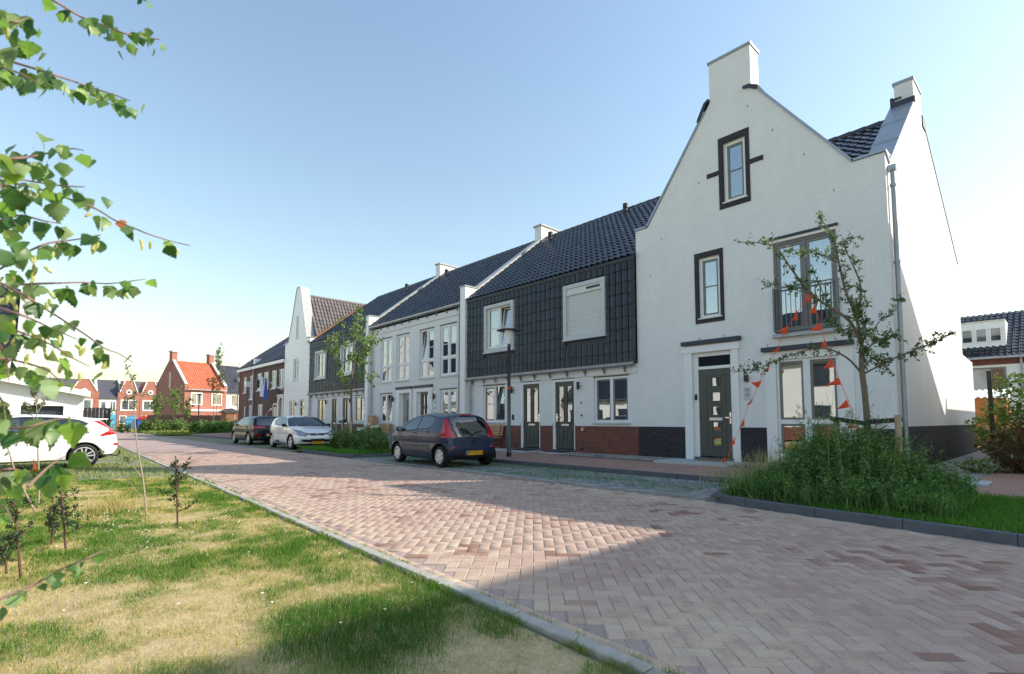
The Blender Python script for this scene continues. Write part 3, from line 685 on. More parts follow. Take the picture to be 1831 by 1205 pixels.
# narrow white gabled house
D = thing('gabled_house', 'narrow white house with a steep pointed gable and one slit window at the top', 'house', (-36.35, FY, 0.2))
do_ = [(-38.65, 0.05), (-34.1, 0.05), (-34.1, 6.75), (-34.75, 6.8), (-35.3, 8.3), (-36.0, 10.3), (-36.15, 10.5), (-36.55, 10.5), (-36.7, 10.3), (-37.4, 8.3), (-38.05, 6.8), (-38.65, 6.75)]
b = MB(); wall(b, 'y', FY - .1, do_, [(-36.62, -36.2, 6.95, 8.5), (-36.95, -35.93, 4.05, 5.55), (-37.57, -36.43, 1.2, 2.69), (-35.65, -34.78, .3, 2.7)], .13, 1, 0.0)
b.box(-34.2, -34.1, FY - .0995, 14.1, .05, 6.72)
for p, q in zip(do_[2:], do_[3:]): b.poly([(p[0], FY - .1, p[1]), (q[0], FY - .1, q[1]), (q[0], FY + .5, q[1]), (p[0], FY + .5, p[1])])
b.build('wall', 'white_paint', D)
c = MB(); coping(c, 'y', [(-34.08, 6.76), (-34.73, 6.81), (-35.28, 8.31), (-35.98, 10.31), (-36.13, 10.51), (-36.57, 10.51), (-36.72, 10.31), (-37.42, 8.31), (-38.07, 6.81), (-38.67, 6.76)], FY - .13, FY + .5, .05); c.build('coping', 'slab', D)
window(D, -36.61, -36.21, 6.96, 8.49, FY - .04, cols=1, bars=(.75,), sash='white_paint', sill=(.1, .05)); window(D, -36.94, -35.94, 4.06, 5.54, FY - .04, cols=2, bars=(.7,), sash='white_paint', sill=(.1, .05)); window(D, -37.56, -36.44, 1.21, 2.68, FY - .04, cols=2, bars=(.7,), sash='white_paint', sill=(.1, .05))
window(D, -35.64, -34.79, .31, 2.69, FY - .04, cols=1, bars=(), transoms=(2.2,), frame='white_paint', sash='door_green')
droof = MB(); rz = 10.0; droof.prism([(-34.1, 6.4), (-36.35, rz), (-38.65, 6.4), (-38.65, 6.3), (-36.35, rz - .1), (-34.1, 6.3)], FY + .46, 22.9, 'y'); dr = droof.build('roof', 'tile_grey', D)
Vd = Vector((-(36.35 - 34.1), 0, rz - 6.4)).normalized()
tiles(dr, (-34.1, FY + .42, 6.43), (0, 1, 0), Vd, 38, 12, .24, math.hypot(2.25, 3.6) / 12.2, 'tile_grey', 'roof_tile', lambda q: q.z > EZ + .1 + max(0, (q.y - EY)) * (RZ - EZ) / (RY - EY) * (1 if q.y < RY else 0) - .75 or q.y > RY)
ridge_b = MB()
for k in range(22): ridge_b.tube([(-36.35, 14.0 + k * .4, rz + .02), (-36.35, 14.42 + k * .4, rz + .03)], [.1, .11], 8)
ridge_b.build('ridge_tile', 'tile_grey', dr)
MB().prism([(EY, EZ + .16), (EY, EZ + .22), (17.4, 9.62), (17.4, 9.56)], -34.6, -34.12, 'x').build('valley', 'shed_wood', D)
shell(D, -38.6, -34.15); wall_lamp(D, -36.1, 2.4, FY - .1)

# red-brown brick pair at the far end of the row
def brick_house(label, x0, x1, mat, ups, lows, doors, slim=()):
    root = thing('brick_house', label, 'house', ((x0 + x1) / 2, FY, 0.2), 'brick houses at the end of the terrace')
    holes = [(a, c, 3.7, 5.1) for a, c in ups] + [(a, c, 1.25, 2.6) for a, c in lows] + [(a, c, .3, 3.05) for a, c in doors] + list(slim)
    b = MB(); wall(b, 'y', FY, rect(x0, x1, .05, 5.5), holes, .12); b.box(x0, x0 + .12, FY + .004, 23, .05, 5.5); b.build('wall', mat, root)
    for a, c in ups: window(root, a + .01, c - .01, 3.71, 5.09, FY + .04, cols=2, bars=(.7,), sash='white_paint', sill=(.1, .06, 'white_paint'))
    for a, c in lows: window(root, a + .01, c - .01, 1.26, 2.59, FY + .04, cols=2, bars=(.7,), sash='white_paint', sill=(.1, .06, 'white_paint'))
    for h in slim: window(root, h[0] + .01, h[1] - .01, h[2] + .01, h[3] - .01, FY + .04, cols=1 if h[1] - h[0] < .8 else 2, bars=(.7,), sash='white_paint', sill=(.1, .06, 'white_paint'))
    for a, c in doors:
        MB().ring(a - .12, c + .12, .2, 3.05, .2, FY - .06, FY + .05).box(a - .2, c + .2, FY - .1, FY + .05, 3.052, 3.2).build('door_surround', 'white_paint', root)
        MB().box(a + .1, c - .1, FY + .06, FY + .1, .3, 2.85).build('door', 'door_grey', root)
    MB().box(x0 - .05, x1 + .02, FY - .22, FY - .002, 5.5, 5.72).build('fascia', 'white_paint', root)
    roof = slabroof(root, x0, x1, [(FY - .2, 5.74), (RY, RZ - .55), (23.05, 5.7)], mat='tile_slate')
    sl = Vector((0, RY - FY + .2, RZ - .55 - 5.74)); nc = round((x1 - x0) / .25)
    tiles(roof, (x0, FY - .2, 5.75), (1, 0, 0), sl, nc, 17, (x1 - x0) / nc, sl.length / 17.1, 'tile_slate')
    shell(root, x0, x1, 5.4)
    p = MB().prism([(FY - .1, 5.6), (FY - .1, 6.35), (FY + .7, 6.35), (RY - .2, RZ - .3), (RY, RZ - .3), (22.9, 5.8), (22.9, 5.6)], x0 - .002, x0 + .32, 'x').build('party_parapet', 'white_paint', root)
    downpipe(root, x0 + .12, FY - .12, .2, 5.5, .05)
    return root
E1 = brick_house('dark brown brick house with white windows and a flag on its facade', -45.8, -38.65, 'brown_brick', [(-45.1, -44.0), (-43.55, -42.4), (-41.7, -40.6), (-40.1, -39.05)], [(-44.75, -43.6), (-41.35, -40.2)], [(-39.95, -39.0)])
E2 = brick_house('reddish brick end house at the far left of the row with slim windows', -50.0, -45.8, 'red_brick', [], [], [], [(-48.75, -48.0, 3.65, 5.03), (-47.05, -45.95 - .1, 3.05, 5.06), (-48.5, -47.9, 1.3, 2.5), (-47.1, -46.1, .9, 2.6)])
MB().box(-41.5, -40.2, 17.7, 18.7, 8.6, 10.3).build('chimney', 'coral_brick', E1); MB().box(-41.6, -40.1, 17.6, 18.8, 10.302, 10.45).build('chimney_cap', 'slab', E1)

# ------------------------------------------------------------------ tall white corner house
EH = thing('corner_house', 'tall white painted brick corner house with stepped gable, two chimneys and a dark brick base', 'house', (-5.8, FY, 0.2))
fo = [(-9.0, 0.05), (-2.6, 0.05), (-2.6, 7.13), (-3.22, 7.13), (-5.40, 10.05), (-6.53, 10.05), (-8.58, 7.08), (-9.0, 7.08)]
eh_holes = [(-7.22, -6.10, .28, 3.12), (-5.0, -3.6, 3.40, 5.68), (-6.96, -6.37, 4.07, 5.75), (-6.18, -5.60, 7.11, 8.74), (-5.02, -3.66, 0.40, 2.76)]
b = MB(); wall(b, 'y', FY, fo, eh_holes, .15)
for p, q in zip(fo[2:], fo[3:]): b.poly([(p[0], FY, p[1]), (q[0], FY, q[1]), (q[0], FY + .4, q[1]), (p[0], FY + .4, p[1])])
so = [(13.5, .05), (25.7, .05), (25.7, 3.42), (23.35, 3.52), (23.35, 6.72), (18.13, 9.93), (17.13, 9.93), (13.95, 7.02), (13.82, 6.95), (13.5, 7.13)]
wall(b, 'x', -2.6, so, [], .1, -1)
b.build('wall', 'white_brick', EH)
b = MB()   # left flank above the row, back, lean-to
b.box(-8.99, -8.9, 13.52, 23.3, 6.0, 7.05); b.box(-8.9, -2.65, 23.2, 23.3, .1, 6.6); b.box(-8.9, -2.62, 25.5, 25.68, .1, 3.3); b.prism([(23.3, 3.5), (25.69, 3.4), (25.69, 3.3), (23.3, 3.4)], -9.0, -2.61, 'x')
b.build('rear_walls', 'white_brick', EH)
ch = MB().box(-6.53, -5.40, 13.498, 14.02, 10.051, 11.16).build('chimney', 'white_brick', EH)
MB().box(-6.56, -5.37, 13.47, 14.05, 11.162, 11.23).build('chimney_cap', 'zinc', ch)
ch = MB().box(-3.02, -2.598, 17.13, 18.13, 9.5, 10.48).build('chimney', 'white_brick', EH)
MB().box(-3.05, -2.57, 17.10, 18.16, 10.482, 10.55).build('chimney_cap', 'zinc', ch)
MB().box(-3.08, -2.55, 17.0, 17.12, 9.80, 9.95).box(-3.10, -3.03, 17.02, 17.2, 9.8, 10.1).box(-3.1, -2.86, 17.09, 17.12, 10.06, 10.10).build('flashing', 'lead', ch)
MB().box(-2.66, -2.57, 18.14, 18.55, 9.55, 9.85).build('flashing', 'lead', ch)
for s in (MB().prism([(-5.42, 10.06), (-5.20, 9.93), (-5.24, 9.84), (-5.46, 9.98), (-5.6, 10.02), (-5.6, 10.08)], 13.44, 13.9, 'y'), MB().prism([(-6.51, 10.12), (-6.62, 10.06), (-6.82, 9.68), (-6.9, 9.64), (-6.88, 9.72), (-6.68, 10.1), (-6.55, 10.18)], 13.44, 13.9, 'y')): s.build('flashing', 'lead', EH)
c = MB(); coping(c, 'y', [(-2.57, 7.14), (-3.23, 7.14), (-5.26, 9.86)], FY - .035, FY + .42, .055); coping(c, 'y', [(-6.66, 9.86), (-8.59, 7.09), (-9.02, 7.09)], FY - .035, FY + .42, .055)
c.build('coping', 'zinc', EH)
MB().prism([(13.47, 7.14), (13.83, 6.97), (13.9, 7.03), (13.47, 7.2)], -2.62, -2.565, 'x').build('coping', 'zinc', EH)
z = MB(); coping(z, 'x', [(13.85, 7.0), (17.12, 9.84)], -3.12, -2.575, .05); coping(z, 'x', [(18.14, 9.86), (23.4, 6.66)], -3.12, -2.575, .05)
for t in (.33, .66): z.box(-3.13, -2.574, 13.85 + 3.27 * t, 13.88 + 3.27 * t, 7.05 + 2.84 * t, 7.10 + 2.84 * t)
z.build('verge_coping', 'zinc', EH)
mroof = slabroof(EH, -9.0, -3.1, [(13.75, 6.62), (17.65, 9.72), (23.4, 6.5)])
vs = Vector((0, 3.9, 3.1)); tiles(mroof, (-8.95, 13.75, 6.64), (1, 0, 0), vs, 25, 14, .234, vs.length / 14.1, 'tile_dark', 'roof_tile', lambda q: q.x > -5.9, 180)
tiles(mroof, (-8.95, 13.75, 6.64), (1, 0, 0), vs, 25, 14, .234, vs.length / 14.1, 'tile_dark', 'roof_tile', lambda q: q.x <= -5.9, 0)
ridge_caps(mroof, -9.0, -3.1, 17.65, 9.76)
g = MB().prism([(-3.3, 7.0), (-5.95, 10.0 - .35), (-8.55, 7.0), (-8.55, 6.9), (-5.95, 9.55), (-3.3, 6.9)], FY + .05, 17.6, 'y'); groof = g.build('gable_roof', 'tile_dark', EH)
shell(EH, -8.95, -2.7, 6.9, 23.2)
pl = MB(); y1 = FY - .012
for a, c_ in ((-9.0, -7.45), (-5.93, -5.27), (-3.36, -2.588)): pl.box(a, c_, y1, FY + .02, .05, 1.09)
pl.box(-2.62, -2.588, FY + .021, 25.72, .05, 1.13); pl.build('plinth', 'dark_brick', EH)
# front door and its white surround
s = MB().box(-7.45, -7.22, FY - .06, FY - .001, .2, 3.13).box(-6.10, -5.93, FY - .06, FY - .001, .2, 3.13).box(-7.5, -5.88, FY - .075, FY - .001, 3.132, 3.31).build('door_surround', 'white_paint', EH)
MB().box(-7.5, -5.85, FY - .13, FY - .001, 3.35, 3.455).build('door_flashing', 'lead', EH)
f = MB().box(-7.218, -7.08, FY + .04, FY + .14, .28, 3.118).box(-6.175, -6.102, FY + .04, FY + .14, .28, 3.118).box(-7.08, -6.175, FY + .04, FY + .14, 3.02, 3.118).box(-7.08, -6.175, FY + .035, FY + .14, 2.665, 2.745).build('door_frame', 'white_paint', EH)
MB().box(-7.08, -6.175, FY + .08, FY + .09, 2.745, 3.02).build('transom_light', 'tinted_glass', f)
dx0, dx1, dz0, dz1 = -7.075, -6.18, .31, 2.66; yd = FY + .06
sq = [(2.2, 2.42), (1.80, 2.02), (1.42, 1.64), (1.0, 1.22), (.6, .82)]; d = MB()
wall(d, 'y', yd, rect(dx0, dx1, dz0, dz1), [(-6.71, -6.49, a, c_) for a, c_ in sq], .03)
for a, c_ in sq: d.ring(-6.745, -6.455, a - .035, c_ + .035, .03, yd - .014, yd + .01)
for x in (-6.86, -6.345): d.box(x - .012, x + .012, yd - .012, yd + .01, .5, 2.52)
d.box(-6.86, -6.345, yd - .012, yd + .01, 2.5, 2.52); dr_ = d.build('door', 'door_green', EH)
for a, c_ in sq: MB().box(-6.712, -6.488, yd + .026, yd + .03, a - .002, c_ + .002).build('pane', 'glass', dr_)
MB().box(-6.79, -6.43, yd - .018, yd + .005, 1.27, 1.345).build('letter_slot', 'steel', dr_)
MB().box(-6.235, -6.195, yd - .012, yd + .005, 1.18, 1.48).box(-6.33, -6.195, yd - .06, yd - .035, 1.33, 1.36).box(-6.23, -6.2, yd - .06, yd, 1.325, 1.365).build('handle', 'chrome', dr_)
MB().box(-7.2, -6.1, FY - .04, FY + .1, .22, .28).build('threshold', 'kerb_dark', EH)
MB().bbox(-7.19, -7.12, FY + .018, FY + .04, 1.83, 1.99, .006).build('video_doorbell', 'black_plastic', f)
MB().bbox(-5.78, -5.69, FY - .1, FY - .002, 2.26, 2.43, .008).build('wall_lamp', 'black_metal', EH)
pq = MB().box(-5.82, -5.65, FY - .015, FY - .002, 1.79, 2.12).build('number_plaque', 'grey_trim', EH)
text_part('23', .085, (-5.735, FY - .017, 2.05), 'black_metal', pq, 'house_number', depth=.003)
MB().lathe((-5.735, FY - .016, 1.93), [(.035, -.002), (.04, -.004), (.045, -.002)], 16, 'y').box(-5.75, -5.72, FY - .018, FY - .015, 1.915, 1.95).build('emblem', 'grey_frame', pq)
# ground floor window panel
pn = MB(); wall(pn, 'y', FY - .03, rect(-5.27, -3.36, .24, 2.955), [(-5.02, -3.66, .40, 2.76)], .03); pn.box(-5.27, -5.25, FY - .029, FY - .001, .24, 2.95); pn.box(-3.38, -3.36, FY - .029, FY - .001, .24, 2.95)
pn.build('window_panel', 'white_paint', EH)
MB().box(-5.32, -3.33, FY - .13, FY - .001, 2.97, 3.075).build('flashing', 'lead', EH)
window(EH, -5.015, -3.665, .405, 2.755, FY + .03, cols=2, fw=.055, mull=.15, sw=.05, bars=(), transoms=(1.235,), curtain='right')
# french balcony
w = window(EH, -4.99, -3.61, 3.42, 5.67, FY + .05, frame='grey_frame', cols=2, fw=.05, mull=.05, sw=.075, bars=(), curtain='full')
MB().box(-5.02, -3.58, FY - .02, FY + .05, 5.69, 5.74).build('frame_head', 'white_paint', w)
MB().box(-5.06, -3.55, FY - .06, FY - .001, 5.76, 5.81).build('flashing', 'lead', EH)
MB().box(-5.04, -3.56, FY - .12, FY + .1, 3.29, 3.38).build('sill', 'slab', w)
r = MB(); yr = FY - .07
for zz in (3.46, 4.51): r.box(-5.0, -3.6, yr - .012, yr + .012, zz - .015, zz + .015)
for x in (-4.995, -3.605): r.box(x - .02, x + .02, yr - .01, FY - .001, 3.44, 4.53)
rail = r.build('balcony_railing', 'grey_frame', EH)
for k in range(12): MB().box(-4.93 + k * .11 - .007, -4.93 + k * .11 + .007, yr - .006, yr + .006, 3.475, 4.495).build('baluster', 'grey_frame', rail)
# windows with dark brick frames
for (a, c_, z0, z1, ga, gc, gz0, gz1, mid) in ((-7.09, -6.27, 3.93, 5.905, -6.96, -6.37, 4.07, 5.75, .5), (-6.32, -5.49, 6.95, 8.93, -6.18, -5.60, 7.11, 8.74, .5)):
    fr = MB(); wall(fr, 'y', FY - .02, rect(a, c_, z0, z1), [(ga, gc, gz0, gz1)], .03)
    for p, q in (((a, z0), (c_, z0)), ((c_, z0), (c_, z1)), ((c_, z1), (a, z1)), ((a, z1), (a, z0))): fr.poly([(p[0], FY - .02, p[1]), (q[0], FY - .02, q[1]), (q[0], FY, q[1]), (p[0], FY, p[1])])
    if z0 > 6: fr.box(-6.66, a - .001, FY - .02, FY, 7.93, 8.05); fr.box(c_ + .001, -5.15, FY - .02, FY, 7.93, 8.05)
    fr.build('brick_surround', 'dark_brick', EH)
    window(EH, ga + .004, gc - .004, gz0 + .004, gz1 - .004, FY + .05, frame='white_paint', cols=1, fw=.07, sw=.05, bars=(.52,), curtain='blind' if z0 > 6 else None, sill=(.09, .03, 'cream_paint'))
downpipe(EH, -2.52, 13.74, .3, 6.78, .047, True)
m = MB()
for (x, zz) in ((-3.6, 6.6), (-4.2, 7.7), (-4.9, 8.6), (-6.9, 7.9), (-8.1, 6.6), (-8.5, 5.6), (-5.5, 9.5), (-5.0, 5.95), (-4.0, 5.97), (-5.2, 3.14), (-3.7, 3.14), (-7.0, 3.52), (-6.3, 3.52)): m.box(x - .008, x + .008, FY - .012, FY - .001, zz - .03, zz + .03)
m.build('weep_vents', 'grey_frame', EH)

# ------------------------------------------------------------------ simple far houses
def simple_window(root, face, a0, a1, z0, z1, c, n=2, sur=.12, outward=1):
    """window on a wall; face x: plane x=c spanning y a0..a1, face y: plane y=c"""
    f = MB(); g = MB(); sgn = outward
    def bx(m, u0, u1, w0, w1, d0, d1):
        if face == 'x': m.box(c + sgn * d0, c + sgn * d1, u0, u1, w0, w1)
        else: m.box(u0, u1, c + sgn * d0, c + sgn * d1, w0, w1)
    bx(f, a0, a0 + sur, z0, z1, .0, .06); bx(f, a1 - sur, a1, z0, z1, .0, .06); bx(f, a0 + sur, a1 - sur, z0, z0 + sur, .0, .06); bx(f, a0 + sur, a1 - sur, z1 - sur, z1, .0, .06)
    for k in range(1, n): xm = a0 + (a1 - a0) * k / n; bx(f, xm - .04, xm + .04, z0 + sur, z1 - sur, .0, .05)
    w = f.build('window', 'white_paint', root); bx(g, a0 + sur, a1 - sur, z0 + sur, z1 - sur, .004, .02); g.build('pane', 'glass_far', w); return w
k = NT('glass_far'); k.base(srgb(70, 80, 88)); k.rough(.03); k.b.inputs['Specular IOR Level'].default_value = 1.0; k.b.inputs['Coat Weight'].default_value = 1.0; M['glass_far'] = k.m
k.base(k.ramp(k.noise(k.pos(), .8, 2), [(.35, srgb(50, 58, 64)), (.65, srgb(120, 128, 130))]))
def gable_house(name, label, x0, x1, y0, y1, eave, ridge, wallmat, gablemat, roofmat, along='y', chim=(), kneel=True, group=None, chmat=None, tile=.3, tiled=True, wins=(), loc=None, rotz=0.0):
    """house with its ridge along y or x, parapet gables"""
    root = thing(name, label, 'house', loc if loc else ((x0 + x1) / 2, (y0 + y1) / 2, 0), group, rotz, local=bool(loc))
    if along == 'y':
        xm = (x0 + x1) / 2; gp = [(x0, 0), (x1, 0), (x1, eave), (xm, ridge), (x0, eave)]
        MB().box(x0 + .01, x1 - .01, y0 + .25, y1 - .25, 0, eave).build('wall', wallmat, root)
        for (a, c) in ((y0, y0 + .3), (y1 - .3, y1)): MB().prism([(p[0], p[1] + (.35 if p[1] > 1 else 0)) for p in gp], a, c, 'y').build('gable_wall', gablemat, root)
        for (a, c) in ((y0, y0 + .3), (y1 - .3, y1)):
            cp = MB(); coping(cp, 'y', [(x1 + .03, eave + .36), (xm, ridge + .36)], a - .04, c + .04, .1); coping(cp, 'y', [(xm, ridge + .36), (x0 - .03, eave + .36)], a - .04, c + .04, .1); cp.build('coping', 'slab', root)
        rf = MB().prism([(x1 + .25, eave - .2), (xm, ridge), (x0 - .25, eave - .2), (x0 - .25, eave - .3), (xm, ridge - .12), (x1 + .25, eave - .3)], y0 + .3, y1 - .3, 'y').build('roof', roofmat, root)
        if tiled:
            V = Vector((xm - x1 - .25, 0, ridge - eave + .2)); n = int(V.length / .36)
            tiles(rf, (x1 + .25, y0 + .32, eave - .18), (0, 1, 0), V, int((y1 - y0 - .64) / tile), n, tile, V.length / n, roofmat)
        for yc in chim:
            c_ = MB().box(xm - .45, xm + .45, yc - .3, yc + .3, ridge - .6, ridge + 1.1).build('chimney', chmat or gablemat, root); MB().box(xm - .55, xm + .55, yc - .4, yc + .4, ridge + 1.102, ridge + 1.3).build('chimney_cap', 'slab', c_)
    else:
        ym = (y0 + y1) / 2
        MB().box(x0 + .25, x1 - .25, y0 + .01, y1 - .01, 0, eave).build('wall', wallmat, root)
        for (a, c) in ((x0, x0 + .3), (x1 - .3, x1)): MB().prism([(y0, 0), (y1, 0), (y1, eave), (ym, ridge), (y0, eave)], a, c, 'x').build('gable_wall', gablemat, root)
        rf = MB().prism([(y0 - .25, eave - .2), (ym, ridge + .1), (y1 + .25, eave - .2), (y1 + .25, eave - .32), (ym, ridge - .02), (y0 - .25, eave - .32)], x0 - .05, x1 + .05, 'x').build('roof', roofmat, root)
        if tiled:
            V = Vector((0, ym - y0 + .25, ridge + .3 - eave)); n = int(V.length / .36)
            tiles(rf, (x0, y0 - .25, eave - .18), (1, 0, 0), V, int((x1 - x0) / tile), n, tile, V.length / n, roofmat)
        for xc in chim:
            c_ = MB().box(xc - .3, xc + .3, ym - .45, ym + .45, ridge - .6, ridge + 1.0).build('chimney', chmat or gablemat, root); MB().box(xc - .4, xc + .4, ym - .55, ym + .55, ridge + 1.002, ridge + 1.15).build('chimney_cap', 'slab', c_)
    for w in wins: simple_window(root, *w)
    return root

# ------------------------------------------------------------------ houses further off
oh = gable_house('brick_house', 'brick house with a bright orange tiled roof and a chimney at each end', -9, 0, 0, 5.1, 5.5, 9.2, 'coral_brick', 'coral_brick', 'tile_orange', 'y', (.25, 4.85), loc=(-76.1, 14.3, 0), rotz=math.radians(11),
    wins=(('x', .7, 2.1, 3.3, 4.9, 0.0, 2), ('x', 3.2, 4.5, 3.3, 4.9, 0.0, 2), ('y', -4.7, -4.3, 5.6, 7.6, 0.0, 1, .08, -1), ('x', 1.0, 2.2, .9, 2.0, 1.2, 2), ('x', 2.8, 4.6, .9, 2.0, 1.2, 2)))
MB().box(0.01, 1.2, .2, 6.2, 0, 2.5).build('bay', 'coral_brick', oh); MB().box(0.01, 1.32, .1, 6.3, 2.502, 2.75).build('fascia', 'white_paint', oh)
MB().box(.25, .37, .1, 5.0, 5.2, 5.32).build('gutter', 'zinc', oh)
wh = gable_house('white_house', 'pale white house with a grey tiled roof behind the orange-roofed house', -9, 0, 0, 11, 5.3, 9.2, 'white_paint', 'white_paint', 'tile_slate', 'y', loc=(-78.4, 19.4, 0), rotz=math.radians(11),
    wins=(('x', .8, 1.9, 3.2, 4.9, 0.0, 1), ('x', 2.6, 3.7, 3.2, 4.9, 0.0, 1), ('x', .8, 2.2, 1.0, 2.3, 0.0, 2)))
MB().box(-1.9, -1.2, 2.4, 3.2, 6.75, 7.35).build('skylight', 'slab', wh)
# red gabled row across the far green
def red_gable(label, y0, y1, oval=True, X=-110.0):
    r = thing('brick_house', label, 'house', (X, (y0 + y1) / 2, 0), 'small gabled brick houses across the far green'); ym = (y0 + y1) / 2; e, t = 6.1, 8.2
    MB().prism([(y0, 0), (y1, 0), (y1, e), (y1 - .35, e + .1), (ym + .5, t), (ym - .5, t), (y0 + .35, e + .1), (y0, e)], X - 7, X, 'x').build('wall', 'coral_brick', r)
    c = MB(); coping(c, 'x', [(y0 + .35, e + .1), (ym - .5, t)], X - .3, X + .1, .12); coping(c, 'x', [(ym + .5, t), (y1 - .35, e + .1)], X - .3, X + .1, .12); c.build('coping', 'white_paint', r)
    simple_window(r, 'x', ym - 1.1, ym + 1.1, 3.0, 4.9, X, 2, .22); MB().lathe((X + .02, ym, 6.2), [(.42, 0), (.42, .06), (.001, .07)], 16, 'x').build('oval_window', 'white_paint', r)
    MB().lathe((X + .1, ym, 6.2), [(.22, 0), (.22, .02), (.001, .03)], 16, 'x').build('pane', 'glass_far', r)
    simple_window(r, 'x', ym - 1.2, ym - .2, .8, 2.2, X, 1, .12); MB().box(X, X + .06, ym + .2, ym + 1.0, 0, 2.2).build('door', 'blue_paint', r)
    MB().prism([(y0 - .1, e - .1), (ym, t - .3), (y1 + .1, e - .1), (y1 + .1, e - .25), (ym, t - .45), (y0 - .1, e - .25)], X - 7.05, X - .31, 'x').build('roof', 'tile_slate', r)
    return r
red_gable('far brick gable house with an oval white window, left of two', 10.95, 14.0); red_gable('far brick gable house with an oval white window, right of two, beside the orange-roofed house', 14.05, 17.0)
red_gable('far brick gable house at the left behind the white car', 4.6, 8.5)
fw = gable_house('white_house', 'far white house with a long dark roof between two brick gables', -118, -110.2, 8.0, 11.5, 5.3, 8.4, 'white_paint', 'white_paint', 'tile_slate', 'y', tiled=False, wins=(('x', 8.7, 9.5, 3.0, 4.6, -110.2, 1), ('x', 9.9, 10.8, 3.0, 4.6, -110.2, 2)))
MB().box(-110.2, -110.1, 9.9, 10.8, .2, 2.4).build('door', 'blue_paint', fw)
gable_house('white_house', 'far terrace with a dark roof beyond the brick gables', -121, -118.2, -6, 30, 5.0, 8.7, 'white_paint', 'white_paint', 'tile_slate', 'y', tiled=False)
# white house and garage at the left edge
lh = gable_house('white_house', 'white house with a dark tiled roof at the left edge behind the birch', -49.5, -41, -14, -.35, 5.6, 9.6, 'white_brick', 'white_brick', 'tile_dark', 'y', wins=(('x', -3.2, -1.8, 3.2, 4.8, -41.0, 2), ('x', -3.4, -1.4, .8, 2.3, -41.0, 2)))
downpipe(lh, -40.9, -1.2, .1, 5.4, .06)
ga = thing('garage', 'low white garage with a sloping roof and a dark grey door behind the white car', 'garage', (-38, .5, 0))
b = MB(); wall(b, 'x', -36.4, [(-1.4, 0), (2.15, 0), (2.15, 2.6), (-1.4, 3.3)], [(-.3, 1.35, 0, 2.05)], .3, -1); b.box(-42, -36.42, 2.0, 2.14, 0, 2.5); b.box(-42, -41.9, -1.4, 2.1, 0, 2.5); b.build('wall', 'white_paint', ga)
MB().prism([(-1.7, 3.36), (2.4, 2.55), (2.4, 2.85), (-1.7, 3.66)], -42.1, -35.9, 'x').build('roof', 'white_paint', ga)
for k in range(6): MB().box(-36.72, -36.68, -.29, 1.34, .02 + k * .34, .34 + k * .34).build('door_panel', 'lead', ga)
# house behind on the right, seen past the corner
rb = thing('brick_house', 'house with a dark tiled roof and a white dormer seen past the corner house', 'house', (-1.0, 48, 0))
x0, x1, yb = -9.0, 5.0, 44.0
b = MB().box(x0, x1, yb, yb + 9, 0, 5.15); b.build('wall', 'white_paint', rb); MB().box(x0, x1, yb - .06, yb - .002, 4.75, 5.2).build('brick_band', 'red_brick', rb); MB().box(-1.6, x1, yb - .08, yb - .002, 0, 3.6).build('brick_panel', 'red_brick', rb)
sl = Vector((0, 4.6, 3.35)); rr = slabroof(rb, x0, x1, [(yb - .4, 5.2), (yb + 4.2, 8.55), (yb + 9.4, 5.2)]); tiles(rr, (x0, yb - .4, 5.22), (1, 0, 0), sl, 46, 15, .304, sl.length / 15, 'tile_dark', 'roof_tile', lambda q: q.x > -6.5, 0, 1.3)
MB().box(x0, x1, yb - .55, yb - .4, 5.1, 5.24).build('gutter', 'zinc', rb)
dm = MB().prism([(yb + .5, 5.9), (yb + .5, 7.5), (yb + .4, 7.62), (yb + 3.4, 7.62), (yb + 3.4, 6.0)], -5.2, -2.85, 'x').build('dormer', 'white_paint', rb)
for k in range(3): MB().ring(-4.95 + k * .68, -4.38 + k * .68, 6.25, 7.15, .06, yb + .44, yb + .5).build('window', 'white_paint', dm); MB().box(-4.9 + k * .68, -4.43 + k * .68, yb + .47, yb + .48, 6.3, 7.1).build('pane', 'glass_far', dm)
w = MB().ring(-4.55, -2.9, 2.7, 4.6, .1, yb - .05, yb + .02).build('window', 'grey_frame', rb); MB().box(-4.45, -3.65, yb - .02, yb - .01, 2.8, 4.5).build('pane', 'glass_far', w); MB().box(-3.6, -3.0, yb - .045, yb - .02, 2.8, 4.5).build('blind', 'fence_brown', w)
downpipe(rb, -2.2, yb - .2, 3.0, 5.1, .06); MB().box(-2.3, x1, yb - 1.2, yb - .1, 3.55, 3.75).build('canopy', 'white_paint', rb)
sh = thing('garden_shed', 'orange-brown wooden garden shed with a corrugated roof behind the corner house', 'shed', (-3.2, 33, 0))
for k in range(9): MB().box(-4.6, -2.2, 32.0, 32.04, .15 + k * .24, .375 + k * .24).build('plank', 'shed_wood', sh)
MB().box(-4.6, -2.2, 32.05, 34.4, .1, 2.3).build('wall', 'shed_wood', sh)
b = MB()
for k in range(12):
    xk = -4.8 + k * .23; b.add([(xk + u * .23, yy, zz + .07 * math.sin(u * PI)) for yy, zz in ((31.75, 2.28), (34.6, 2.75)) for u in (0, .25, .5, .75, 1)], [(j, j + 1, j + 6, j + 5) for j in range(4)])
b.build('corrugated_roof', 'flag_white', sh, smooth=True)
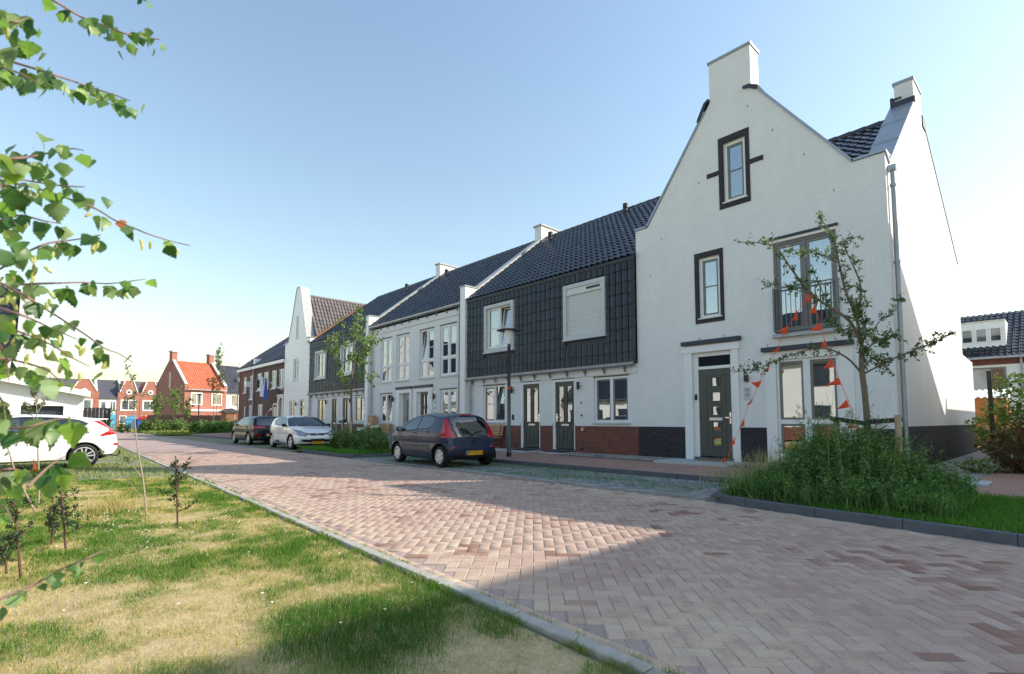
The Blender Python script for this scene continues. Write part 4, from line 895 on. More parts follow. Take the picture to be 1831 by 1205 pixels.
# the neighbours just outside the picture: their shadows and reflections reach into it
n1 = thing('neighbour_house', 'white house next door to the right, its shadow falls on the corner house', 'house', (2, 17, 0))
MB().prism([(13.2, 0), (13.2, 6.6), (14.7, 8.35), (21.5, 3.4), (21.5, 0)], -.35, 4.55, 'x').build('wall', 'white_brick', n1); MB().box(-.35, 4.55, 21.9, 28.5, 0, 3.75).build('rear_extension', 'white_brick', n1)
MB().prism([(13.1, 6.62), (14.7, 8.45), (21.7, 3.36), (21.7, 3.46), (14.7, 8.55), (13.1, 6.72)], -.37, 4.57, 'x').build('roof', 'tile_dark', n1)
n2 = thing('neighbour_house', 'large gabled house further right whose shadow covers the near road', 'house', (11, 17, 0))
MB().prism([(4.6, 0), (20, 0), (20, 7.3), (15.2, 12.0), (9.6, 12.0), (4.6, 7.2)], 13.5, 22, 'y').build('wall', 'white_brick', n2)
MB().prism([(4.5, 7.25), (9.6, 12.02), (15.2, 12.02), (20.1, 7.3), (20.1, 7.4), (15.2, 12.14), (9.6, 12.14), (4.5, 7.37)], 13.55, 22.1, 'y').build('roof', 'tile_dark', n2)
for i, (xa, xb, ev, rg, gm) in enumerate(((-19, -6.5, 5.4, 9.2, 'white_brick'), (-33, -19.5, 3.4, 7.2, 'white_brick'), (-41, -33.5, 6.2, 9.4, 'white_brick'), (-74, -50.5, 5.5, 9.3, 'white_brick'))):
    o = thing('opposite_house', ['white house across the street behind the camera with teal door', 'low white house with a long dark roof across the street', 'tall white gabled house across the street', 'white terrace across the street further left'][i], 'house', ((xa + xb) / 2, -12, 0))
    b = MB(); b.box(xa, xb, -18, -10, .9, ev).build('wall', 'white_brick', o); MB().box(xa, xb, -18, -9.99, 0, .9).build('plinth', 'red_brick', o)
    MB().prism([(-9.6, ev - .2), (-14, rg), (-18.4, ev - .2), (-18.4, ev - .35), (-14, rg - .15), (-9.6, ev - .35)], xa - .1, xb + .1, 'x').build('roof', 'tile_dark', o)
    n = int((xb - xa) / 2.6)
    for k in range(n):
        xc = xa + (k + .5) * (xb - xa) / n
        for zc in ((1.6,) if ev < 4 else (1.6, 4.2)): MB().box(xc - .55, xc + .55, -9.985, -9.93, zc - .7, zc + .7).build('window', 'lead', o)

# ------------------------------------------------------------------ ground, road, pavements, kerbs
def struct(name, mb, mats, **k): return tag(mb.build(name, mats, None, **k), kind='structure')
def sheetbrick(name, c1, c2, mortar, bw, bh, ms=.008, ang=0.0, blotch=.2):
    k = NT(name); mp = k.n('Mapping'); k.link(k.pos(), mp.inputs[0]); mp.inputs['Rotation'].default_value = (0, 0, ang)
    br = k.n('TexBrick'); k.link(mp.outputs[0], br.inputs['Vector']); br.inputs['Scale'].default_value = 1
    br.inputs['Brick Width'].default_value = bw; br.inputs['Row Height'].default_value = bh; br.inputs['Mortar Size'].default_value = ms; br.inputs['Mortar Smooth'].default_value = .2
    br.inputs['Color1'].default_value = c1; br.inputs['Color2'].default_value = c2; br.inputs['Mortar'].default_value = mortar
    n = k.noise(k.pos(), .9, 5); n2 = k.noise(k.pos(), 60, 3)
    c = k.mix(1.0, br.outputs[0], k.ramp(n, [(.3, 1 - blotch), (.7, 1.05)]), 'MULTIPLY'); c = k.mix(1.0, c, k.ramp(n2, [(.3, .82), (.7, 1.08)]), 'MULTIPLY')
    k.base(c); k.rough(.88); k.bump(k.math('ADD', k.math('MULTIPLY', br.outputs['Fac'], -1), k.math('MULTIPLY', n2, .4)), .4, .006); M[name] = k.m
sheetbrick('road_sheet', srgb(182, 160, 152), srgb(172, 149, 142), srgb(158, 142, 130), .21, .105, .006, PI / 4)
sheetbrick('walk_sheet', srgb(184, 142, 126), srgb(168, 128, 114), srgb(150, 128, 114), .21, .07, .006, 0)
sheetbrick('path_sheet', srgb(150, 152, 150), srgb(138, 140, 140), srgb(112, 112, 108), .3, .3, .01, 0)
sheetbrick('bay_sheet', srgb(136, 140, 132), srgb(122, 126, 120), srgb(124, 128, 84), .21, .21, .05, 0)
yedge = lambda x: 2.22 - .0377 * x
def ykerb(x):
    r = np.where(np.asarray(x) < -4.2, 7.98, 7.86 - .14 * (np.asarray(x) + 3.6)); return r if r.ndim else float(r)
tag(MB().box(-700, 500, -500, 700, -.5, -.065).build('ground', 'far_ground'), kind='structure')
road = struct('road', MB().poly([(-82, yedge(-82), -.006), (14, yedge(14), -.006), (14, 5.4, -.006), (-3.6, 7.9, -.006), (-4.2, 8.05, -.006), (-55, 8.05, -.006), (-60, 10.5, -.006), (-72, 11.5, -.006)]), 'road_sheet')
struct('side_street', MB().poly([(-90, 2, -.016), (-55, 1, -.016), (-58, 9, -.016), (-74, 11.2, -.016), (-95, 9, -.016)]), 'road_sheet')
struct('parking_bay', MB().poly([(-46, -6, -.02), (-14.55, -6, -.02), (-14.55, yedge(-14.55) - .02, -.02), (-46, yedge(-46) - .02, -.02)]), 'bay_sheet')
# herringbone bricks of the road
a_ = .108; L_, W_ = .2105, .1030
def brick_geo(sx, sy, zt=0.0, bev=.0045):
    x, y = sx / 2, sy / 2; xi, yi = x - bev, y - bev
    P = [(-x, -y, zt - .014), (x, -y, zt - .014), (x, y, zt - .014), (-x, y, zt - .014), (-x, -y, zt - .004), (x, -y, zt - .004), (x, y, zt - .004), (-x, y, zt - .004), (-xi, -yi, zt), (xi, -yi, zt), (xi, yi, zt), (-xi, yi, zt)]
    F = [(0, 1, 5, 4), (1, 2, 6, 5), (2, 3, 7, 6), (3, 0, 4, 7), (4, 5, 9, 8), (5, 6, 10, 9), (6, 7, 11, 10), (7, 4, 8, 11), (8, 9, 10, 11)]
    return np.array(P), np.array(F)
def vnoise(x, y, seed=0):
    r = np.random.default_rng(seed).random((64, 64)); xi = np.floor(x).astype(int); yi = np.floor(y).astype(int); fx = x - xi; fy = y - yi; fx = fx * fx * (3 - 2 * fx); fy = fy * fy * (3 - 2 * fy)
    g = lambda i, j: r[i % 64, j % 64]
    return (g(xi, yi) * (1 - fx) + g(xi + 1, yi) * fx) * (1 - fy) + (g(xi, yi + 1) * (1 - fx) + g(xi + 1, yi + 1) * fx) * fy
def fnoise(x, y, seed=0): return .55 * vnoise(x, y, seed) + .28 * vnoise(x * 2.1, y * 2.1, seed + 1) + .17 * vnoise(x * 4.3, y * 4.3, seed + 2)
def lay_bricks(parent, C, A, Z, sx, sy, mat, name, single, groupname='bricks', inview=True, dark=None, darkmat=None):
    """C centres (n,2), A angles, Z heights"""
    P, F = brick_geo(sx, sy); n = len(C); order = np.argsort(np.hypot(C[:, 0], C[:, 1]))
    if single and inview:
        vis = []; hid = []
        for i in order:
            q = project((C[i, 0], C[i, 1], 0)); (vis if (-20 < q[0] < 1850 and q[1] < 1215) else hid).append(i)
        order = np.array(vis + hid)
    tx = RNG.normal(0, .0028, n); ty = RNG.normal(0, .0028, n)
    if single:
        ms = []
        for mt in (mat, darkmat or mat): me = bpy.data.meshes.new(name); me.from_pydata([tuple(p) for p in P], [], [tuple(f) for f in F]); me.materials.append(M[mt]); ms.append(me)
        for i in order[:single]:
            o = bpy.data.objects.new(name, ms[int(dark[i]) if dark is not None else 0]); COL.objects.link(o); o.parent = parent; o.location = (C[i, 0], C[i, 1], Z[i]); o.rotation_euler = (tx[i], ty[i], A[i])
    idx = order[single:]; m = len(idx)
    if m:
        c, s = np.cos(A[idx]), np.sin(A[idx])
        X = P[None, :, 0] * c[:, None] - P[None, :, 1] * s[:, None]; Y = P[None, :, 0] * s[:, None] + P[None, :, 1] * c[:, None]
        ZZ = P[None, :, 2] + Z[idx][:, None] + P[None, :, 0] * tx[idx][:, None] + P[None, :, 1] * ty[idx][:, None]
        V = np.stack([X + C[idx, 0][:, None], Y + C[idx, 1][:, None], ZZ], -1).reshape(-1, 3)
        FF = (np.arange(m)[:, None, None] * len(P) + F[None]).reshape(-1, 4)
        np_mesh(groupname, V, FF, [mat, darkmat] if darkmat else mat, parent, rnd=np.repeat(RNG.random(m), len(F)), kind='stuff', midx=np.repeat(dark[idx].astype(int), len(F)) if dark is not None else None)
cs = []; an = []
for i in range(-190, 190):
    for j in range(-30, 260):
        kk = (i - j) % 4
        if kk == 0: u, v, t = i + 1.0, j + .5, 0
        elif kk == 3: u, v, t = i + .5, j + 1.0, 1
        else: continue
        u *= a_; v *= a_; x = (u - v) * .70711 * 1.0; y = (u + v) * .70711
        if not (-26 < x < 4 and y > 1): continue
        if y < yedge(x) + .275 or y > ykerb(x) - .10: continue
        cs.append((x, y)); an.append(PI / 4 if t == 0 else PI / 4 + PI / 2)
C_ = np.array(cs); A_ = np.array(an)
dk_ = (fnoise(C_[:, 0] * .9 + 11, C_[:, 1] * 1.6 + 31, 77) > .60) & (RNG.random(len(C_)) < .42) | (RNG.random(len(C_)) < .008)
lay_bricks(road, C_, A_, (fnoise(C_[:, 0] * .6 + 50, C_[:, 1] * .6 + 50, 3) - .5) * .012 + RNG.normal(0, .0012, len(C_)), L_, W_, 'road_brick', 'paving_brick', 300, 'paving_bricks', True, dk_, 'road_brick_dark')
# the straight course along the edging
xs = np.arange(-26, 4, .2125); lay_bricks(road, np.stack([xs, 2.22 - .0377 * xs + .165], 1), np.full(len(xs), -.0377) + RNG.normal(0, .006, len(xs)), RNG.normal(0, .0015, len(xs)), L_, W_, 'road_brick', 'edge_brick', 0, 'edge_bricks')
# pale concrete edging of the verge
edg = tag(bpy.data.objects.new('edging', None), kind='structure'); COL.objects.link(edg)
me = None
for k in range(34):
    x = 3.5 - k * 1.004; m = MB(); h = 1.0 if x > -15 else .92
    m.bbox(-.498, .498, -.048, .048, -.12, .024 if x > -14.6 else .0, .008)
    o = m.build('edging_stone', 'concrete', edg); o.location = (x - .5, yedge(x - .5) + .05 + random.gauss(0, .005), random.gauss(0, .003)); o.rotation_euler = (0, random.gauss(0, .003), -.0377 + random.gauss(0, .003))
def kerb_path(name, path, w=.13, top=.115, mat='kerb_dark', piece=1.0):
    root = tag(bpy.data.objects.new(name, None), kind='structure'); COL.objects.link(root)
    P = [Vector(p) for p in path]; seg = []; acc = [0]
    for a, b in zip(P[:-1], P[1:]): acc.append(acc[-1] + (b - a).length)
    def at(d):
        for i in range(len(P) - 1):
            if d <= acc[i + 1] or i == len(P) - 2:
                t = (d - acc[i]) / (acc[i + 1] - acc[i]); return P[i].lerp(P[i + 1], t), (P[i + 1] - P[i]).normalized()
    n = max(1, round(acc[-1] / piece))
    for k in range(n):
        d0, d1 = acc[-1] * k / n + .004, acc[-1] * (k + 1) / n - .004; m = MB(); prof = [(-w / 2, -.15), (-w / 2, top - .03), (-w / 2 + .025, top - .005), (-w / 2 + .05, top), (w / 2 - .01, top), (w / 2, top - .01), (w / 2, -.15)]
        R = []
        for t in (0, .25, .5, .75, 1):
            p, d = at(d0 + (d1 - d0) * t); p1, e1 = at(min(acc[-1], d0 + (d1 - d0) * t + .15)); p0, e0 = at(max(0, d0 + (d1 - d0) * t - .15)); dd = (e0 + e1).normalized(); nrm = Vector((dd.y, -dd.x))
            R.append([(p.x - nrm.x * o_, p.y - nrm.y * o_, z) for o_, z in prof])
        q = len(prof); m.add([v for r in R for v in r], [(i * q + j, i * q + (j + 1) % q, (i + 1) * q + (j + 1) % q, (i + 1) * q + j) for i in range(4) for j in range(q)] + [tuple(range(q)), tuple(range(5 * q - 1, 4 * q - 1, -1))])
        m.build('kerb_stone', mat, root)
    return root
kerb_path('kerb', [(-4.02, 10.42), (-16.7, 10.42)])
kerb_path('kerb', [(3.4, 6.95), (.6, 7.28), (-1.5, 7.56), (-3.2, 7.8), (-3.75, 7.93), (-4.0, 8.2), (-4.08, 8.7), (-4.08, 10.36)])
kerb_path('kerb', [(-16.7, 10.36), (-16.72, 8.75), (-16.95, 8.3), (-17.4, 8.14), (-19.3, 8.17), (-21.3, 8.25), (-21.9, 8.5), (-22.2, 9.0), (-22.2, 10.36)])
kerb_path('kerb', [(-22.5, 10.42), (-52, 10.42)], piece=2.0)
# grass-jointed parking strip
strip = struct('parking_strip', MB().poly([(-16.65, 7.9, -.001), (-3.5, 7.86, -.001), (-4.0, 8.4, -.001), (-4.06, 10.36, -.001), (-16.65, 10.36, -.001)]), 'joint_sand')
xs = np.arange(-16.6, -4.6, .218); ys = np.arange(8.3, 10.35, .130); X, Y = np.meshgrid(xs, ys); X = X + (np.arange(len(ys)) % 2)[:, None] * .109; Cc = np.stack([X.ravel(), Y.ravel()], 1); Cc = Cc + RNG.normal(0, .004, Cc.shape)
lay_bricks(strip, Cc, RNG.normal(0, .02, len(Cc)), RNG.normal(.012, .002, len(Cc)), .185, .095, 'dark_paver', 'setts', 0, 'setts')
xs = np.arange(-16.6, -4.2, .2125); Cc = np.concatenate([np.stack([xs, np.full(len(xs), 8.10)], 1), np.stack([xs + .05, np.full(len(xs), 8.205)], 1)])
for xx in (-4.66, -4.55, -4.44, -4.33, -4.22, -9.6): Cc = np.concatenate([Cc, np.stack([np.full(10, xx), np.arange(8.32, 10.4, .212)[:10]], 1)])
lay_bricks(strip, Cc, np.where(np.arange(len(Cc)) < 2 * len(xs), 0, PI / 2) + RNG.normal(0, .01, len(Cc)), RNG.normal(.013, .002, len(Cc)), .205, .1, 'grey_paver', 'border_setts', 0, 'border_setts')
struct('far_parking_strip', MB().poly([(-52, 8.03, .0), (-22.25, 8.03, .0), (-22.25, 10.36, .0), (-52, 10.36, .0)]), 'bay_sheet')
# pavement
struct('pavement', MB().poly([(-53, 10.48, .10), (-4.08, 10.48, .10), (-4.08, 12.35, .165), (-53, 12.35, .165)]).poly([(-53, 12.35, .165), (-2.5, 12.35, .165), (-2.5, 13.6, .2), (-53, 13.6, .2)]), 'walk_sheet')
struct('pavement', MB().poly([(-4.08, 10.9, .105), (9, 10.9, .105), (9, 12.35, .155), (-4.08, 12.35, .163)]), 'walk_sheet')
struct('side_path', MB().poly([(-2.5, 12.351, .157), (-1.35, 12.351, .157), (-1.2, 29, .17), (-2.58, 29, .17)]), 'path_sheet')
struct('side_yard', MB().poly([(-1.35, 12.351, .153), (9, 12.351, .153), (9, 15.2, .153), (-1.33, 15.2, .153)]), 'walk_sheet')
for n_, pts in (('door_slab', (-7.7, -5.75, 12.2, 13.46)), ('door_slab', (-14.2, -13.0, 12.55, 13.46)), ('door_slab', (-12.5, -11.5, 12.75, 13.46)), ('terrace_slab', (-17.2, -14.25, 12.45, 13.46)), ('terrace_slab', (-25.5, -23.0, 12.2, 13.46)), ('path_slab', (-2.3, -1.1, 11.9, 12.7))):
    struct(n_, MB().bbox(pts[0], pts[1], pts[2], pts[3], .1, .215 if n_ != 'path_slab' else .185, .006), 'slab')
def mat_(label, x0, x1, y0, y1, m, z=.217): tag(MB().bbox(x0, x1, y0, y1, z, z + .02, .005).build('door_mat', m), label, 'door mat')
mat_('brown fibre door mat on the slab of the corner house', -7.0, -6.3, 13.0, 13.42, 'mat_fibre'); mat_('black door mat at the tile-hung house by the corner house', -12.4, -11.6, 12.9, 13.4, 'black_plastic'); mat_('black door mat before the door behind the street lamp', -14.05, -13.2, 12.85, 13.4, 'black_plastic')
# gravel beds along the facades
def gravel(x0, x1, y0, y1, n):
    g = struct('gravel_bed', MB().poly([(x0, y0, .178), (x1, y0, .178), (x1, y1, .206), (x0, y1, .206)]), 'joint_sand')
    base = np.array([(1, 0, 0), (-1, 0, 0), (0, 1, 0), (0, -1, 0), (0, 0, .7), (0, 0, -.7)]); F = np.array([(0, 2, 4), (2, 1, 4), (1, 3, 4), (3, 0, 4), (2, 0, 5), (1, 2, 5), (3, 1, 5), (0, 3, 5)])
    r = RNG.uniform(.008, .022, n); a = RNG.uniform(0, PI, n); sc = RNG.uniform(.6, 1.3, (n, 3)); B = base[None] * sc[:, None, :] * r[:, None, None]
    X = B[..., 0] * np.cos(a)[:, None] - B[..., 1] * np.sin(a)[:, None]; Y = B[..., 0] * np.sin(a)[:, None] + B[..., 1] * np.cos(a)[:, None]
    cx, cy = RNG.uniform(x0, x1, n), RNG.uniform(y0, y1, n); V = np.stack([X + cx[:, None], Y + cy[:, None], B[..., 2] + (.186 + .025 * (cy - y0) / (y1 - y0))[:, None]], -1).reshape(-1, 3)
    np_mesh('pebbles', V, (np.arange(n)[:, None, None] * 6 + F[None]).reshape(-1, 3), 'gravel', g, rnd=np.repeat(RNG.random(n), 8), kind='stuff')
paver('gravel', [(0, srgb(110, 104, 98)), (.5, srgb(150, 144, 136)), (1, srgb(190, 186, 178))], 0.0)
gravel(-11.45, -7.72, 12.42, 13.48, 5200); gravel(-5.73, -2.62, 12.40, 13.48, 3600)
tag(MB().lathe((-9.9, 12.75, .2), [(.001, .012), (.17, .012), (.18, 0)], 20).build('manhole_cover', 'kerb_dark'), 'round dark manhole cover in the gravel under the shuttered window', 'manhole cover')
# planted beds and verge: soil
def soil_sheet(name, x0, x1, y0, y1, z, mat, amp=.03, step=.15, clip=None):
    nx, ny = int((x1 - x0) / step) + 1, int((y1 - y0) / step) + 1; X, Y = np.meshgrid(np.linspace(x0, x1, nx), np.linspace(y0, y1, ny), indexing='ij')
    if clip is not None: Y = np.minimum(Y, clip(X))
    Z = z + (fnoise(X * 1.1 + 90, Y * 1.1 + 90, 11) - .5) * amp * 2
    V = np.stack([X, Y, Z], -1).reshape(-1, 3); I = np.arange(nx * ny).reshape(nx, ny)
    F = np.stack([I[:-1, :-1], I[1:, :-1], I[1:, 1:], I[:-1, 1:]], -1).reshape(-1, 4)
    return tag(np_mesh(name, V, F, mat, None, smooth=True), kind='structure')
soil_sheet('verge', -14.5, 5, -7, 3.2, -.015, 'dry_soil', .022, .12, lambda X: yedge(X) - .012)
soil_sheet('planting_bed', -4.0, 9, 7.2, 10.9, .09, 'dark_soil', .04, .15)
V0 = bpy.data.objects['planting_bed']
me = V0.data
for v in me.vertices:
    yk = ykerb(v.co.x) + .03
    if v.co.y < yk: v.co.y = yk; v.co.z = .07
soil_sheet('planting_bed', -22.1, -16.8, 8.25, 10.36, .09, 'dark_soil', .04)
soil_sheet('planting_bed', -1.3, 4, 15.2, 30, .14, 'dark_soil', .04, .4)
soil_sheet('far_green', -80, -55, 8.6, 30, .0, 'far_ground', .06, .8); soil_sheet('far_green', -112, -84, -12, 16, .0, 'far_ground', .06, 1.2)

# ------------------------------------------------------------------ grass
def blades(x, y, z, h, w, rnd, mats, name, lean=.5, parent=None, kind='stuff'):
    n = len(x); a = RNG.uniform(0, 2 * PI, n); l = RNG.normal(0, lean, n) * h; la = RNG.uniform(0, 2 * PI, n)
    dx, dy = np.cos(a) * w / 2, np.sin(a) * w / 2; lx, ly = np.cos(la) * l, np.sin(la) * l
    V = np.stack([np.stack([x - dx, y - dy, z], -1), np.stack([x + dx, y + dy, z], -1), np.stack([x + dx * .75 + lx * .35, y + dy * .75 + ly * .35, z + h * .6], -1), np.stack([x - dx * .75 + lx * .35, y - dy * .75 + ly * .35, z + h * .6], -1), np.stack([x + lx, y + ly, z + h], -1), np.stack([x + lx + dx * .1, y + ly + dy * .1, z + h * .995], -1)], 1).reshape(-1, 3)
    F = (np.arange(n)[:, None, None] * 6 + np.array([(0, 1, 2, 3), (3, 2, 5, 4)])[None]).reshape(-1, 4)
    o = np_mesh(name, V, F, mats, parent, rnd=np.repeat(rnd, 2)); o['kind'] = kind; return o
# verge grass: dry and patchy, greener in places
N = 420000
x = -1.0 - 13.3 * RNG.random(N) ** 1.6; y = RNG.uniform(-1.6, 3.0, N)
ok = (y < yedge(x) - .03) & (y > -.35 + .012 * x - .3); x, y = x[ok], y[ok]
g = fnoise(x * .8 + 20, y * 1.3 + 20, 21); g2 = fnoise(x * 3.2 + 7, y * 3.2 + 9, 31); g3 = fnoise(x * 9 + 7, y * 9 + 9, 41)
green = np.clip((g * .45 + g2 * .35 + g3 * .2 - .38) * 4.0, 0, 1)
lush = np.exp(-((x + 2.9) / .75) ** 2 - ((y - 1.55) / .5) ** 2)  # one patch of thicker, taller, greener grass
green = np.maximum(green, np.clip(2.6 * lush * (.2 + g2), 0, 1))
bare = np.clip((fnoise(x * 1.3 + 3, y * 1.9 + 40, 51) * .6 + g2 * .4 - .50) * 6, 0, 1); near = np.clip((x + 2.6) / .5, 0, 1) * np.clip((y - 1.1) / .4, 0, 1)
keep = RNG.random(len(x)) < np.clip(.30 + .70 * green - .45 * bare * (1 - green) - .95 * near * (g2 < .50), .03, 1); x, y, green, lush = x[keep], y[keep], green[keep], lush[keep]
n = len(x); h = RNG.uniform(.012, .034, n) + .05 * green ** 1.5 * RNG.random(n) + .045 * lush * RNG.random(n); dist = np.hypot(x, y)
rn = np.clip(1.06 - green * .85 - .35 * lush + RNG.normal(0, .17, n), .0, .99)
tag(blades(x, y, np.full(n, -.02), h, np.clip(dist * .00085, .0022, .010), rn, 'grass', 'verge_grass', .8), 'dry patchy grass of the verge in the foreground', 'grass')
# tufts leaning over the edging and sprouting in the gutter joint
nc = 150; cx = -1.2 - 13 * RNG.random(nc) ** 1.3; cl = np.repeat(np.arange(nc), 26); x = cx[cl] + RNG.normal(0, .035, len(cl)); out = RNG.random(nc)[cl] < .3
y = yedge(x) + np.where(out, .115, -.012) + RNG.normal(0, .012, len(cl)); n = len(x)
tag(blades(x, y, np.full(n, -.012), RNG.uniform(.02, .075, n), np.clip(np.hypot(x, y) * .0009, .0025, .009), np.clip(RNG.normal(.4, .25, n), 0, .95), 'grass', 'edge_grass', .9), 'grass tufts growing along the concrete edging', 'grass')
# daisies
n = 260; x = np.concatenate([RNG.normal(-8.0, .9, n // 2), RNG.uniform(-14, -3, n // 2)]); y = np.concatenate([RNG.normal(.9, .35, n // 2), RNG.uniform(.2, 2.7, n // 2)]); ok = y < yedge(x) - .05; x, y = x[ok], y[ok]; n = len(x)
xe = RNG.uniform(-14.4, -10.5, 90); x = np.concatenate([x, xe]); y = np.concatenate([y, yedge(xe) - RNG.uniform(.02, .3, 90)]); n = len(x)
s = RNG.uniform(.007, .013, n); z = RNG.uniform(.04, .1, n); hexa = [(math.cos(k * PI / 3), math.sin(k * PI / 3)) for k in range(6)]
V = np.stack([np.stack([x + c * s, y + d * s, z + RNG.normal(0, .003, n)], -1) for c, d in hexa], 1).reshape(-1, 3)
tag(np_mesh('daisies', V, np.arange(n * 6).reshape(-1, 6), 'daisy', rnd=RNG.random(n), kind='stuff'), 'small white daisies scattered in the verge grass', 'flowers')
# tall dry tuft
n = 620; a = RNG.uniform(0, 2 * PI, n); r = np.abs(RNG.normal(0, .3, n)); tag(blades(-9.3 + np.cos(a) * r * 1.4, .95 + np.sin(a) * r, np.full(n, -.02), RNG.uniform(.1, .3, n) * np.exp(-r) + .06, np.full(n, .005), RNG.random(n), 'straw', 'straw_tuft', .55), 'clump of tall dry straw-coloured grass in the verge', 'grass')
# grass in the joints of the parking strip, in the bays and on the lawn
n = 13000; x = RNG.uniform(-16.6, -4.6, n); y = RNG.uniform(8.25, 10.36, n); keep = RNG.random(n) < np.clip((fnoise(x * .7, y * 1.2 + 5, 61) - .30) * 2.6, .06, 1); x, y = x[keep], y[keep]
cl = np.repeat(np.arange(len(x)), 2); x = x[cl] + RNG.normal(0, .02, len(cl)); y = y[cl] + RNG.normal(0, .012, len(cl)); n = len(x)
tag(blades(x, y, np.full(n, .0), RNG.uniform(.012, .04, n), np.full(n, .012), RNG.random(n) * .8, 'lawn', 'joint_grass', .9), 'grass growing in the joints of the parking strip', 'grass')
n = 40000; x = RNG.uniform(-45, -14.6, n); y = RNG.uniform(-2, 3.5, n); ok = (y < yedge(x) - .1) & (fnoise(x * .4, y * .8, 71) > .42); x, y = x[ok], y[ok]; n = len(x)
tag(blades(x, y, np.full(n, -.02), RNG.uniform(.02, .07, n), np.full(n, .014), RNG.random(n), 'grass', 'bay_grass', .7), 'sparse dry grass between the pavers of the parking bays', 'grass')
n = 42000; x = RNG.uniform(-2.6, 2.6, n); y = RNG.uniform(7.0, 10.9, n); ok = y > ykerb(x) + .1; x, y = x[ok], y[ok]; n = len(x)
tag(blades(x, y, np.full(n, .07), RNG.uniform(.04, .11, n), np.full(n, .011), RNG.random(n) * .9, 'lawn', 'lawn_grass', .6), 'bright green lawn at the right behind the dark kerb', 'grass')
n = 9000; x = RNG.uniform(-22.1, -16.9, n); y = RNG.uniform(8.3, 10.3, n)
tag(blades(x, y, np.full(n, .07), RNG.uniform(.06, .2, n), np.full(n, .03), RNG.random(n), 'lawn', 'bed_grass', .6), 'green ground cover in the bed of the leafy street tree', 'grass')
n = 16000; x = RNG.uniform(-80, -55, n); y = RNG.uniform(8.8, 20, n); tag(blades(x, y, np.full(n, .0), RNG.uniform(.1, .35, n), np.full(n, .1), RNG.random(n), 'grass', 'far_grass', .6), 'rough grass on the far green', 'grass')

# ------------------------------------------------------------------ cars
def catmull(pts, per=24, closed=True):
    P = np.array(pts, float); n = len(P); out = []
    for i in range(n if closed else n - 1):
        p0, p1, p2, p3 = P[(i - 1) % n], P[i], P[(i + 1) % n], P[(i + 2) % n]
        t = np.linspace(0, 1, per, endpoint=False)[:, None]
        out.append(.5 * ((2 * p1) + (-p0 + p2) * t + (2 * p0 - 5 * p1 + 4 * p2 - p3) * t ** 2 + (-p0 + 3 * p1 - 3 * p2 + p3) * t ** 3))
    return np.concatenate(out)
def resample(P, n):
    Q = np.vstack([P, P[:1]]); d = np.r_[0, np.cumsum(np.linalg.norm(np.diff(Q, axis=0), axis=1))]; t = np.linspace(0, d[-1], n, endpoint=False)
    return np.stack([np.interp(t, d, Q[:, 0]), np.interp(t, d, Q[:, 1])], 1)
def in_poly(poly, x, z):
    r = np.zeros(len(x), bool); n = len(poly)
    for i in range(n):
        (x0, z0), (x1, z1) = poly[i - 1], poly[i]
        c = ((z0 > z) != (z1 > z)) & (x < (x1 - x0) * (z - z0) / (z1 - z0 + 1e-12) + x0); r ^= c
    return r
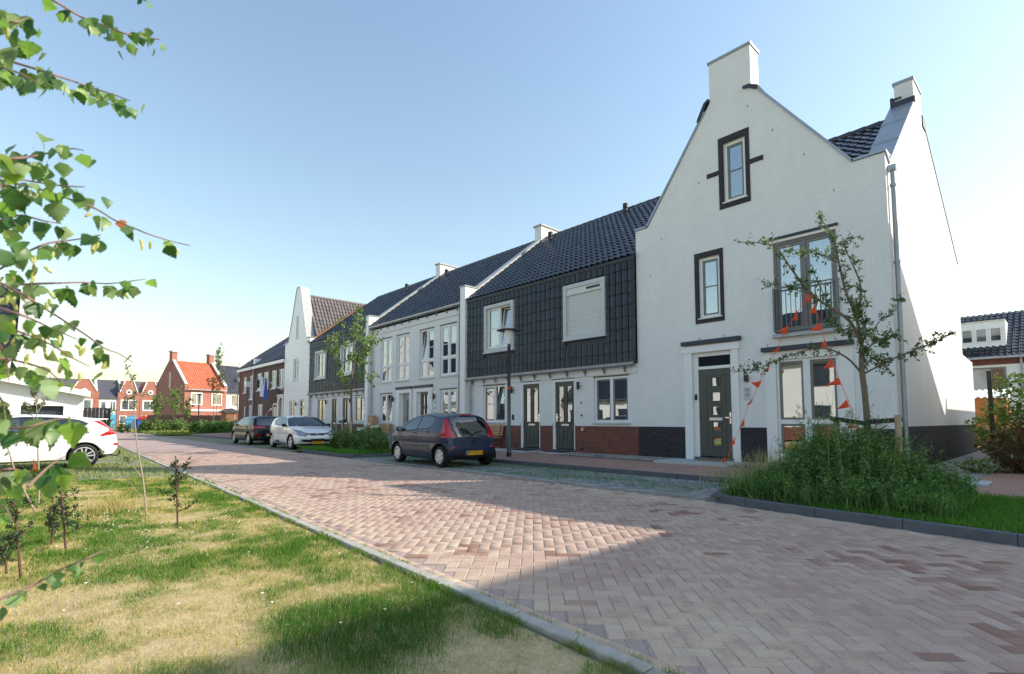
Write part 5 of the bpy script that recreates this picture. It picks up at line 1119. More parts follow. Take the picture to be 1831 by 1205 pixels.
def make_car(name, label, sp, loc, rotz, scale):
    root = thing(name, label, 'car', loc, None, rotz, scale, local=True); root.scale.z = scale * sp.get('zs', 1.0)
    sil = resample(catmull(sp['sil'], 14), 380); xr, xf = sil[:, 0].min(), sil[:, 0].max(); top = sil[:, 1].max(); hw = sp['w'] / 2; belt = sp.get('belt', .92)
    def Wf(x, z):
        s = np.clip((np.abs(x - (xr + xf) / 2) / ((xf - xr) / 2)), 0, 1); f = 1 - .13 * s ** 5 - .03 * s ** 2
        t = np.clip((z - belt) / (top - belt), 0, 1.1); f = f * (1 - sp.get('tumble', .25) * t ** 1.15)
        f = f * (1 - .05 * np.clip((.45 - z) / .25, 0, 1) ** 2) * (1 - .012 * np.exp(-((z - .62) / .06) ** 2)) * (1 + .010 * np.exp(-((z - .80) / .07) ** 2))
        for wx in sp['wheels']: f = f * (1 + .022 * np.exp(-(((x - wx) / .40) ** 2 + ((z - .45) / .32) ** 2)))
        return hw * f
    aa = np.r_[np.linspace(0, .02, 5), np.linspace(.026, .2, 34), np.linspace(.215, 1, 36)]; a0, pw = .17, 2.7
    Qx = np.clip(sil[:, 0], xr + .55, xf - .65); Q = np.stack([Qx, np.full(len(Qx), .60)], 1)
    G = sil[:, None, :] * (1 - aa[None, :, None]) + Q[:, None, :] * aa[None, :, None]
    prof = (1 - (1 - np.minimum(aa / a0, 1)) ** pw) ** (1 / pw)
    X, Z = G[..., 0], G[..., 1]; Y = Wf(X, Z) * prof[None, :]
    R = sp['arch']
    for wx in sp['wheels']:
        dx, dz = X - wx, Z - sp['r']; d = np.hypot(dx, dz); m = (np.abs(d - R) < .02) & (prof[None, :] > .8); f = np.where(m, R / np.maximum(d, 1e-6), 1.0); X = wx + dx * f; Z = sp['r'] + dz * f
    ns, na = X.shape; V = np.stack([X, Y, Z], -1).reshape(-1, 3); I = np.arange(ns * na).reshape(ns, na); J = np.roll(I, -1, 0)
    F = np.stack([I[:, :-1], J[:, :-1], J[:, 1:], I[:, 1:]], -1).reshape(-1, 4)
    C = V[F].mean(1); Nn = np.cross(V[F][:, 2] - V[F][:, 0], V[F][:, 3] - V[F][:, 1]); Nn /= np.linalg.norm(Nn, axis=1, keepdims=True) + 1e-12
    if np.mean(Nn[:, 1]) < 0: F = F[:, ::-1]; Nn = -Nn
    global CORNER
    def CORNER(x, y, z, rear=True):      # how far a face lies round the corner, 0 at the corner itself
        q = (-x if rear else x) + y; b = np.clip((z * 50).astype(int), 0, 99); m = np.full(100, -9.0); s = y > .2; np.maximum.at(m, b[s], q[s]); return m[b] - q
    x, y, z = C.T; nx, ny, nz = Nn.T; side = ny > .45
    cls = np.zeros(len(F), int); names = ['body']; mats = [sp['paint']]
    def put(nm, mat, mask):
        if nm not in names: names.append(nm); mats.append(mat)
        cls[mask] = names.index(nm)
    under = z < .235; put('underbody', 'wheel_arch', under)
    for nm, mat, fn in sp['zones']: put(nm, mat, fn(x, y, z, nx, ny, nz))
    for poly in sp.get('swin_trim', []): put('window_trim', 'black_plastic', side & in_poly(poly, x, z))
    for k, poly in enumerate(sp['swin']): put('side_window', 'car_glass', side & in_poly(poly, x, z))
    arch = np.zeros(len(F), bool)
    for wx in sp['wheels']: arch |= (np.hypot(x - wx, z - sp['r']) < R) & (y > hw * .55)
    for ci, (nm, mt) in enumerate(zip(names, mats)):
        sel = (cls == ci) & ~arch
        if not sel.any(): continue
        f = F[sel]; u, inv = np.unique(f, return_inverse=True); v = V[u]; f = inv.reshape(-1, 4); f2 = f[:, ::-1] + len(v)
        if nm in ('headlight', 'tail_light', 'side_window', 'reflector', 'window_trim', 'sill_trim', 'moulding'):
            for vv, ff in ((v, f), (v * [1, -1, 1], f[:, ::-1])): np_mesh(nm, vv, ff, mt, root, smooth=True)
        else: np_mesh(nm, np.vstack([v, v * [1, -1, 1]]), np.vstack([f, f2]), mt, root, smooth=True)
    # wheel housings and wheels
    for wx in sp['wheels']:
        for sgn in (1, -1):
            yo = float(Wf(np.array(wx), np.array(.5))) - .015
            ng = 22; PA = []
            for q in range(ng + 1):
                t = math.radians(-14 + 208 * q / ng); PA += [(wx + (R + .008) * math.cos(t), sgn * yo, sp['r'] + (R + .008) * math.sin(t)), (wx + (R + .008) * math.cos(t), sgn * (yo - .3), sp['r'] + (R + .008) * math.sin(t))]
            PA.append((wx, sgn * (yo - .3), sp['r'])); e = len(PA) - 1
            MB().add(PA, [(2 * q, 2 * q + 1, 2 * q + 3, 2 * q + 2) for q in range(ng)] + [(2 * q + 1, e, 2 * q + 3) for q in range(ng)]).build('wheel_arch', 'wheel_arch', root)
            wl = MB().lathe((wx, 0, sp['r']), [(.05, sgn * (yo - .2)), (.15, sgn * (yo - .12))], 16, 'y').build('wheel', 'rim_dark', root)
            r = sp['r']; ri = sp['rim']
            MB().lathe((wx, 0, r), [(ri, sgn * (yo - .2)), (r - .02, sgn * (yo - .2)), (r, sgn * (yo - .17)), (r, sgn * (yo - .05)), (r - .015, sgn * (yo - .025)), (ri + .03, sgn * (yo - .01)), (ri, sgn * (yo - .02))], 36, 'y').build('tyre', 'rubber', wl, smooth=True)
            rim = MB(); rim.lathe((wx, 0, r), [(ri + .002, sgn * (yo - .10)), (ri + .004, sgn * (yo - .015)), (ri - .012, sgn * (yo - .012)), (ri - .022, sgn * (yo - .03)), (ri - .024, sgn * (yo - .09))], 36, 'y')
            rim.lathe((wx, 0, r), [(.001, sgn * (yo - .018)), (.05, sgn * (yo - .02)), (.062, sgn * (yo - .05))], 14, 'y')
            n = sp['spokes']
            for k in range(n):
                t = 2 * PI * k / n + .3; ct, st = math.cos(t), math.sin(t)
                for off in sp.get('twin', (0,)):
                    w0, w1 = sp['sw']; o0, o1 = off * .3, off
                    P = []
                    for rad, w_, o_, yy in ((.04, w0, o0, yo - .022), (ri - .012, w1, o1, yo - .02)):
                        for e in (-1, 1): P.append((wx + ct * rad - st * (o_ + e * w_), sgn * yy, r + st * rad + ct * (o_ + e * w_)))
                    P += [(p[0], p[1] - sgn * .03, p[2]) for p in P[:4]]
                    rim.add(P, [(0, 1, 3, 2), (4, 5, 7, 6), (0, 1, 5, 4), (2, 3, 7, 6), (0, 2, 6, 4), (1, 3, 7, 5)])
            rim.build('rim', sp['rimmat'], wl)
            MB().lathe((wx, 0, r), [(ri - .02, sgn * (yo - .075)), (.001, sgn * (yo - .075))], 20, 'y').build('brake_disc', 'rim_dark', wl)
    # shut lines, handles, mirrors
    for ln in sp.get('lines', []):
        pts = catmull(ln, 6, False) if len(ln) > 3 else np.array(ln); pts = np.vstack([pts, ln[-1:]])
        m = MB()
        for sgn in (1, -1): m.tube([(px, sgn * (float(Wf(np.array(px), np.array(pz))) + .0005), pz) for px, pz in pts], .0045, 4)
        m.build('door_gap', 'ink', root)
    for hx, hz in sp.get('handles', []):
        for sgn in (1, -1):
            yy = float(Wf(np.array(hx), np.array(hz))); MB().tube([(hx - .09, sgn * (yy - .004), hz), (hx - .07, sgn * (yy + .022), hz), (hx + .07, sgn * (yy + .022), hz), (hx + .09, sgn * (yy - .004), hz)], .014, 6).build('door_handle', sp.get('hmat', sp['paint']), root, smooth=True)
    mx, mz = sp['mirror']
    for sgn in (1, -1):
        yy = float(Wf(np.array(mx), np.array(mz))); m = MB().ball((mx, sgn * (yy + .10), mz + .02), .075, .105, .075, 12, 8); mo = m.build('mirror', sp.get('mirmat', sp['paint']), root, smooth=True)
        MB().box(mx - .03, mx + .03, min(sgn * (yy - .03), sgn * (yy + .03)), max(sgn * (yy - .03), sgn * (yy + .03)), mz - .05, mz - .01).build('mirror_arm', 'black_plastic', mo)
        MB().lathe((mx - .068, sgn * (yy + .10), mz + .02), [(.001, -.002), (.06, 0)], 12, 'x').build('mirror_glass', 'chrome', mo)
    def sx(zz, back):
        q = sil[(sil[:, 0] < xr + .8) if back else (sil[:, 0] > xf - .8)]; q = q[np.argsort(q[:, 1])]; return float(np.interp(zz, q[:, 1], q[:, 0]))
    return root, Wf, sx
def plate(root, txt, x, z, back=True, tilt=0.0):
    s = -1 if back else 1
    p = MB().box(min(x, x + s * .012), max(x, x + s * .012), -.26, .26, z - .055, z + .055).build('number_plate', 'plate_yellow', root)
    left = .26 * (1 if back else -1)      # blue strip at the reader's left
    lo, hi = sorted((left, left - .045 * (1 if back else -1))); MB().box(min(x + s * .0125, x + s * .014), max(x + s * .0125, x + s * .014), lo, hi, z - .054, z + .054).build('plate_band', 'plate_blue', p)
    if txt: text_part(txt, .105, (x + s * .014, (-.02 if back else .02) * 1.0, z), 'ink', p, 'plate_lettering', (PI / 2, 0, -PI / 2 if back else PI / 2), .001)
    f = MB(); [f.box(min(x - s * .002, x + s * .016), max(x - s * .002, x + s * .016), a, b, c, d) for a, b, c, d in ((-.27, .27, z - .065, z - .056), (-.27, .27, z + .056, z + .065))]; f.build('plate_frame', 'black_plastic', p)
    return p
# small dark hatchback seen from behind
def z107():
    rw = [(.93, .50), (1.31, .42)]
    def rear_window(x, y, z, nx, ny, nz): return (x < -1.2) & (z > .915) & (z < 1.335) & (CORNER(x, y, z) > .22 * (1.36 - z) / .53 + .03) & (ny < .75)
    def hatch_black(x, y, z, nx, ny, nz): return (x < -1.25) & (z > .80) & (z < .925) & (CORNER(x, y, z) > .21) & (ny < .75)
    def tail(x, y, z, nx, ny, nz): return (x < -1.0) & (y > .3) & (z > .79) & (z < 1.30) & (CORNER(x, y, z) < .17 * (1.35 - z) / .53)
    def bump(x, y, z, nx, ny, nz): return (x < -1.55) & (z > .25) & (z < .43) & (y < .60)
    def refl(x, y, z, nx, ny, nz): return (x < -1.45) & (((y - .58) / .075) ** 2 + ((z - .53) / .032) ** 2 < 1)
    def wind(x, y, z, nx, ny, nz): return (x > .42) & (x < 1.16) & (z > 1.0) & (nx > .25) & (ny < .62)
    def head(x, y, z, nx, ny, nz): return (x > 1.35) & (z > .62) & (z < .84) & (y > .40)
    def grille(x, y, z, nx, ny, nz): return (x > 1.5) & (z > .3) & (z < .5) & (y < .5)
    def mould(x, y, z, nx, ny, nz): return (ny > .5) & (np.abs(z - .555) < .022) & (x > -.83) & (x < .66)
    return [('moulding', 'black_plastic', mould), ('bumper_trim', 'black_plastic', bump), ('hatch_panel', 'tinted_glass', hatch_black), ('rear_window', 'car_glass', rear_window), ('tail_light', 'red_lens', tail), ('windscreen', 'car_glass', wind), ('headlight', 'pale_lens', head), ('grille', 'black_plastic', grille)]
S107 = dict(sil=[(-1.55, .22), (-1.69, .29), (-1.715, .45), (-1.69, .62), (-1.655, .80), (-1.59, .94), (-1.49, 1.12), (-1.37, 1.30), (-1.25, 1.39), (-1.0, 1.435), (-.5, 1.465), (0, 1.455), (.42, 1.385), (.8, 1.20), (1.12, 1.03), (1.35, .93), (1.55, .82), (1.68, .66), (1.715, .48), (1.70, .33), (1.60, .22), (1.3, .18), (0, .17), (-1.3, .19)],
    w=1.63, zs=.965, wheels=(-1.27, 1.07), r=.285, rim=.185, arch=.345, paint='car_dark', belt=.93, tumble=.31, zones=z107(),
    swin=[[(.70, .975), (.60, 1.07), (.30, 1.275), (.02, 1.37), (-.12, 1.385), (-.10, 1.01), (.3, .975)], [(-.18, 1.385), (-.55, 1.37), (-.86, 1.29), (-.92, 1.22), (-.80, 1.08), (-.62, 1.03), (-.17, 1.015)]],
    swin_trim=[[(.76, .95), (.62, 1.10), (.30, 1.30), (.02, 1.395), (-.55, 1.395), (-.90, 1.31), (-.96, 1.22), (-.82, 1.05), (-.62, 1.005), (.3, .95)]],
    spokes=6, sw=(.035, .052), rimmat='rim_silver', lines=[[(-.14, 1.0), (-.15, .8), (-.12, .5), (-.12, .27)], [(.70, .95), (.74, .8), (.70, .5), (.62, .27)], [(-.62, 1.02), (-.83, .9), (-.90, .75), (-.86, .6), (-.72, .45)], [(-.86, .6), (-.3, .57), (.3, .57), (.72, .57)]], handles=[(-.02, .90), (-.70, .93)], mirror=(.74, .98))
car1, W1, sx1 = make_car('hatchback', 'small dark blue-grey hatchback seen from behind, parked on the grass-jointed strip', S107, (-12.93, 9.02, .012), math.radians(175.6), 1.05)
xr_ = lambda z: sx1(z, True)
plate(car1, '89-NXZ-8', xr_(.42) - .012, .385)
MB().tube([(xr_(.86) - .02, .0, .86), (xr_(.9) - .03, -.1, .93), (xr_(.97) - .02, -.36, .965)], [.016, .012, .007], 6).lathe((xr_(.86) - .03, 0, .86), [(.001, -.02), (.03, -.015), (.035, .02)], 12, 'x').build('wiper', 'black_plastic', car1)
MB().box(-1.33, -1.29, -.17, .17, 1.372, 1.395).build('brake_light', 'red_lens', car1)
for sgn in (1, -1): MB().ball((xr_(.53) + .045, sgn * .585, .53), .05, .075, .03, 14, 8).build('reflector', 'red_lens', car1, smooth=True)
m = MB(); q = [(-.02, .045), (.015, .05), (.03, .03), (.012, .018), (.03, .0), (.04, -.04), (.018, -.03), (.01, -.05), (-.012, -.05), (-.005, -.02), (-.035, -.05), (-.04, -.02), (-.012, .01), (-.028, .03)]
m.prism([(-a, .865 + b) for a, b in q], xr_(.865) - .016, xr_(.865) - .006, 'x'); m.build('badge', 'chrome', car1)
m = MB(); [m.box(xr_(.845) - .012, xr_(.845) + .03, y0, y0 + .012, .835, .85) for y0 in (.43, .445, .46, .475, .49, .505, -.44, -.455, -.47)]; m.build('model_lettering', 'chrome', car1)
MB().lathe((xr_(.5) - .0, 0.0, .70), [(.001, -.012), (.02, -.01), (.022, .02)], 10, 'x').build('hatch_lock', 'black_plastic', car1)
MB().tube([(-1.22, .30, 1.40), (-1.42, .30, 1.52)], .006, 6).build('aerial', 'black_plastic', car1)
m = MB()
for sy in (.35, -.35): m.bbox(-.25, .1, sy - .22, sy + .22, .35, .95, .05).bbox(-.30, -.16, sy - .12, sy + .12, .95, 1.2, .04)
m.bbox(-.95, -.7, -.6, .6, .35, .95, .05); m.box(.6, .95, -.62, .62, .4, .92); m.build('seats', 'black_plastic', car1)
# white hatchback seen from the front
def zclio():
    def wind(x, y, z, nx, ny, nz): return (x > .22) & (x < 1.10) & (z > .975) & (nx > .22) & (ny < .60)
    def head(x, y, z, nx, ny, nz): return (x > 1.25) & in_poly([(.40, .665), (.50, .605), (.70, .62), (.95, .70), (.95, .86), (.80, .82), (.60, .745)], y + np.clip(1.75 - x, 0, 1) * .25, z) & (ny < .97)
    def headr(x, y, z, nx, ny, nz): return (x > 1.25) & in_poly([(.36, .665), (.48, .58), (.70, .595), (.97, .685), (.97, .88), (.80, .835), (.58, .765)], y + np.clip(1.75 - x, 0, 1) * .25, z) & (ny < .97)
    def grille(x, y, z, nx, ny, nz): return (x > 1.75) & (np.abs(z - .635 - .05 * (y / .5) ** 2) < .028 + .075 * np.exp(-(y / .12) ** 2)) & (y < .52)
    def lower(x, y, z, nx, ny, nz): return (x > 1.72) & (np.abs(z - .385) < .062) & (y < .66)
    def low2(x, y, z, nx, ny, nz): return (x > 1.6) & (z > .20) & (z < .265) & (y < .7)
    def rearw(x, y, z, nx, ny, nz): return (x < -1.55) & (z > .95) & (z < 1.33) & (nx < -.3) & (y < .55)
    def tail(x, y, z, nx, ny, nz): return (x < -1.8) & (z > .72) & (z < .92) & (y > .5)
    def sill(x, y, z, nx, ny, nz): return (ny > .5) & (z > .24 + .02) & (z < .25 + .12 * (x + 1.0) / 1.6 * 0 + .35 - .10 * np.clip((x + .1) / .75, 0, 1)) & (x > -.85) & (x < .62) & (z < .30 + .07 * np.clip((.1 - np.abs(x + .45)) / .4 + 1, 0, 1))
    return [('sill_trim', 'black_plastic', sill), ('grille', 'black_plastic', grille), ('lower_grille', 'black_plastic', lower), ('lip', 'black_plastic', low2), ('windscreen', 'car_glass', wind), ('headlight_rim', 'black_plastic', headr), ('headlight', 'pale_lens', head), ('rear_window', 'car_glass', rearw), ('tail_light', 'red_lens', tail)]
SCL = dict(sil=[(-1.9, .24), (-2.0, .34), (-2.03, .5), (-1.98, .75), (-1.92, .95), (-1.75, 1.2), (-1.6, 1.36), (-1.4, 1.42), (-.8, 1.45), (-.2, 1.44), (.25, 1.37), (.7, 1.17), (1.08, .985), (1.45, .90), (1.75, .80), (1.93, .66), (2.03, .5), (2.01, .33), (1.92, .23), (1.5, .18), (0, .17), (-1.6, .19)],
    w=1.75, wheels=(-1.40, 1.19), r=.31, rim=.215, arch=.365, paint='car_white', belt=.94, tumble=.28, zones=zclio(),
    swin=[[(.62, 1.0), (.52, 1.10), (.20, 1.28), (-.05, 1.36), (-.22, 1.375), (-.20, 1.02), (.2, 1.0)], [(-.28, 1.375), (-.7, 1.37), (-1.02, 1.30), (-1.22, 1.18), (-1.1, 1.12), (-.85, 1.06), (-.27, 1.025)]],
    swin_trim=[[(.72, .965), (.56, 1.12), (.20, 1.305), (-.05, 1.385), (-.7, 1.39), (-1.05, 1.32), (-1.28, 1.18), (-1.1, 1.09), (-.85, 1.03), (.2, .97)]],
    spokes=5, sw=(.03, .045), rimmat='rim_silver', lines=[[(-.24, 1.0), (-.26, .8), (-.24, .5), (-.22, .27)], [(.78, .97), (.82, .8), (.80, .55), (.72, .27)], [(-.95, 1.0), (-1.08, .85), (-1.02, .62), (-.9, .45)]], handles=[(-.12, .88)], hmat='car_white', mirror=(.66, 1.0), mirmat='black_plastic')
car2, W2, sx2 = make_car('hatchback', 'white hatchback facing the camera, parked in front of the bushy bed', SCL, (-24.75, 9.42, .0), math.radians(-2), 1.05)
xf_ = lambda z: sx2(z, False)
plate(car2, 'K-570-BK', xf_(.31) + .004, .305, False)
m = MB(); dq = [(0, .115), (.062, 0), (0, -.115), (-.062, 0)]; di = [(0, .055), (.026, 0), (0, -.055), (-.026, 0)]
x0_, x1_ = xf_(.63) + .004, xf_(.63) + .022
P = [(x1_, a, .63 + b) for a, b in dq] + [(x1_ + .008, a * .72, .63 + b * .74) for a, b in dq] + [(x1_ - .01, a, .63 + b) for a, b in di]
m.add(P, [(i, (i + 1) % 4, 4 + (i + 1) % 4, 4 + i) for i in range(4)] + [(4 + i, 4 + (i + 1) % 4, 8 + (i + 1) % 4, 8 + i) for i in range(4)]); m.build('badge', 'chrome', car2)
for sgn in (1, -1): MB().lathe((xf_(.38) - .06, sgn * .58, .385), [(.045, .0), (.05, .03), (.001, .035)], 14, 'x').build('fog_light', 'pale_lens', car2)
m = MB()
for sy in (.36, -.36): m.bbox(-.35, .1, sy - .22, sy + .22, .35, .95, .05).bbox(-.38, -.24, sy - .12, sy + .12, .95, 1.18, .04)
m.box(.7, 1.05, -.66, .66, .4, .95); m.build('seats', 'room_dark', car2)
MB().tube([(1.07, -.5, 1.0), (.98, -.05, 1.05)], .008, 5).tube([(1.09, 0, 1.0), (1.0, .45, 1.04)], .008, 5).build('wiper', 'black_plastic', car2)
# black hatchback behind it
def zgolf():
    def rearw(x, y, z, nx, ny, nz): return (x < -1.62) & (z > .99) & (z < 1.34) & (nx < -.3) & (y < .66 - .2 * (z - 1.0))
    def tail(x, y, z, nx, ny, nz): return (x < -1.80) & (z > .84) & (z < .95) & (y > .30)
    def low(x, y, z, nx, ny, nz): return (x < -1.95) & (z > .25) & (z < .40) & (y < .75)
    def refl(x, y, z, nx, ny, nz): return (x < -1.9) & (np.abs(z - .50) < .028) & (y > .48) & (y < .74)
    def wind(x, y, z, nx, ny, nz): return (x > .32) & (x < 1.2) & (z > 1.0) & (nx > .22) & (ny < .6)
    return [('bumper_trim', 'black_plastic', low), ('rear_window', 'tinted_glass', rearw), ('tail_light', 'red_lens', tail), ('reflector', 'red_lens', refl), ('windscreen', 'car_glass', wind)]
SGO = dict(sil=[(-2.0, .27), (-2.1, .35), (-2.14, .55), (-2.11, .8), (-2.05, .97), (-1.9, 1.2), (-1.72, 1.38), (-1.5, 1.44), (-.8, 1.48), (-.1, 1.47), (.35, 1.40), (.85, 1.18), (1.2, 1.0), (1.6, .9), (1.9, .78), (2.08, .62), (2.14, .45), (2.1, .3), (1.95, .22), (1.5, .19), (0, .18), (-1.6, .2)],
    w=1.80, wheels=(-1.34, 1.29), r=.32, rim=.225, arch=.375, paint='car_black', belt=.95, tumble=.25, zones=zgolf(),
    swin=[[(.75, 1.0), (.60, 1.12), (.25, 1.31), (-.05, 1.39), (-.20, 1.395), (-.18, 1.02), (.3, 1.0)], [(-.26, 1.395), (-.8, 1.385), (-1.15, 1.30), (-1.3, 1.12), (-1.2, 1.06), (-.25, 1.025)]], swin_trim=[],
    spokes=5, sw=(.03, .045), rimmat='rim_silver', lines=[[(-.22, 1.0), (-.24, .8), (-.2, .27)]], handles=[(-.1, .92), (-.95, .94)], mirror=(.78, 1.02))
car3, W3, sx3 = make_car('hatchback', 'black hatchback seen from behind, parked left of the white hatchback', SGO, (-31.2, 9.5, .0), math.radians(179), 1.05)
plate(car3, '', sx3(.52, True) - .006, .50)
MB().lathe((sx3(.88, True) - .012, 0, .88), [(.05, 0), (.06, -.008), (.06, .0)], 16, 'x').build('badge', 'chrome', car3); MB().box(sx3(.33, True) - .012, sx3(.33, True), -.6, .6, .37, .395).build('chrome_strip', 'chrome', car3)
# white hatchback on the left seen from the side
def zv40():
    def rearw(x, y, z, nx, ny, nz): return (x < -1.75) & (z > .99) & (z < 1.28) & (nx < -.3) & (y < .60)
    def tail(x, y, z, nx, ny, nz):
        s = in_poly([(-1.58, 1.26), (-1.72, 1.27), (-2.12, 1.0), (-2.17, .92), (-1.76, .84), (-1.74, .88), (-1.92, 1.0), (-1.93, 1.05), (-1.70, 1.19)], x, z); return s & (y > .45)
    def low(x, y, z, nx, ny, nz): return (x < -1.75) & (z > .25) & (z < .36)
    def refl(x, y, z, nx, ny, nz): return (x < -2.05) & (np.abs(z - .62) < .03) & (y > .55)
    def wind(x, y, z, nx, ny, nz): return (x > .2) & (x < 1.1) & (z > 1.0) & (nx > .22) & (ny < .6)
    return [('bumper_trim', 'black_plastic', low), ('rear_window', 'tinted_glass', rearw), ('tail_light', 'red_lens', tail), ('reflector', 'red_lens', refl), ('windscreen', 'car_glass', wind)]
SV4 = dict(sil=[(-1.95, .28), (-2.11, .38), (-2.185, .56), (-2.17, .78), (-2.12, .93), (-1.98, 1.10), (-1.80, 1.27), (-1.72, 1.335), (-1.55, 1.36), (-1.0, 1.42), (-.3, 1.445), (.2, 1.40), (.75, 1.17), (1.1, .98), (1.6, .9), (1.95, .76), (2.13, .6), (2.185, .45), (2.1, .28), (1.9, .22), (1.4, .19), (0, .18), (-1.6, .21)],
    w=1.80, wheels=(-1.415, 1.23), r=.325, rim=.235, arch=.375, paint='car_white', belt=.95, tumble=.27, zones=zv40(),
    swin=[[(.65, 1.0), (.5, 1.12), (.15, 1.30), (-.1, 1.36), (-.25, 1.365), (-.22, .98), (.3, .98)], [(-.32, 1.365), (-.7, 1.355), (-1.0, 1.32), (-1.02, 1.0), (-.31, .985)], [(-1.08, 1.31), (-1.3, 1.27), (-1.45, 1.20), (-1.35, 1.12), (-1.08, 1.02)]],
    swin_trim=[[(.75, .96), (.5, 1.15), (.15, 1.325), (-.25, 1.39), (-.9, 1.36), (-1.3, 1.295), (-1.5, 1.20), (-1.35, 1.09), (-1.05, .965), (.3, .955)]],
    spokes=5, sw=(.016, .02), twin=(-.055, .055), rimmat='rim_silver', lines=[[(-.28, .96), (-.30, .8), (-.26, .27)], [(-1.05, .97), (-1.12, .8), (-1.02, .55), (-.9, .4)], [(.78, .96), (.84, .8), (.8, .3)], [(-1.75, .95), (-1.72, .8), (-1.7, .7)]], handles=[(-.14, .91), (-1.0, .94)], mirror=(.68, 1.0))
car4, W4, sx4 = make_car('hatchback', 'white hatchback seen from the side at the left edge, its rear to the road', SV4, (-19.05, -.27, -.01), math.radians(-90), 1.0)
MB().box(-1.92, -1.66, -.56, .56, 1.305, 1.335).build('spoiler', 'car_white', car4); MB().tube([(-1.95, 0, .30), (-2.22, 0, .27), (-2.27, 0, .31), (-2.27, 0, .38)], .02, 8).ball((-2.27, 0, .40), .027, .027, .027).build('tow_bar', 'black_metal', car4)

# ------------------------------------------------------------------ vegetation
def leaf_quads(C, D, size, wid=.55, droop=0.0):
    """rhombic leaves (2 triangles folded on the midrib as 2 quads): C centres, D tip directions, size lengths"""
    n = len(C); D = D / (np.linalg.norm(D, axis=1, keepdims=True) + 1e-9); r = RNG.normal(0, 1, (n, 3)); S = np.cross(D, r); S /= np.linalg.norm(S, axis=1, keepdims=True) + 1e-9; Nn = np.cross(S, D)
    L = size[:, None]; b = C; t = C + D * L; w = S * L * wid * .5; m = C + D * L * .42; f = Nn * L * .10
    V = np.stack([b, m + w + f, t, m - w + f, m], 1).reshape(-1, 3)
    F = (np.arange(n)[:, None, None] * 5 + np.array([(0, 4, 2, 1), (0, 3, 2, 4)])[None]).reshape(-1, 4)
    return V, F
def poly_at(path, Y, dy=0.0):
    n = len(path); return [at_y(px, py, Y + dy * (k / max(1, n - 1))) for k, (px, py) in enumerate(path)]
def along(pts, n, t0=0.0, t1=1.0, bias=1.0):
    P = np.array([tuple(p) for p in pts]); d = np.r_[0, np.cumsum(np.linalg.norm(np.diff(P, axis=0), axis=1))]; t = (t0 + (t1 - t0) * RNG.random(n) ** bias) * d[-1]
    return np.stack([np.interp(t, d, P[:, k]) for k in range(3)], 1)
def smooth_path(pts, per=4):
    P = [Vector(p) for p in pts]
    if len(P) < 3: return P
    out = []
    for i in range(len(P) - 1):
        a, b, c, d = P[max(0, i - 1)], P[i], P[i + 1], P[min(len(P) - 1, i + 2)]
        for k in range(per):
            t = k / per; out.append(.5 * ((2 * b) + (c - a) * t + (2 * a - 5 * b + 4 * c - d) * t * t + (3 * b - a - 3 * c + d) * t ** 3))
    return out + [P[-1]]
def tree(name, label, base, limbs, leafmat, leaf=.05, barkmat='bark', group=None, twigs=True, spread=.12, hang=.3, cat='tree'):
    """limbs: (path, r0, r1, nleaves, t0) in world metres; first limb is the trunk"""
    root = thing(name, label, cat, base, group); bk = MB(); LC = []; LD = []
    for path, r0, r1, nl, t0 in limbs:
        P = smooth_path(path); n = len(P); bk.tube(P, [r0 + (r1 - r0) * k / (n - 1) for k in range(n)], 8)
        if nl:
            ntw = max(2, nl // 9)
            S = along(P, ntw, t0, 1.0)
            for s in S:
                d = RNG.normal(0, 1, 3); d[2] += .25; d /= np.linalg.norm(d); l = spread * RNG.uniform(.5, 1.6); e = s + d * l
                if twigs: bk.tube([tuple(s), tuple((s + e) / 2 + RNG.normal(0, .01, 3)), tuple(e)], [.004, .003, .0015], 4, False)
                q = RNG.random(9)[:, None]; c = s + (e - s) * q; LC.append(c + RNG.normal(0, leaf * .25, c.shape)); dd = RNG.normal(0, 1, c.shape) + d * .7; dd[:, 2] -= hang; LD.append(dd)
    bk.build('trunk', barkmat, root, smooth=True)
    if LC:
        Cc = np.concatenate(LC); Dd = np.concatenate(LD); V, F = leaf_quads(Cc, Dd, RNG.uniform(.7, 1.25, len(Cc)) * leaf)
        np_mesh('crown', V, F, leafmat, root, rnd=np.repeat(RNG.random(len(Cc)), 2))
    return root
YT = 9.75
pa = lambda path, dy=0.0, Y=YT: poly_at(path, Y, dy)
fork = (1541, 618)
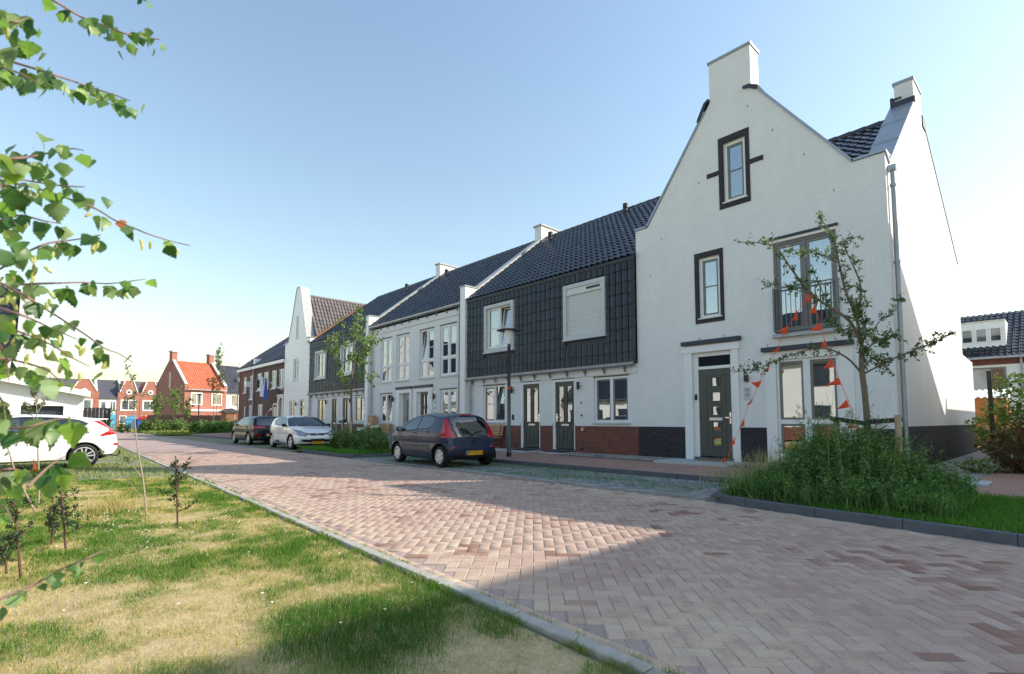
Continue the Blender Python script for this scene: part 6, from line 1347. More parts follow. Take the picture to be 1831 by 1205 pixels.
limbs = [(pa([(1556, 858), (1553, 800), (1550, 745), (1546, 700), (1541, 660), (1541, 618)]), .052, .036, 0, 0),
    (pa([fork, (1520, 575), (1485, 550), (1450, 525), (1418, 485), (1400, 458), (1385, 440), (1355, 434), (1325, 433)], -.5), .028, .006, 420, .12),
    (pa([fork, (1532, 570), (1512, 520), (1500, 470), (1490, 425), (1478, 405), (1466, 388)], .3), .026, .005, 420, .12),
    (pa([(1530, 570), (1540, 520), (1528, 480), (1512, 445), (1518, 430), (1540, 420)], .6), .014, .004, 260, .2),
    (pa([(1541, 668), (1512, 638), (1465, 622), (1400, 640), (1350, 660), (1310, 665)], -.8), .018, .004, 330, .25),
    (pa([(1545, 668), (1600, 640), (1660, 616), (1715, 590)], .3), .016, .004, 330, .2),
    (pa([(1556, 600), (1575, 572), (1600, 555), (1612, 530)], .7), .010, .003, 110, .2),
    (pa([(1450, 525), (1420, 518), (1390, 510), (1368, 505)], -.7, YT - .3), .009, .003, 130, .1),
    (pa([(1500, 470), (1460, 452), (1430, 447), (1400, 445)], -.9), .010, .003, 180, .1),
    (pa([(1541, 640), (1560, 615), (1580, 610), (1600, 600)], -.7), .012, .004, 330, .1),
    (pa([(1538, 600), (1520, 600), (1500, 585), (1480, 570)], .9), .012, .004, 300, .1),
    (pa([(1545, 655), (1560, 640), (1572, 650), (1590, 660)], 1.0), .010, .003, 200, .1),
    (pa([(1541, 618), (1548, 590), (1540, 560), (1532, 540)], -.4), .014, .004, 420, .1),
    (pa([(1485, 550), (1470, 520), (1458, 495), (1450, 470)], -.3), .009, .003, 130, .1)]
limbs = [(a, b, c, int(d * 1.0), e) for a, b, c, d, e in limbs]
tr = tree('street_tree', 'young slender tree with sparse small leaves in front of the corner house', (at_y(1556, 858, YT).x, YT, .09), limbs, 'tree_leaf', .056)
bk = [o for o in tr.children if o.name.startswith('trunk')][0]
# stakes and strap of that tree
def stake(label, px, py, Y, zb=.05, r=.045):
    t = at_y(px, py, Y); s = thing('tree_stake', label, 'stake', (t.x, Y, zb), 'wooden tree stakes'); MB().tube([(t.x, Y, zb), (t.x + .01, Y, t.z)], r, 12).build('post', 'stake_wood', s, smooth=True); return t
s1 = stake('wooden stake right of the slender tree', 1604, 742, YT - .1); s2 = stake('wooden stake left of the slender tree, sunk in the weeds', 1494, 748, YT + .05)
st = thing('tree_strap', 'black rubber strap tying the slender tree to its stakes', 'strap', (s1.x, YT, 1.2))
tp = at_y(1549, 755, YT)
def band(p, q, w=.05):
    m = MB(); p, q = Vector(p), Vector(q); m.add([(p.x, p.y - .055, p.z - w), (q.x, q.y - .055, q.z - w), (q.x, q.y - .055, q.z + w), (p.x, p.y - .055, p.z + w), (p.x, p.y + .055, p.z - w), (q.x, q.y + .055, q.z - w), (q.x, q.y + .055, q.z + w), (p.x, p.y + .055, p.z + w)], [(0, 1, 2, 3), (7, 6, 5, 4), (3, 2, 6, 7), (1, 0, 4, 5), (0, 3, 7, 4), (2, 1, 5, 6)]); return m
band((s1.x + .05, YT - .05, s1.z - .07), (tp.x, YT, tp.z), .035).build('strap', 'black_plastic', st); band((tp.x, YT, tp.z - .02), (s2.x - .05, YT, s2.z), .035).build('strap', 'black_plastic', st)
# leafy tree in the middle bed
YM = 9.45
pm = lambda path, dy=0.0: poly_at(path, YM, dy)
limbs = [(pm([(629, 800), (629, 760), (628, 700), (631, 650), (634, 600), (640, 545)]), .055, .012, 260, .55),
    (pm([(629, 700), (613, 680), (606, 650), (600, 620), (596, 590)], -.5), .02, .005, 420, .2), (pm([(629, 690), (642, 670), (655, 640), (660, 610)], .4), .02, .005, 420, .25), (pm([(631, 650), (618, 620), (612, 590), (616, 575)], .4), .014, .004, 320, .1),
    (pm([(631, 650), (645, 625), (650, 600), (645, 570)], -.4), .014, .004, 320, .1), (pm([(629, 710), (615, 690), (600, 685)], .6), .012, .004, 160, .2), (pm([(633, 610), (640, 590), (640, 565), (648, 550)], .2), .01, .003, 220, .1), (pm([(630, 690), (650, 685), (672, 668), (678, 672)], -.5), .01, .003, 90, .6), (pm([(600, 640), (592, 625), (590, 600)], -.2), .01, .003, 220, .1), (pm([(655, 640), (662, 620), (664, 590)], .2), .01, .003, 220, .1)]
limbs = [(a, b, c, int(d * .5), e) for a, b, c, d, e in limbs]
tree('street_tree', 'young tree with drooping light green leaves in the middle bed', (at_y(629, 800, YM).x, YM, .09), limbs, 'bright_leaf', .14, spread=.32, hang=.9)
p = at_y(627, 752, YM + .1); stake('wooden stake under the light green tree', 627, 752, YM - .25, r=.055)
stm = thing('tree_strap', 'black rubber strap on the light green tree', 'strap', (p.x, YM, 1.2)); band((p.x + .1, YM - .2, p.z - .02), (p.x - 1.0, YM + .1, p.z - .05), .05).build('strap', 'black_plastic', stm)
stake('second wooden stake of the light green tree, half hidden by grass', 612, 760, YM + .1, r=.055)
# far small trees
def small_tree(label, px, base_y, d, top_y, crown_w, mat='bright_leaf', lean=0, low=.45, n=420, leaf=.2):
    b = at_depth(px, base_y, d); b.z = 0; t = at_depth(px + lean, top_y, d); hgt = t.z; limbs = [([tuple(b), (b.x, b.y, hgt * .4), tuple(t)], .05, .012, n // 4, low)]
    w = crown_w / FPX * d * .5
    for k in range(7):
        a = k * 2.4; zz = hgt * (low + (1 - low) * (k / 8)); f = 1 - .55 * (k / 7); limbs.append(([(b.x, b.y, zz), (b.x + math.cos(a) * w * .6 * f, b.y + math.sin(a) * w * .6 * f, zz + hgt * .08), (b.x + math.cos(a) * w * f, b.y + math.sin(a) * w * f, zz + hgt * .14)], .02, .005, n // 8, .2))
    return tree('young_tree', label, tuple(b), limbs, mat, leaf, group='young trees on the far green', spread=w * .35, twigs=False)
small_tree('small round green tree left of the orange-roofed house', 278, 765, 56, 704, 26, n=700)
small_tree('bushy green tree in front of the dark gable of the orange-roofed house', 311, 765, 57, 694, 32, n=800)
small_tree('low green tree at the corner of the orange-roofed house', 334, 765, 58, 712, 20, n=420)
small_tree('tall thin tree with reddish leaves before the orange roof', 381, 768, 54, 676, 40, 'red_leaf', low=.72, n=420)
small_tree('very tall thin tree top between orange and grey roofs', 386, 764, 60, 626, 18, 'tree_leaf', 2, .75, 420)
small_tree('slim tree in front of the grey roof', 394, 764, 58, 668, 12, 'tree_leaf', 0, .8, 200)
small_tree('small shrub-like tree beside the dark fence', 192, 775, 40, 730, 30, 'bright_leaf', low=.2, n=500, leaf=.14)

# ------------------------------------------------------------------ weeds, bushes
def weeds(name, label, plants, mat, cat='weeds', leaf=.07, density=110, kind='stuff', stalk='weed_leaf', wid=.26):
    LC, LD, LS, BP = [], [], [], []
    bk = MB()
    for (x, y, z, h) in plants:
        ax, ay = RNG.normal(0, .13, 2) * h; n = int(density * h) + 6; ns = 1 + int(h * 4)
        for s in range(ns):
            bx, by = ax + RNG.normal(0, .16) * h, ay + RNG.normal(0, .16) * h; hh = h * RNG.uniform(.65, 1.05); tip = np.array([x + bx, y + by, z + hh]); b0 = np.array([x + RNG.normal(0, .03), y + RNG.normal(0, .03), z])
            bk.tube([tuple(b0), tuple((b0 + tip) / 2 + RNG.normal(0, .02, 3)), tuple(tip)], [.006, .004, .0015], 3, False)
            m = n // ns + 3; t = RNG.random(m) ** .8; c = b0 + (tip - b0) * t[:, None] + RNG.normal(0, .012, (m, 3)); d = RNG.normal(0, 1, (m, 3)); d[:, 2] = np.abs(d[:, 2]) * .6 + .15; LC.append(c); LD.append(d); LS.append(leaf * (1.25 - .75 * t) * RNG.uniform(.6, 1.3, m))
    Cc, Dd, Ss = np.concatenate(LC), np.concatenate(LD), np.concatenate(LS); V, F = leaf_quads(Cc, Dd, Ss, wid); r = np.repeat(RNG.random(len(Cc)), 2)
    V2 = np.array(bk.v); F2 = np.array(bk.f) + len(V); o = np_mesh(name, np.vstack([V, V2]), np.vstack([F, F2]), mat, None, rnd=np.r_[r, RNG.random(len(F2)) * .6]); return tag(o, label, cat, kind=kind)
pl = []
for k in range(330):
    x = RNG.uniform(-3.75, -1.15); y = RNG.uniform(7.95, 10.6)
    if y < ykerb(x) + .22: continue
    c = math.exp(-((x + 2.5) / .95) ** 2) * math.exp(-((y - 9.4) / .9) ** 2); h = .30 + 1.15 * c * RNG.uniform(.6, 1.15)
    if x < -3.2: h *= .75
    pl.append((x, y, .08, h))
weeds('weeds', 'tall dark green weeds filling the bed around the slender tree', pl, 'weed_leaf', leaf=.105, density=170)
n = 5200; x = RNG.uniform(-3.9, -1.0, n); y = RNG.uniform(7.85, 10.0, n); ok = y > ykerb(x) + .12; x, y = x[ok], y[ok]; n = len(x); lft = np.clip((-2.2 - x) / 1.5, 0, 1)
tag(blades(x, y, np.full(n, .07), RNG.uniform(.15, .38, n) + .22 * lft * RNG.random(n), np.full(n, .009), RNG.random(n) * .9, 'weed_leaf', 'tall_grass', .45), 'long grass along the kerb of the weedy bed', 'grass')
n = 60; x = RNG.uniform(-3.6, -1.0, n); y = RNG.uniform(8.1, 10.2, n); ok = y > ykerb(x) + .3; x, y = x[ok], y[ok]; n = len(x); c = np.exp(-((x + 2.5) / 1.0) ** 2)
tag(blades(x, y, np.full(n, .08), .5 + 1.15 * c * RNG.uniform(.5, 1.1, n), np.full(n, .008), RNG.random(n), 'weed_leaf', 'seed_stalks', .25), 'pale seed stalks standing above the weeds', 'weeds')
n = 420; x = RNG.uniform(-4.9, -3.6, n); y = RNG.uniform(9.0, 12.9, n); x[:200] = RNG.normal(-4.9, .35, 200); y[:200] = RNG.normal(12.8, .25, 200)
tag(blades(x, y, np.full(n, .12), RNG.uniform(.25, .6, n), np.full(n, .006), RNG.random(n), 'straw', 'dry_stalks', .35), 'dry grass stalks by the base of the corner house', 'grass')
pl = [(RNG.uniform(-20.3, -17.4), RNG.uniform(8.9, 10.2), .08, RNG.uniform(.45, 1.05)) for k in range(56)]
weeds('weeds', 'long grassy weeds around the light green tree', pl, 'weed_leaf', leaf=.3, density=60, wid=.10)
pl = [(at_depth(px, 770, 50).x + RNG.normal(0, 1.0), at_depth(px, 770, 50).y + RNG.normal(0, 1.0), 0, RNG.uniform(.7, 1.5)) for px in RNG.uniform(362, 436, 70)]
weeds('bushes', 'green bushes left of the black hatchback', pl, 'weed_leaf', 'bushes', leaf=.32, density=70, wid=.5)
pl = [(at_depth(px, 765, 57).x + RNG.normal(0, .8), at_depth(px, 765, 57).y + RNG.normal(0, .8), 0, RNG.uniform(.6, 1.6)) for px in RNG.uniform(250, 345, 70)]
weeds('bushes', 'mixed bushes before the far brown fence', pl, 'bright_leaf', 'bushes', leaf=.34, density=60, wid=.5)
def shrub(label, c, rx, ry, rz, mat, n=1500, leaf=.08, group=None):
    r = thing('shrub', label, 'shrub', (c[0], c[1], c[2] - rz), group); u = RNG.normal(0, 1, (n, 3)); u /= np.linalg.norm(u, axis=1, keepdims=True); rad = RNG.uniform(.55, 1.0, n) * (1 + .25 * np.sin(u[:, 0] * 7 + u[:, 2] * 5)); P = u * rad[:, None] * [rx, ry, rz] + np.array(c); P[:, 2] = np.maximum(P[:, 2], c[2] - rz + .03)
    bk = MB()
    for k in range(14): e = P[k * 17 % n]; bk.tube([(c[0] + RNG.normal(0, .05), c[1] + RNG.normal(0, .05), c[2] - rz), tuple((np.array([c[0], c[1], c[2] - rz]) + e) / 2 + [0, 0, .05]), tuple(e)], [.012, .008, .003], 5)
    bk.build('stems', 'twig_dark', r); V, F = leaf_quads(P, u + RNG.normal(0, .6, (n, 3)), RNG.uniform(.6, 1.3, n) * leaf, .6); np_mesh('foliage', V, F, mat, r, rnd=np.repeat(RNG.random(n), 2)); return r
shrub('low shrub with dark red and bronze leaves by the side path', (-.85, 15.9, .58), .72, .8, .5, 'red_leaf', 2300, .085); shrub('red-leaved shrub further along the side path', (-.55, 17.6, .75), .9, 1.1, .65, 'red_leaf', 2200, .09)
shrub('loose green shrub beside the white gable wall', (-1.5, 21.0, .95), .75, 1.0, .85, 'bright_leaf', 1600, .11); shrub('small green herb clump at the foot of the red shrub', (-1.55, 14.9, .28), .35, .35, .16, 'weed_leaf', 500, .06)
hd = thing('garden_screen', 'black post with a dense green climbing plant at the right edge', 'trellis', (-.95, 20.5, .1))
q = at_y(1768, 663, 20.5); MB().box(q.x - .05, q.x + .05, 20.45, 20.55, .1, q.z).build('post', 'black_metal', hd)
n = 2600; P = np.stack([RNG.uniform(q.x + .08, q.x + 2.4, n), RNG.normal(20.5, .16, n), RNG.uniform(.3, q.z - .1, n) - 0], 1); P[:, 2] -= .0; V, F = leaf_quads(P, RNG.normal(0, 1, (n, 3)) + [0, -.4, -.3], RNG.uniform(.08, .16, n), .6); np_mesh('foliage', V, F, 'bright_leaf', hd, rnd=np.repeat(RNG.random(n), 2))
for k in range(6): MB().box(q.x + .06, q.x + 2.4, 20.49, 20.51, .3 + k * .33, .32 + k * .33).build('wire', 'black_metal', hd)
# small plants in the verge
def holly(label, bpx, bpy_, tpx, tpy, lean=0.0, n=240, spread=.16):
    n = int(n * 2.0)
    b = at_z(bpx, bpy_, 0.0); d = project(b)[2]; t = at_depth(tpx, tpy, d); r = [((b.x, b.y, -.03), ((b.x + t.x) / 2 + lean, (b.y + t.y) / 2, t.z * .5), tuple(t))]; h = t.z
    limbs = [(r[0], .011, .004, n // 2, .3)]
    for k in range(7):
        zz = h * (.22 + .1 * k); f = zz / h; bx, by = b.x + (t.x - b.x) * f, b.y + (t.y - b.y) * f; a = RNG.uniform(0, 2 * PI); l = h * .26 * (1 - .6 * f) * RNG.uniform(.6, 1.3)
        limbs.append((((bx, by, zz), (bx + math.cos(a) * l * .6, by + math.sin(a) * l * .6, zz + .04), (bx + math.cos(a) * l, by + math.sin(a) * l, zz + .12)), .005, .002, n // 14 + 9, .3))
    return tree('holly_sapling', label, (b.x, b.y, 0), limbs, 'holly_leaf', .034, 'twig_dark', 'holly saplings in the verge', spread=.05, hang=-.2, cat='sapling')
holly('upright dark green holly sapling at the end of the verge, nearest the road', 318, 942, 314, 815)
holly('thin holly sapling with a bare curved stem left of the straw clump', 118, 981, 108, 858, .03, 170)
holly('bare-stemmed holly sapling at the left edge of the verge', 38, 1032, 26, 895, .05, 150)
holly('bushy low holly sapling between the two bare-stemmed ones', 92, 972, 97, 905, 0, 160); holly('low holly sapling at the far left of the verge', 12, 1020, 8, 965, 0, 160)
def sapling(label, path, d, crown, n=150):
    P = [at_depth(px, py, d + k * .05) for k, (px, py) in enumerate(path)]; P[0].z = -.03; limbs = [(P, .013, .004, n // 3, .75)]
    for (p0, p1) in crown: limbs.append(([at_depth(*p0, d), at_depth((p0[0] + p1[0]) / 2, (p0[1] + p1[1]) / 2 - 4, d + .1), at_depth(*p1, d + .25)], .005, .002, n // 4, .35))
    return tree('birch_sapling', label, tuple(P[0]), limbs, 'tree_leaf', .042, 'sapling_bark', 'thin saplings in the verge', spread=.07, cat='sapling')
sapling('thin pale sapling in the verge with small leaves at its top', [(262, 921), (256, 860), (246, 800), (240, 740), (234, 660)], 7.0, [((250, 850), (215, 810)), ((258, 895), (150, 770)), ((238, 740), (255, 700)), ((238, 730), (215, 690)), ((236, 690), (228, 660))])
sapling('thin sapling before the rear door of the white car at the left', [(68, 922), (70, 860), (67, 790), (66, 740), (64, 690)], 7.6, [((67, 760), (40, 720)), ((66, 740), (95, 700)), ((66, 730), (55, 680)), ((66, 800), (30, 760)), ((66, 720), (85, 670))], 260)
sapling('thin leaning sapling at the far left of the verge', [(66, 915), (30, 850), (14, 800), (8, 780)], 7.2, [((14, 800), (30, 790)), ((20, 820), (4, 790)), ((14, 800), (35, 770))], 90)
# ------------------------------------------------------------------ birch in the foreground at the left
BT = Vector((-1.62, -.95, 0))
bi = thing('birch_tree', 'birch reaching in from the left with large hanging leaves and pale catkins', 'tree', (BT.x, BT.y, -.02))
MB().tube([(BT.x, BT.y, -.05), (BT.x + .02, BT.y + .01, .9), (BT.x - .02, BT.y, 1.9), (BT.x, BT.y - .02, 3.1), (BT.x + .02, BT.y, 4.2)], [.06, .05, .042, .03, .015], 12).build('trunk', 'bark', bi, smooth=True)
def leaf_mesh(idx):
    """serrated ovate-triangular birch leaf, stem at the origin, tip along -z"""
    r = np.random.default_rng(idx); L = 1.0; out = []
    prof = [(0.0, .0), (.10, .26), (.2, .42), (.3, .47), (.42, .42), (.55, .33), (.7, .21), (.85, .10), (1.0, .0)]
    sd = []
    for (t0, w0), (t1, w1) in zip(prof[:-1], prof[1:]):
        sd.append((t0, w0)); sd.append(((t0 + t1) / 2 + .03, (w0 + w1) / 2 + .06 * (1 if w1 > .03 else .3)))
    sd.append((1.0, 0.0)); n = len(sd); P = []; cup = r.uniform(-.24, .26); bend = r.uniform(-.45, .45)
    for t, w in sd: P.append((0, bend * t * t * .6, -t))
    for t, w in sd: P.append((w * r.uniform(.92, 1.06), bend * t * t * .6 + cup * w * 2 + r.normal(0, .012), -t))
    for t, w in sd: P.append((-w * r.uniform(.92, 1.06), bend * t * t * .6 + cup * w * 2 + r.normal(0, .012), -t))
    F = [(i, i + 1, n + i + 1, n + i) for i in range(n - 1)] + [(i + 1, i, 2 * n + i, 2 * n + i + 1) for i in range(n - 1)]
    P += [(0, 0, .0), (.012, 0, .0), (.008, .02, .30), (-.004, .02, .30)]; b = 3 * n; F.append((b, b + 1, b + 2, b + 3))
    me = bpy.data.meshes.new('leaf'); me.from_pydata(P, [], F); me.materials.append(M['birch_leaf']); me.polygons.foreach_set('use_smooth', [True] * len(F)); me.update(); return me
LM = [leaf_mesh(i) for i in range(7)]; LB = []
for i in range(2): m = leaf_mesh(20 + i); m.materials.clear(); m.materials.append(M['brown_leaf']); LB.append(m)
cm = MB().lathe((0, 0, 0), [(.001, 0), (.13, -.1), (.17, -.35), (.16, -.7), (.10, -.95), (.001, -1.02)], 8); CAT = bpy.data.meshes.new('catkin'); CAT.from_pydata(cm.v, [], cm.f); CAT.materials.append(M['catkin'])
br = MB(); BL = Vector(bi.location)
def put_leaf(p, size, brown=False, cat=False, face=None):
    me = CAT if cat else (random.choice(LB) if brown else random.choice(LM)); o = bpy.data.objects.new('catkin' if cat else 'leaf', me); COL.objects.link(o); o.parent = bi
    o.location = p - BL; rz = YAW * 0 + random.gauss(math.atan2(RGT.y, RGT.x), .75) + (PI if random.random() < .5 else 0)
    o.rotation_euler = Euler((random.gauss(0, .33), random.gauss(0, .38), rz), 'XYZ'); o.scale = (size,) * 3
TW = [([(95, 0), (149, 32), (190, 47), (224, 60), (262, 66), (287, 71)], 1.25, 24, 0, .034), ([(0, 104), (40, 116), (82, 129), (125, 143), (164, 157), (200, 168), (232, 180)], 1.18, 36, 0, .040), ([(-10, 117), (30, 129), (70, 150)], 1.1, 8, 0, .042), ([(-10, 30), (25, 40), (52, 30)], 1.15, 14, 1, .042),
    ([(-10, 285), (40, 282), (75, 276), (125, 266), (149, 269)], 1.12, 15, 1, .044), ([(-10, 340), (30, 322), (62, 325), (110, 332), (152, 334)], 1.15, 15, 3, .040), ([(-10, 320), (60, 335), (118, 354), (144, 362), (175, 375), (206, 394), (240, 408), (270, 420), (310, 432), (340, 439)], 1.2, 8, 7, .042), ([(0, 481), (30, 462), (64, 443), (95, 433), (123, 430), (160, 424), (180, 420)], 1.15, 16, 8, .044),
    ([(-10, 512), (50, 508), (103, 506), (150, 505), (193, 507), (230, 503), (260, 499)], 1.2, 15, 7, .042), ([(-10, 500), (46, 530), (72, 547), (100, 564), (151, 597), (186, 622), (212, 632), (238, 648)], 1.15, 8, 7, .042), ([(-10, 548), (46, 566), (90, 586), (139, 607)], 1.1, 6, 6, .04), ([(-10, 582), (30, 592), (58, 602), (93, 617), (130, 640), (160, 655)], 1.1, 11, 5, .045),
    ([(-10, 640), (30, 645), (79, 659), (95, 670), (113, 686)], 1.05, 8, 2, .044), ([(-10, 600), (10, 640), (15, 680)], 1.05, 3, 2, .045), ([(-10, 400), (30, 385), (80, 395), (110, 400)], 1.2, 9, 4, .044), ([(-10, 760), (40, 765), (90, 752), (118, 748)], 1.05, 7, 0, .042), ([(-20, 850), (15, 838), (50, 845)], 1.0, 7, 0, .038), ([(50, 870), (90, 832), (118, 815)], 1.02, 5, 0, .036),
    ([(-10, 1075), (60, 1045), (105, 1020), (150, 1000), (185, 985)], .98, 11, 0, .026), ([(-10, 700), (5, 720), (10, 750)], 1.0, 4, 0, .042), ([(-30, 920), (5, 905), (20, 930)], 1.0, 4, 0, .034), ([(250, -4), (262, 2)], 1.3, 2, 0, .03)]
for ti, (path, d, nl, nc, sz) in enumerate(TW):
    pts = [at_depth(px, py, d + .10 * math.sin(i * 1.7 + ti)) for i, (px, py) in enumerate(path)]
    P = smooth_path(pts, 5); n = len(P); z0 = max(.5, P[0].z - .12)
    st_ = [Vector((BT.x, BT.y, z0)), (Vector((BT.x, BT.y, z0)) + P[0]) / 2 + Vector((-.04, .02, .04))] if path[0][0] <= 0 else []
    br.tube(st_ + P, [.0042] * len(st_) + [.0030 - .0020 * i / (n - 1) for i in range(n)], 6)
    for k in range(int(nl * 1.6)):
        t = min(1, (k + random.random() * .8) / (nl * 1.6)); i = min(n - 2, int(t * (n - 1))); q = P[i].lerp(P[i + 1], t * (n - 1) - i) + FWD * random.gauss(0, .03) + RGT * random.gauss(0, .007) + Vector((0, 0, random.uniform(-.016, .002)))
        s = sz * .9 * random.uniform(.75, 1.15) * (1 - .3 * t); put_leaf(q, s, random.random() < .003)
    for k in range(nc):
        t = random.random(); i = min(n - 2, int(t * (n - 1))); put_leaf(P[i].lerp(P[i + 1], .5) + Vector((0, random.gauss(0, .01), -.012 - random.random() * .012)), 0.0195 * random.uniform(.85, 1.2), cat=True)
br.build('branches', 'twig', bi, smooth=True)
for k in range(13): put_leaf(at_depth(random.uniform(-15, 105), random.uniform(285, 400), random.uniform(1.05, 1.35)), .046 * random.uniform(.8, 1.15))
for k in range(10): put_leaf(at_depth(random.uniform(0, 60), random.uniform(20, 90), random.uniform(1.1, 1.3)), .044 * random.uniform(.8, 1.1))
for px, py, s in ((48, 760, .04), (72, 748, .042), (98, 756, .046), (122, 744, .04), (140, 755, .042), (126, 812, .036), (104, 832, .045), (66, 838, .03), (60, 830, .034)): put_leaf(at_depth(px, py, 1.04), s * 1.25, s in (.03, .034))
for k in range(26): put_leaf(at_depth(random.uniform(0, 110), random.uniform(430, 640), random.uniform(1.05, 1.25)) , 0.0195, cat=True)
# ------------------------------------------------------------------ street furniture and small things
def lamp(label, x, y, z0, h, head='round'):
    r = thing('street_lamp', label, 'street lamp', (x, y, z0), 'street lamps')
    MB().lathe((x, y, z0), [(.075, 0), (.075, .9), (.06, .95), (.05, h - .55), (.055, h - .55), (.055, h - .42), (.03, h - .42)], 16).build('pole', 'pole_grey', r, smooth=True)
    MB().lathe((x, y, z0), [(.08, 0), (.08, .12)], 16).build('base', 'black_metal', r)
    MB().lathe((x, y, z0), [(.06, h - .44), (.065, h - .40), (.15, h - .03), (.14, h), (.001, h)], 20).build('lamp_shade', 'lamp_white', r, smooth=True)
    MB().lathe((x, y, z0), [(.001, h + .055), (.20, h + .045), (.40, h + .005), (.405, h - .005), (.36, h - .005), (.13, h + .01)], 28).build('lamp_cap', 'pole_grey', r, smooth=True)
    MB().lathe((x, y, z0), [(.062, 2.15), (.062, 2.22)], 16).build('band', 'orange_flag', r); return r
lamp('grey street lamp with a round flat cap in front of the tile-hung houses', -12.38, 11.3, .13, 4.05)
l2 = thing('street_lamp', 'grey street lamp with a square white head before the brown brick house', 'street lamp', (-41.3, 11.7, .1), 'street lamps')
MB().lathe((-41.3, 11.7, .1), [(.09, 0), (.09, 1), (.06, 1.1), (.055, 3.7)], 12).build('pole', 'pole_grey', l2); MB().prism([(-41.42, 3.75), (-41.18, 3.75), (-41.08, 4.15), (-41.52, 4.15)], 11.55, 11.85, 'y').build('lamp_head', 'lamp_white', l2)
q = at_depth(354, 767, 58); l3 = thing('street_lamp', 'thin black street lamp on the far green before the orange-roofed house', 'street lamp', (q.x, q.y, 0), 'street lamps'); MB().lathe((q.x, q.y, 0), [(.11, 0), (.11, 1), (.07, 1.1), (.06, 4.2), (.001, 4.25)], 10).build('pole', 'black_metal', l3); MB().box(q.x - .2, q.x + .25, q.y - .2, q.y + .2, 4.15, 4.3).build('lamp_head', 'black_metal', l3)
def bench(label, x, y, z, w, rot=0):
    r = thing('bench', label, 'bench', (x, y, z), 'wooden benches by the front doors', rot, local=True)
    for k in range(4): MB().bbox(-w / 2, w / 2, -.42 + k * .1, -.335 + k * .1, .40, .43, .005).build('seat_slat', 'wood', r)
    for k in range(5): MB().box(-w / 2, w / 2, .005 + k * .014, .03 + k * .014, .48 + k * .085, .548 + k * .085).build('back_slat', 'wood', r)
    for sx_ in (-w / 2 + .12, w / 2 - .12):
        MB().tube([(sx_, -.42, 0), (sx_, -.40, .38), (sx_, -.02, .39), (sx_, .06, .9)], .016, 6).build('leg', 'black_metal', r); MB().tube([(sx_, .10, 0), (sx_, .0, .40)], .016, 6).build('leg', 'black_metal', r)
    return r
bench('slatted wooden bench under the window behind the street lamp', -15.75, 13.33, .215, 1.5); bench('slatted wooden bench in front of the white house with the pale door', -23.9, 13.3, .215, 1.3)
tb = thing('garden_table', 'small dark table beside the bench of the white house', 'table', (-24.4, 12.5, .215)); MB().box(-25.0, -23.9, 12.2, 12.8, .62, .66).build('table_top', 'black_plastic', tb)
for a in (-24.9, -24.0):
    for c in (12.3, 12.7): MB().box(a - .025, a + .025, c - .025, c + .025, .215, .62).build('leg', 'black_plastic', tb)
tag(MB().bbox(-25.35, -24.85, 13.1, 13.35, .215, 1.55, .02).build('wooden_panel', 'wood'), 'tall pale wooden panel next to the small bench', 'panel')
def pot(label, x, y, z, r, h, mat, plant, pm='pot_grey'):
    t = thing('plant_pot', label, 'plant pot', (x, y, z), 'potted plants by the doors'); MB().lathe((x, y, z), [(.001, 0), (r * .8, 0), (r, h), (r * .9, h), (r * .85, h - .03), (.001, h - .03)], 14).build('pot', pm, t, smooth=True)
    n = 240; P = RNG.normal(0, 1, (n, 3)) * [r * .8, r * .8, .12] + [x, y, z + h + .2]; V, F = leaf_quads(P, RNG.normal(0, 1, (n, 3)) + [0, 0, .5], RNG.uniform(.06, .13, n), .6); np_mesh('plant', V, F, plant, t, rnd=np.repeat(RNG.random(n), 2), kind='stuff')
    return t
pp = pot('pot of white hydrangeas in front of the small bench', -22.9, 12.3, .21, .2, .35, 'pot', 'weed_leaf', 'black_plastic')
fl = MB(); [fl.ball((-22.9 + RNG.normal(0, .2), 12.3 + RNG.normal(0, .15), .98 + RNG.normal(0, .06)), .09, .09, .075, 8, 5) for k in range(9)]; fl.build('blossom', 'daisy', pp, smooth=True)
pot('dark pot with a small plant left of the garden table', -25.3, 12.2, .21, .18, .3, 'pot', 'weed_leaf', 'black_plastic')
ln = thing('lantern', 'dark lantern with a white top left of the wooden panel', 'lantern', (-25.75, 12.9, .21)); MB().box(-25.9, -25.6, 12.75, 13.05, .25, .75).build('cage', 'black_metal', ln); MB().prism([(-25.92, .752), (-25.58, .752), (-25.7, .92), (-25.8, .92)], 12.73, 13.07, 'y').build('top', 'lamp_white', ln)
# orange bunting
bu = thing('bunting', 'two lines of orange triangular flags strung from the balcony of the corner house', 'bunting', (-4.3, 13.3, 3.4))
top = at_y(1449, 522, 13.38)
def cord(path, Ys): return [at_y(px, py, Y) for (px, py), Y in zip(path, Ys)]
cl = cord([(1449, 522), (1425, 560), (1404, 592), (1388, 627), (1366, 664), (1351, 700), (1338, 727), (1328, 752), (1317, 778), (1306, 805), (1298, 831)], [13.38, 13.34, 13.28, 13.2, 13.1, 13.0, 12.9, 12.75, 12.6, 12.4, 12.2]); cr_ = cord([(1449, 522), (1456, 545), (1466, 578), (1475, 608), (1487, 643), (1499, 674), (1515, 712), (1528, 745), (1536, 770)], [13.38, 13.2, 12.9, 12.5, 12.0, 11.4, 10.8, 10.3, 9.9])
c = MB(); c.tube(smooth_path(cl), .006, 5); c.tube(smooth_path(cr_), .006, 5); c.build('cord', 'orange_flag', bu)
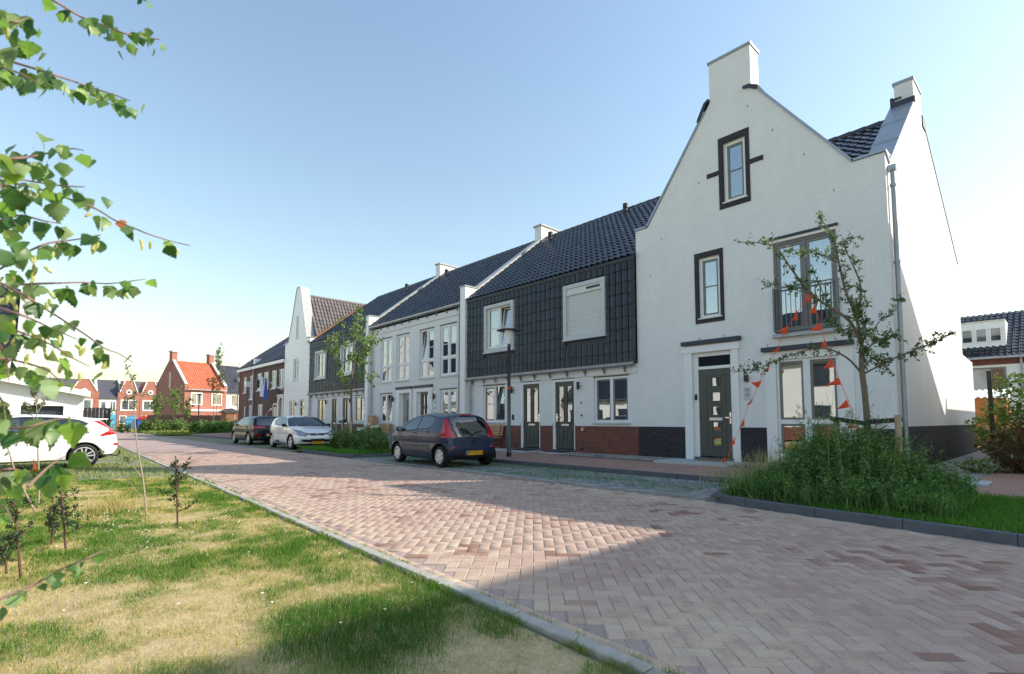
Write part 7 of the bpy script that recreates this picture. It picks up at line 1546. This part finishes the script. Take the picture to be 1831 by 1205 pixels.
def flag(p0, p1, tip, Y):
    a, b, t = at_y(*p0, Y), at_y(*p1, Y + .02), at_y(*tip, Y - .06); m = MB(); n = Vector((0, -.003, 0)); mid = (a + b) / 2 + (t - (a + b) / 2) * .5 + Vector((0, -.025, 0))
    m.add([tuple(a), tuple(b), tuple(mid), tuple(t), tuple(a - n), tuple(b - n), tuple(mid - n), tuple(t - n)], [(0, 2, 1), (0, 3, 2), (1, 2, 3), (4, 5, 6), (4, 6, 7), (5, 7, 6)]); m.build('flag', 'orange_flag', bu)
for p0, p1, tip, Y in (((1425, 553), (1427, 572), (1418, 573), 13.33), ((1411, 582), (1406, 598), (1392, 592), 13.28), ((1394, 620), (1391, 629), (1378, 630), 13.2), ((1376, 654), (1374, 664), (1362, 665), 13.1), ((1362, 681), (1356, 694), (1342, 684), 13.0), ((1348, 712), (1342, 722), (1333, 725), 12.9), ((1331, 749), (1331, 761), (1322, 764), 12.75), ((1314, 782), (1314, 794), (1304, 798), 12.6), ((1297, 815), (1297, 826), (1290, 830), 12.3), ((1457, 545), (1461, 560), (1446, 560), 13.2), ((1466, 577), (1471, 590), (1447, 592), 12.9), ((1475, 607), (1479, 618), (1464, 621), 12.5), ((1487, 641), (1492, 656), (1471, 660), 12.0), ((1499, 675), (1504, 688), (1477, 689), 11.4), ((1514, 714), (1519, 728), (1496, 732), 10.8), ((1523, 757), (1534, 765), (1512, 766), 10.2), ((1448, 518), (1452, 533), (1438, 540), 13.37), ((1444, 525), (1453, 530), (1444, 545), 13.36)): flag(p0, p1, tip, Y)
# flag on the brown brick house
fg = thing('flag', 'blue and white flag with a black school bag hanging on the brown brick house', 'flag', (-39.4, 13.3, 3.6)); MB().tube([(-38.9, 13.4, 3.5), (-40.6, 12.2, 4.6)], .03, 6).build('flag_pole', 'flag_white', fg)
def cloth(nm, mat, x0, x1, z0, z1, y):
    n = 8; P = []
    for i in range(n + 1):
        for j in range(7): u, v = i / n, j / 6; P.append((x0 + (x1 - x0) * u + .05 * math.sin(v * 5), y + .10 * math.sin(u * 6 + v * 2), z1 + (z0 - z1) * v - .1 * u))
    MB().add(P, [(i * 7 + j, (i + 1) * 7 + j, (i + 1) * 7 + j + 1, i * 7 + j + 1) for i in range(n) for j in range(6)]).build(nm, mat, fg, smooth=True)
cloth('flag_cloth', 'flag_blue', -40.1, -39.6, 2.9, 4.4, 12.5); cloth('flag_stripe', 'flag_white', -40.5, -40.12, 3.1, 4.5, 12.4); MB().bbox(-41.0, -40.6, 12.15, 12.35, 3.7, 4.3, .06).build('bag', 'black_plastic', fg)
gr = thing('garland', 'red and white garland by the door of the brown brick house', 'garland', (-40, 13.2, 1.5)); gp = [(-38.95, 13.3, 2.9), (-39.6, 13.1, 2.4), (-40.4, 12.9, 1.9), (-41.0, 12.8, 1.3)]; MB().tube(smooth_path(gp), .02, 5).build('cord', 'flag_white', gr)
for k, q in enumerate(smooth_path(gp)[::2]): MB().ball((q.x, q.y, q.z - .05), .12, .08, .09, 8, 5).build('bow', 'red_paint' if k % 2 == 0 else 'flag_white', gr)
g2 = thing('garland', 'blue and white paper garland hanging by the dark glazed door', 'garland', (-19.6, 13.35, 1.3))
for k in range(9): MB().ball((-19.55 + .04 * math.sin(k * 2), 13.36, 2.2 - k * .12), .05, .03, .05, 6, 4).build('bow', 'blue_paint' if k % 2 else 'flag_white', g2)
# far clutter on the green
def fence(label, p0, p1, h, mat, w=.16, group=None):
    p0, p1 = Vector(p0), Vector(p1); d = p1 - p0; n = max(2, int(d.length / w)); r = thing('fence', label, 'fence', tuple(p0), group); ang = math.atan2(d.y, d.x)
    e = d.normalized(); nn = Vector((-e.y, e.x, 0)) * .02
    for k in range(n):
        a = p0 + d * (k / n); b = p0 + d * ((k + .92) / n); hh = h + random.uniform(-.02, .02); MB().add([tuple(a - nn), tuple(b - nn), tuple(b + nn), tuple(a + nn)] + [(v.x, v.y, hh) for v in (a - nn, b - nn, b + nn, a + nn)], [(3, 2, 1, 0), (4, 5, 6, 7), (0, 1, 5, 4), (1, 2, 6, 5), (2, 3, 7, 6), (3, 0, 4, 7)]).build('board', mat, r)
    return r
A, B = at_depth(262, 760, 61), at_depth(408, 760, 61); fence('long brown board fence in front of the orange-roofed house', (A.x, A.y, 0), (B.x, B.y, 0), 1.95, 'fence_brown', .3); fence('black board fence behind the rear of the white car at the left', (-45, 2.7, 0), (-45, 4.15, 0), 2.15, 'black_metal', .2)
sw = thing('garden_shed', 'small wooden shed with a flat grey roof at the end of the brown fence', 'shed', (-64, 19, 0)); A = at_depth(404, 765, 58); B = at_depth(426, 765, 58)
MB().box(A.x - 2, A.x, A.y, B.y, 0, 2.2).build('wall', 'shed_wood', sw); MB().prism([(A.y - .3, 2.2), (B.y + .3, 2.2), (B.y + .3, 2.35), ((A.y + B.y) / 2, 2.7), (A.y - .3, 2.35)], A.x - 2.2, A.x + .2, 'x').build('roof', 'tile_slate', sw); MB().box(A.x, A.x + .03, A.y + .1, A.y + .8, 0, 2.0).build('door', 'fence_brown', sw)
q = at_depth(307, 768, 57); tag(MB().bbox(q.x - .35, q.x + .35, q.y - .35, q.y + .35, 0, .62, .03).build('planter', 'pot_grey'), 'pale grey cube planter at the end of the road', 'planter')
for i, px in enumerate((286, 294)):
    q = at_depth(px, 768, 58); b_ = thing('wheelie_bin', ['dark wheelie bin at the far road end, left one', 'dark wheelie bin at the far road end, right one beside the planter'][i], 'bin', (q.x, q.y, 0), 'wheelie bins'); MB().prism([(q.y - .26, .08), (q.y + .26, .08), (q.y + .3, 1.0), (q.y - .3, 1.0)], q.x - .3, q.x + .3, 'x').build('body', 'black_plastic', b_); MB().bbox(q.x - .33, q.x + .33, q.y - .32, q.y + .32, 1.0, 1.08, .02).build('lid', 'black_plastic', b_)
    for s_ in (-.25, .25): MB().lathe((q.x + .2, q.y + s_, .1), [(.001, -.03), (.1, -.03), (.1, .03), (.001, .03)], 10, 'y').build('wheel', 'rubber', b_)
for i, (px, m_, l_) in enumerate(((236, 'blue_paint', 'light blue play hut on the far green'), (256, 'flag_blue', 'dark blue play hut on the far green'))):
    q = at_depth(px, 762, 78); r = thing('play_hut', l_, 'play hut', (q.x, q.y, 0)); MB().box(q.x - .6, q.x + .6, q.y - .8, q.y + .8, 0, 1.5).build('body', m_, r); MB().prism([(q.y - .95, 1.5), (q.y + .95, 1.5), (q.y, 2.1)], q.x - .7, q.x + .7, 'x').build('roof', 'red_paint' if i else 'blue_paint', r); MB().box(q.x + .6, q.x + .63, q.y - .2, q.y + .25, 0, 1.1).build('door', 'flag_white', r)
# litter on the road
m = MB(); q = at_z(603, 816, 0); m.add([(q.x, q.y, .01), (q.x + .22, q.y + .02, .03), (q.x + .2, q.y + .12, .01), (q.x + .08, q.y + .06, .06), (q.x + .02, q.y + .11, .02)], [(0, 1, 3), (1, 2, 3), (2, 4, 3), (4, 0, 3)]); tag(m.build('paper_litter', 'flag_white'), 'crumpled white paper on the road beside the middle bed', 'litter')
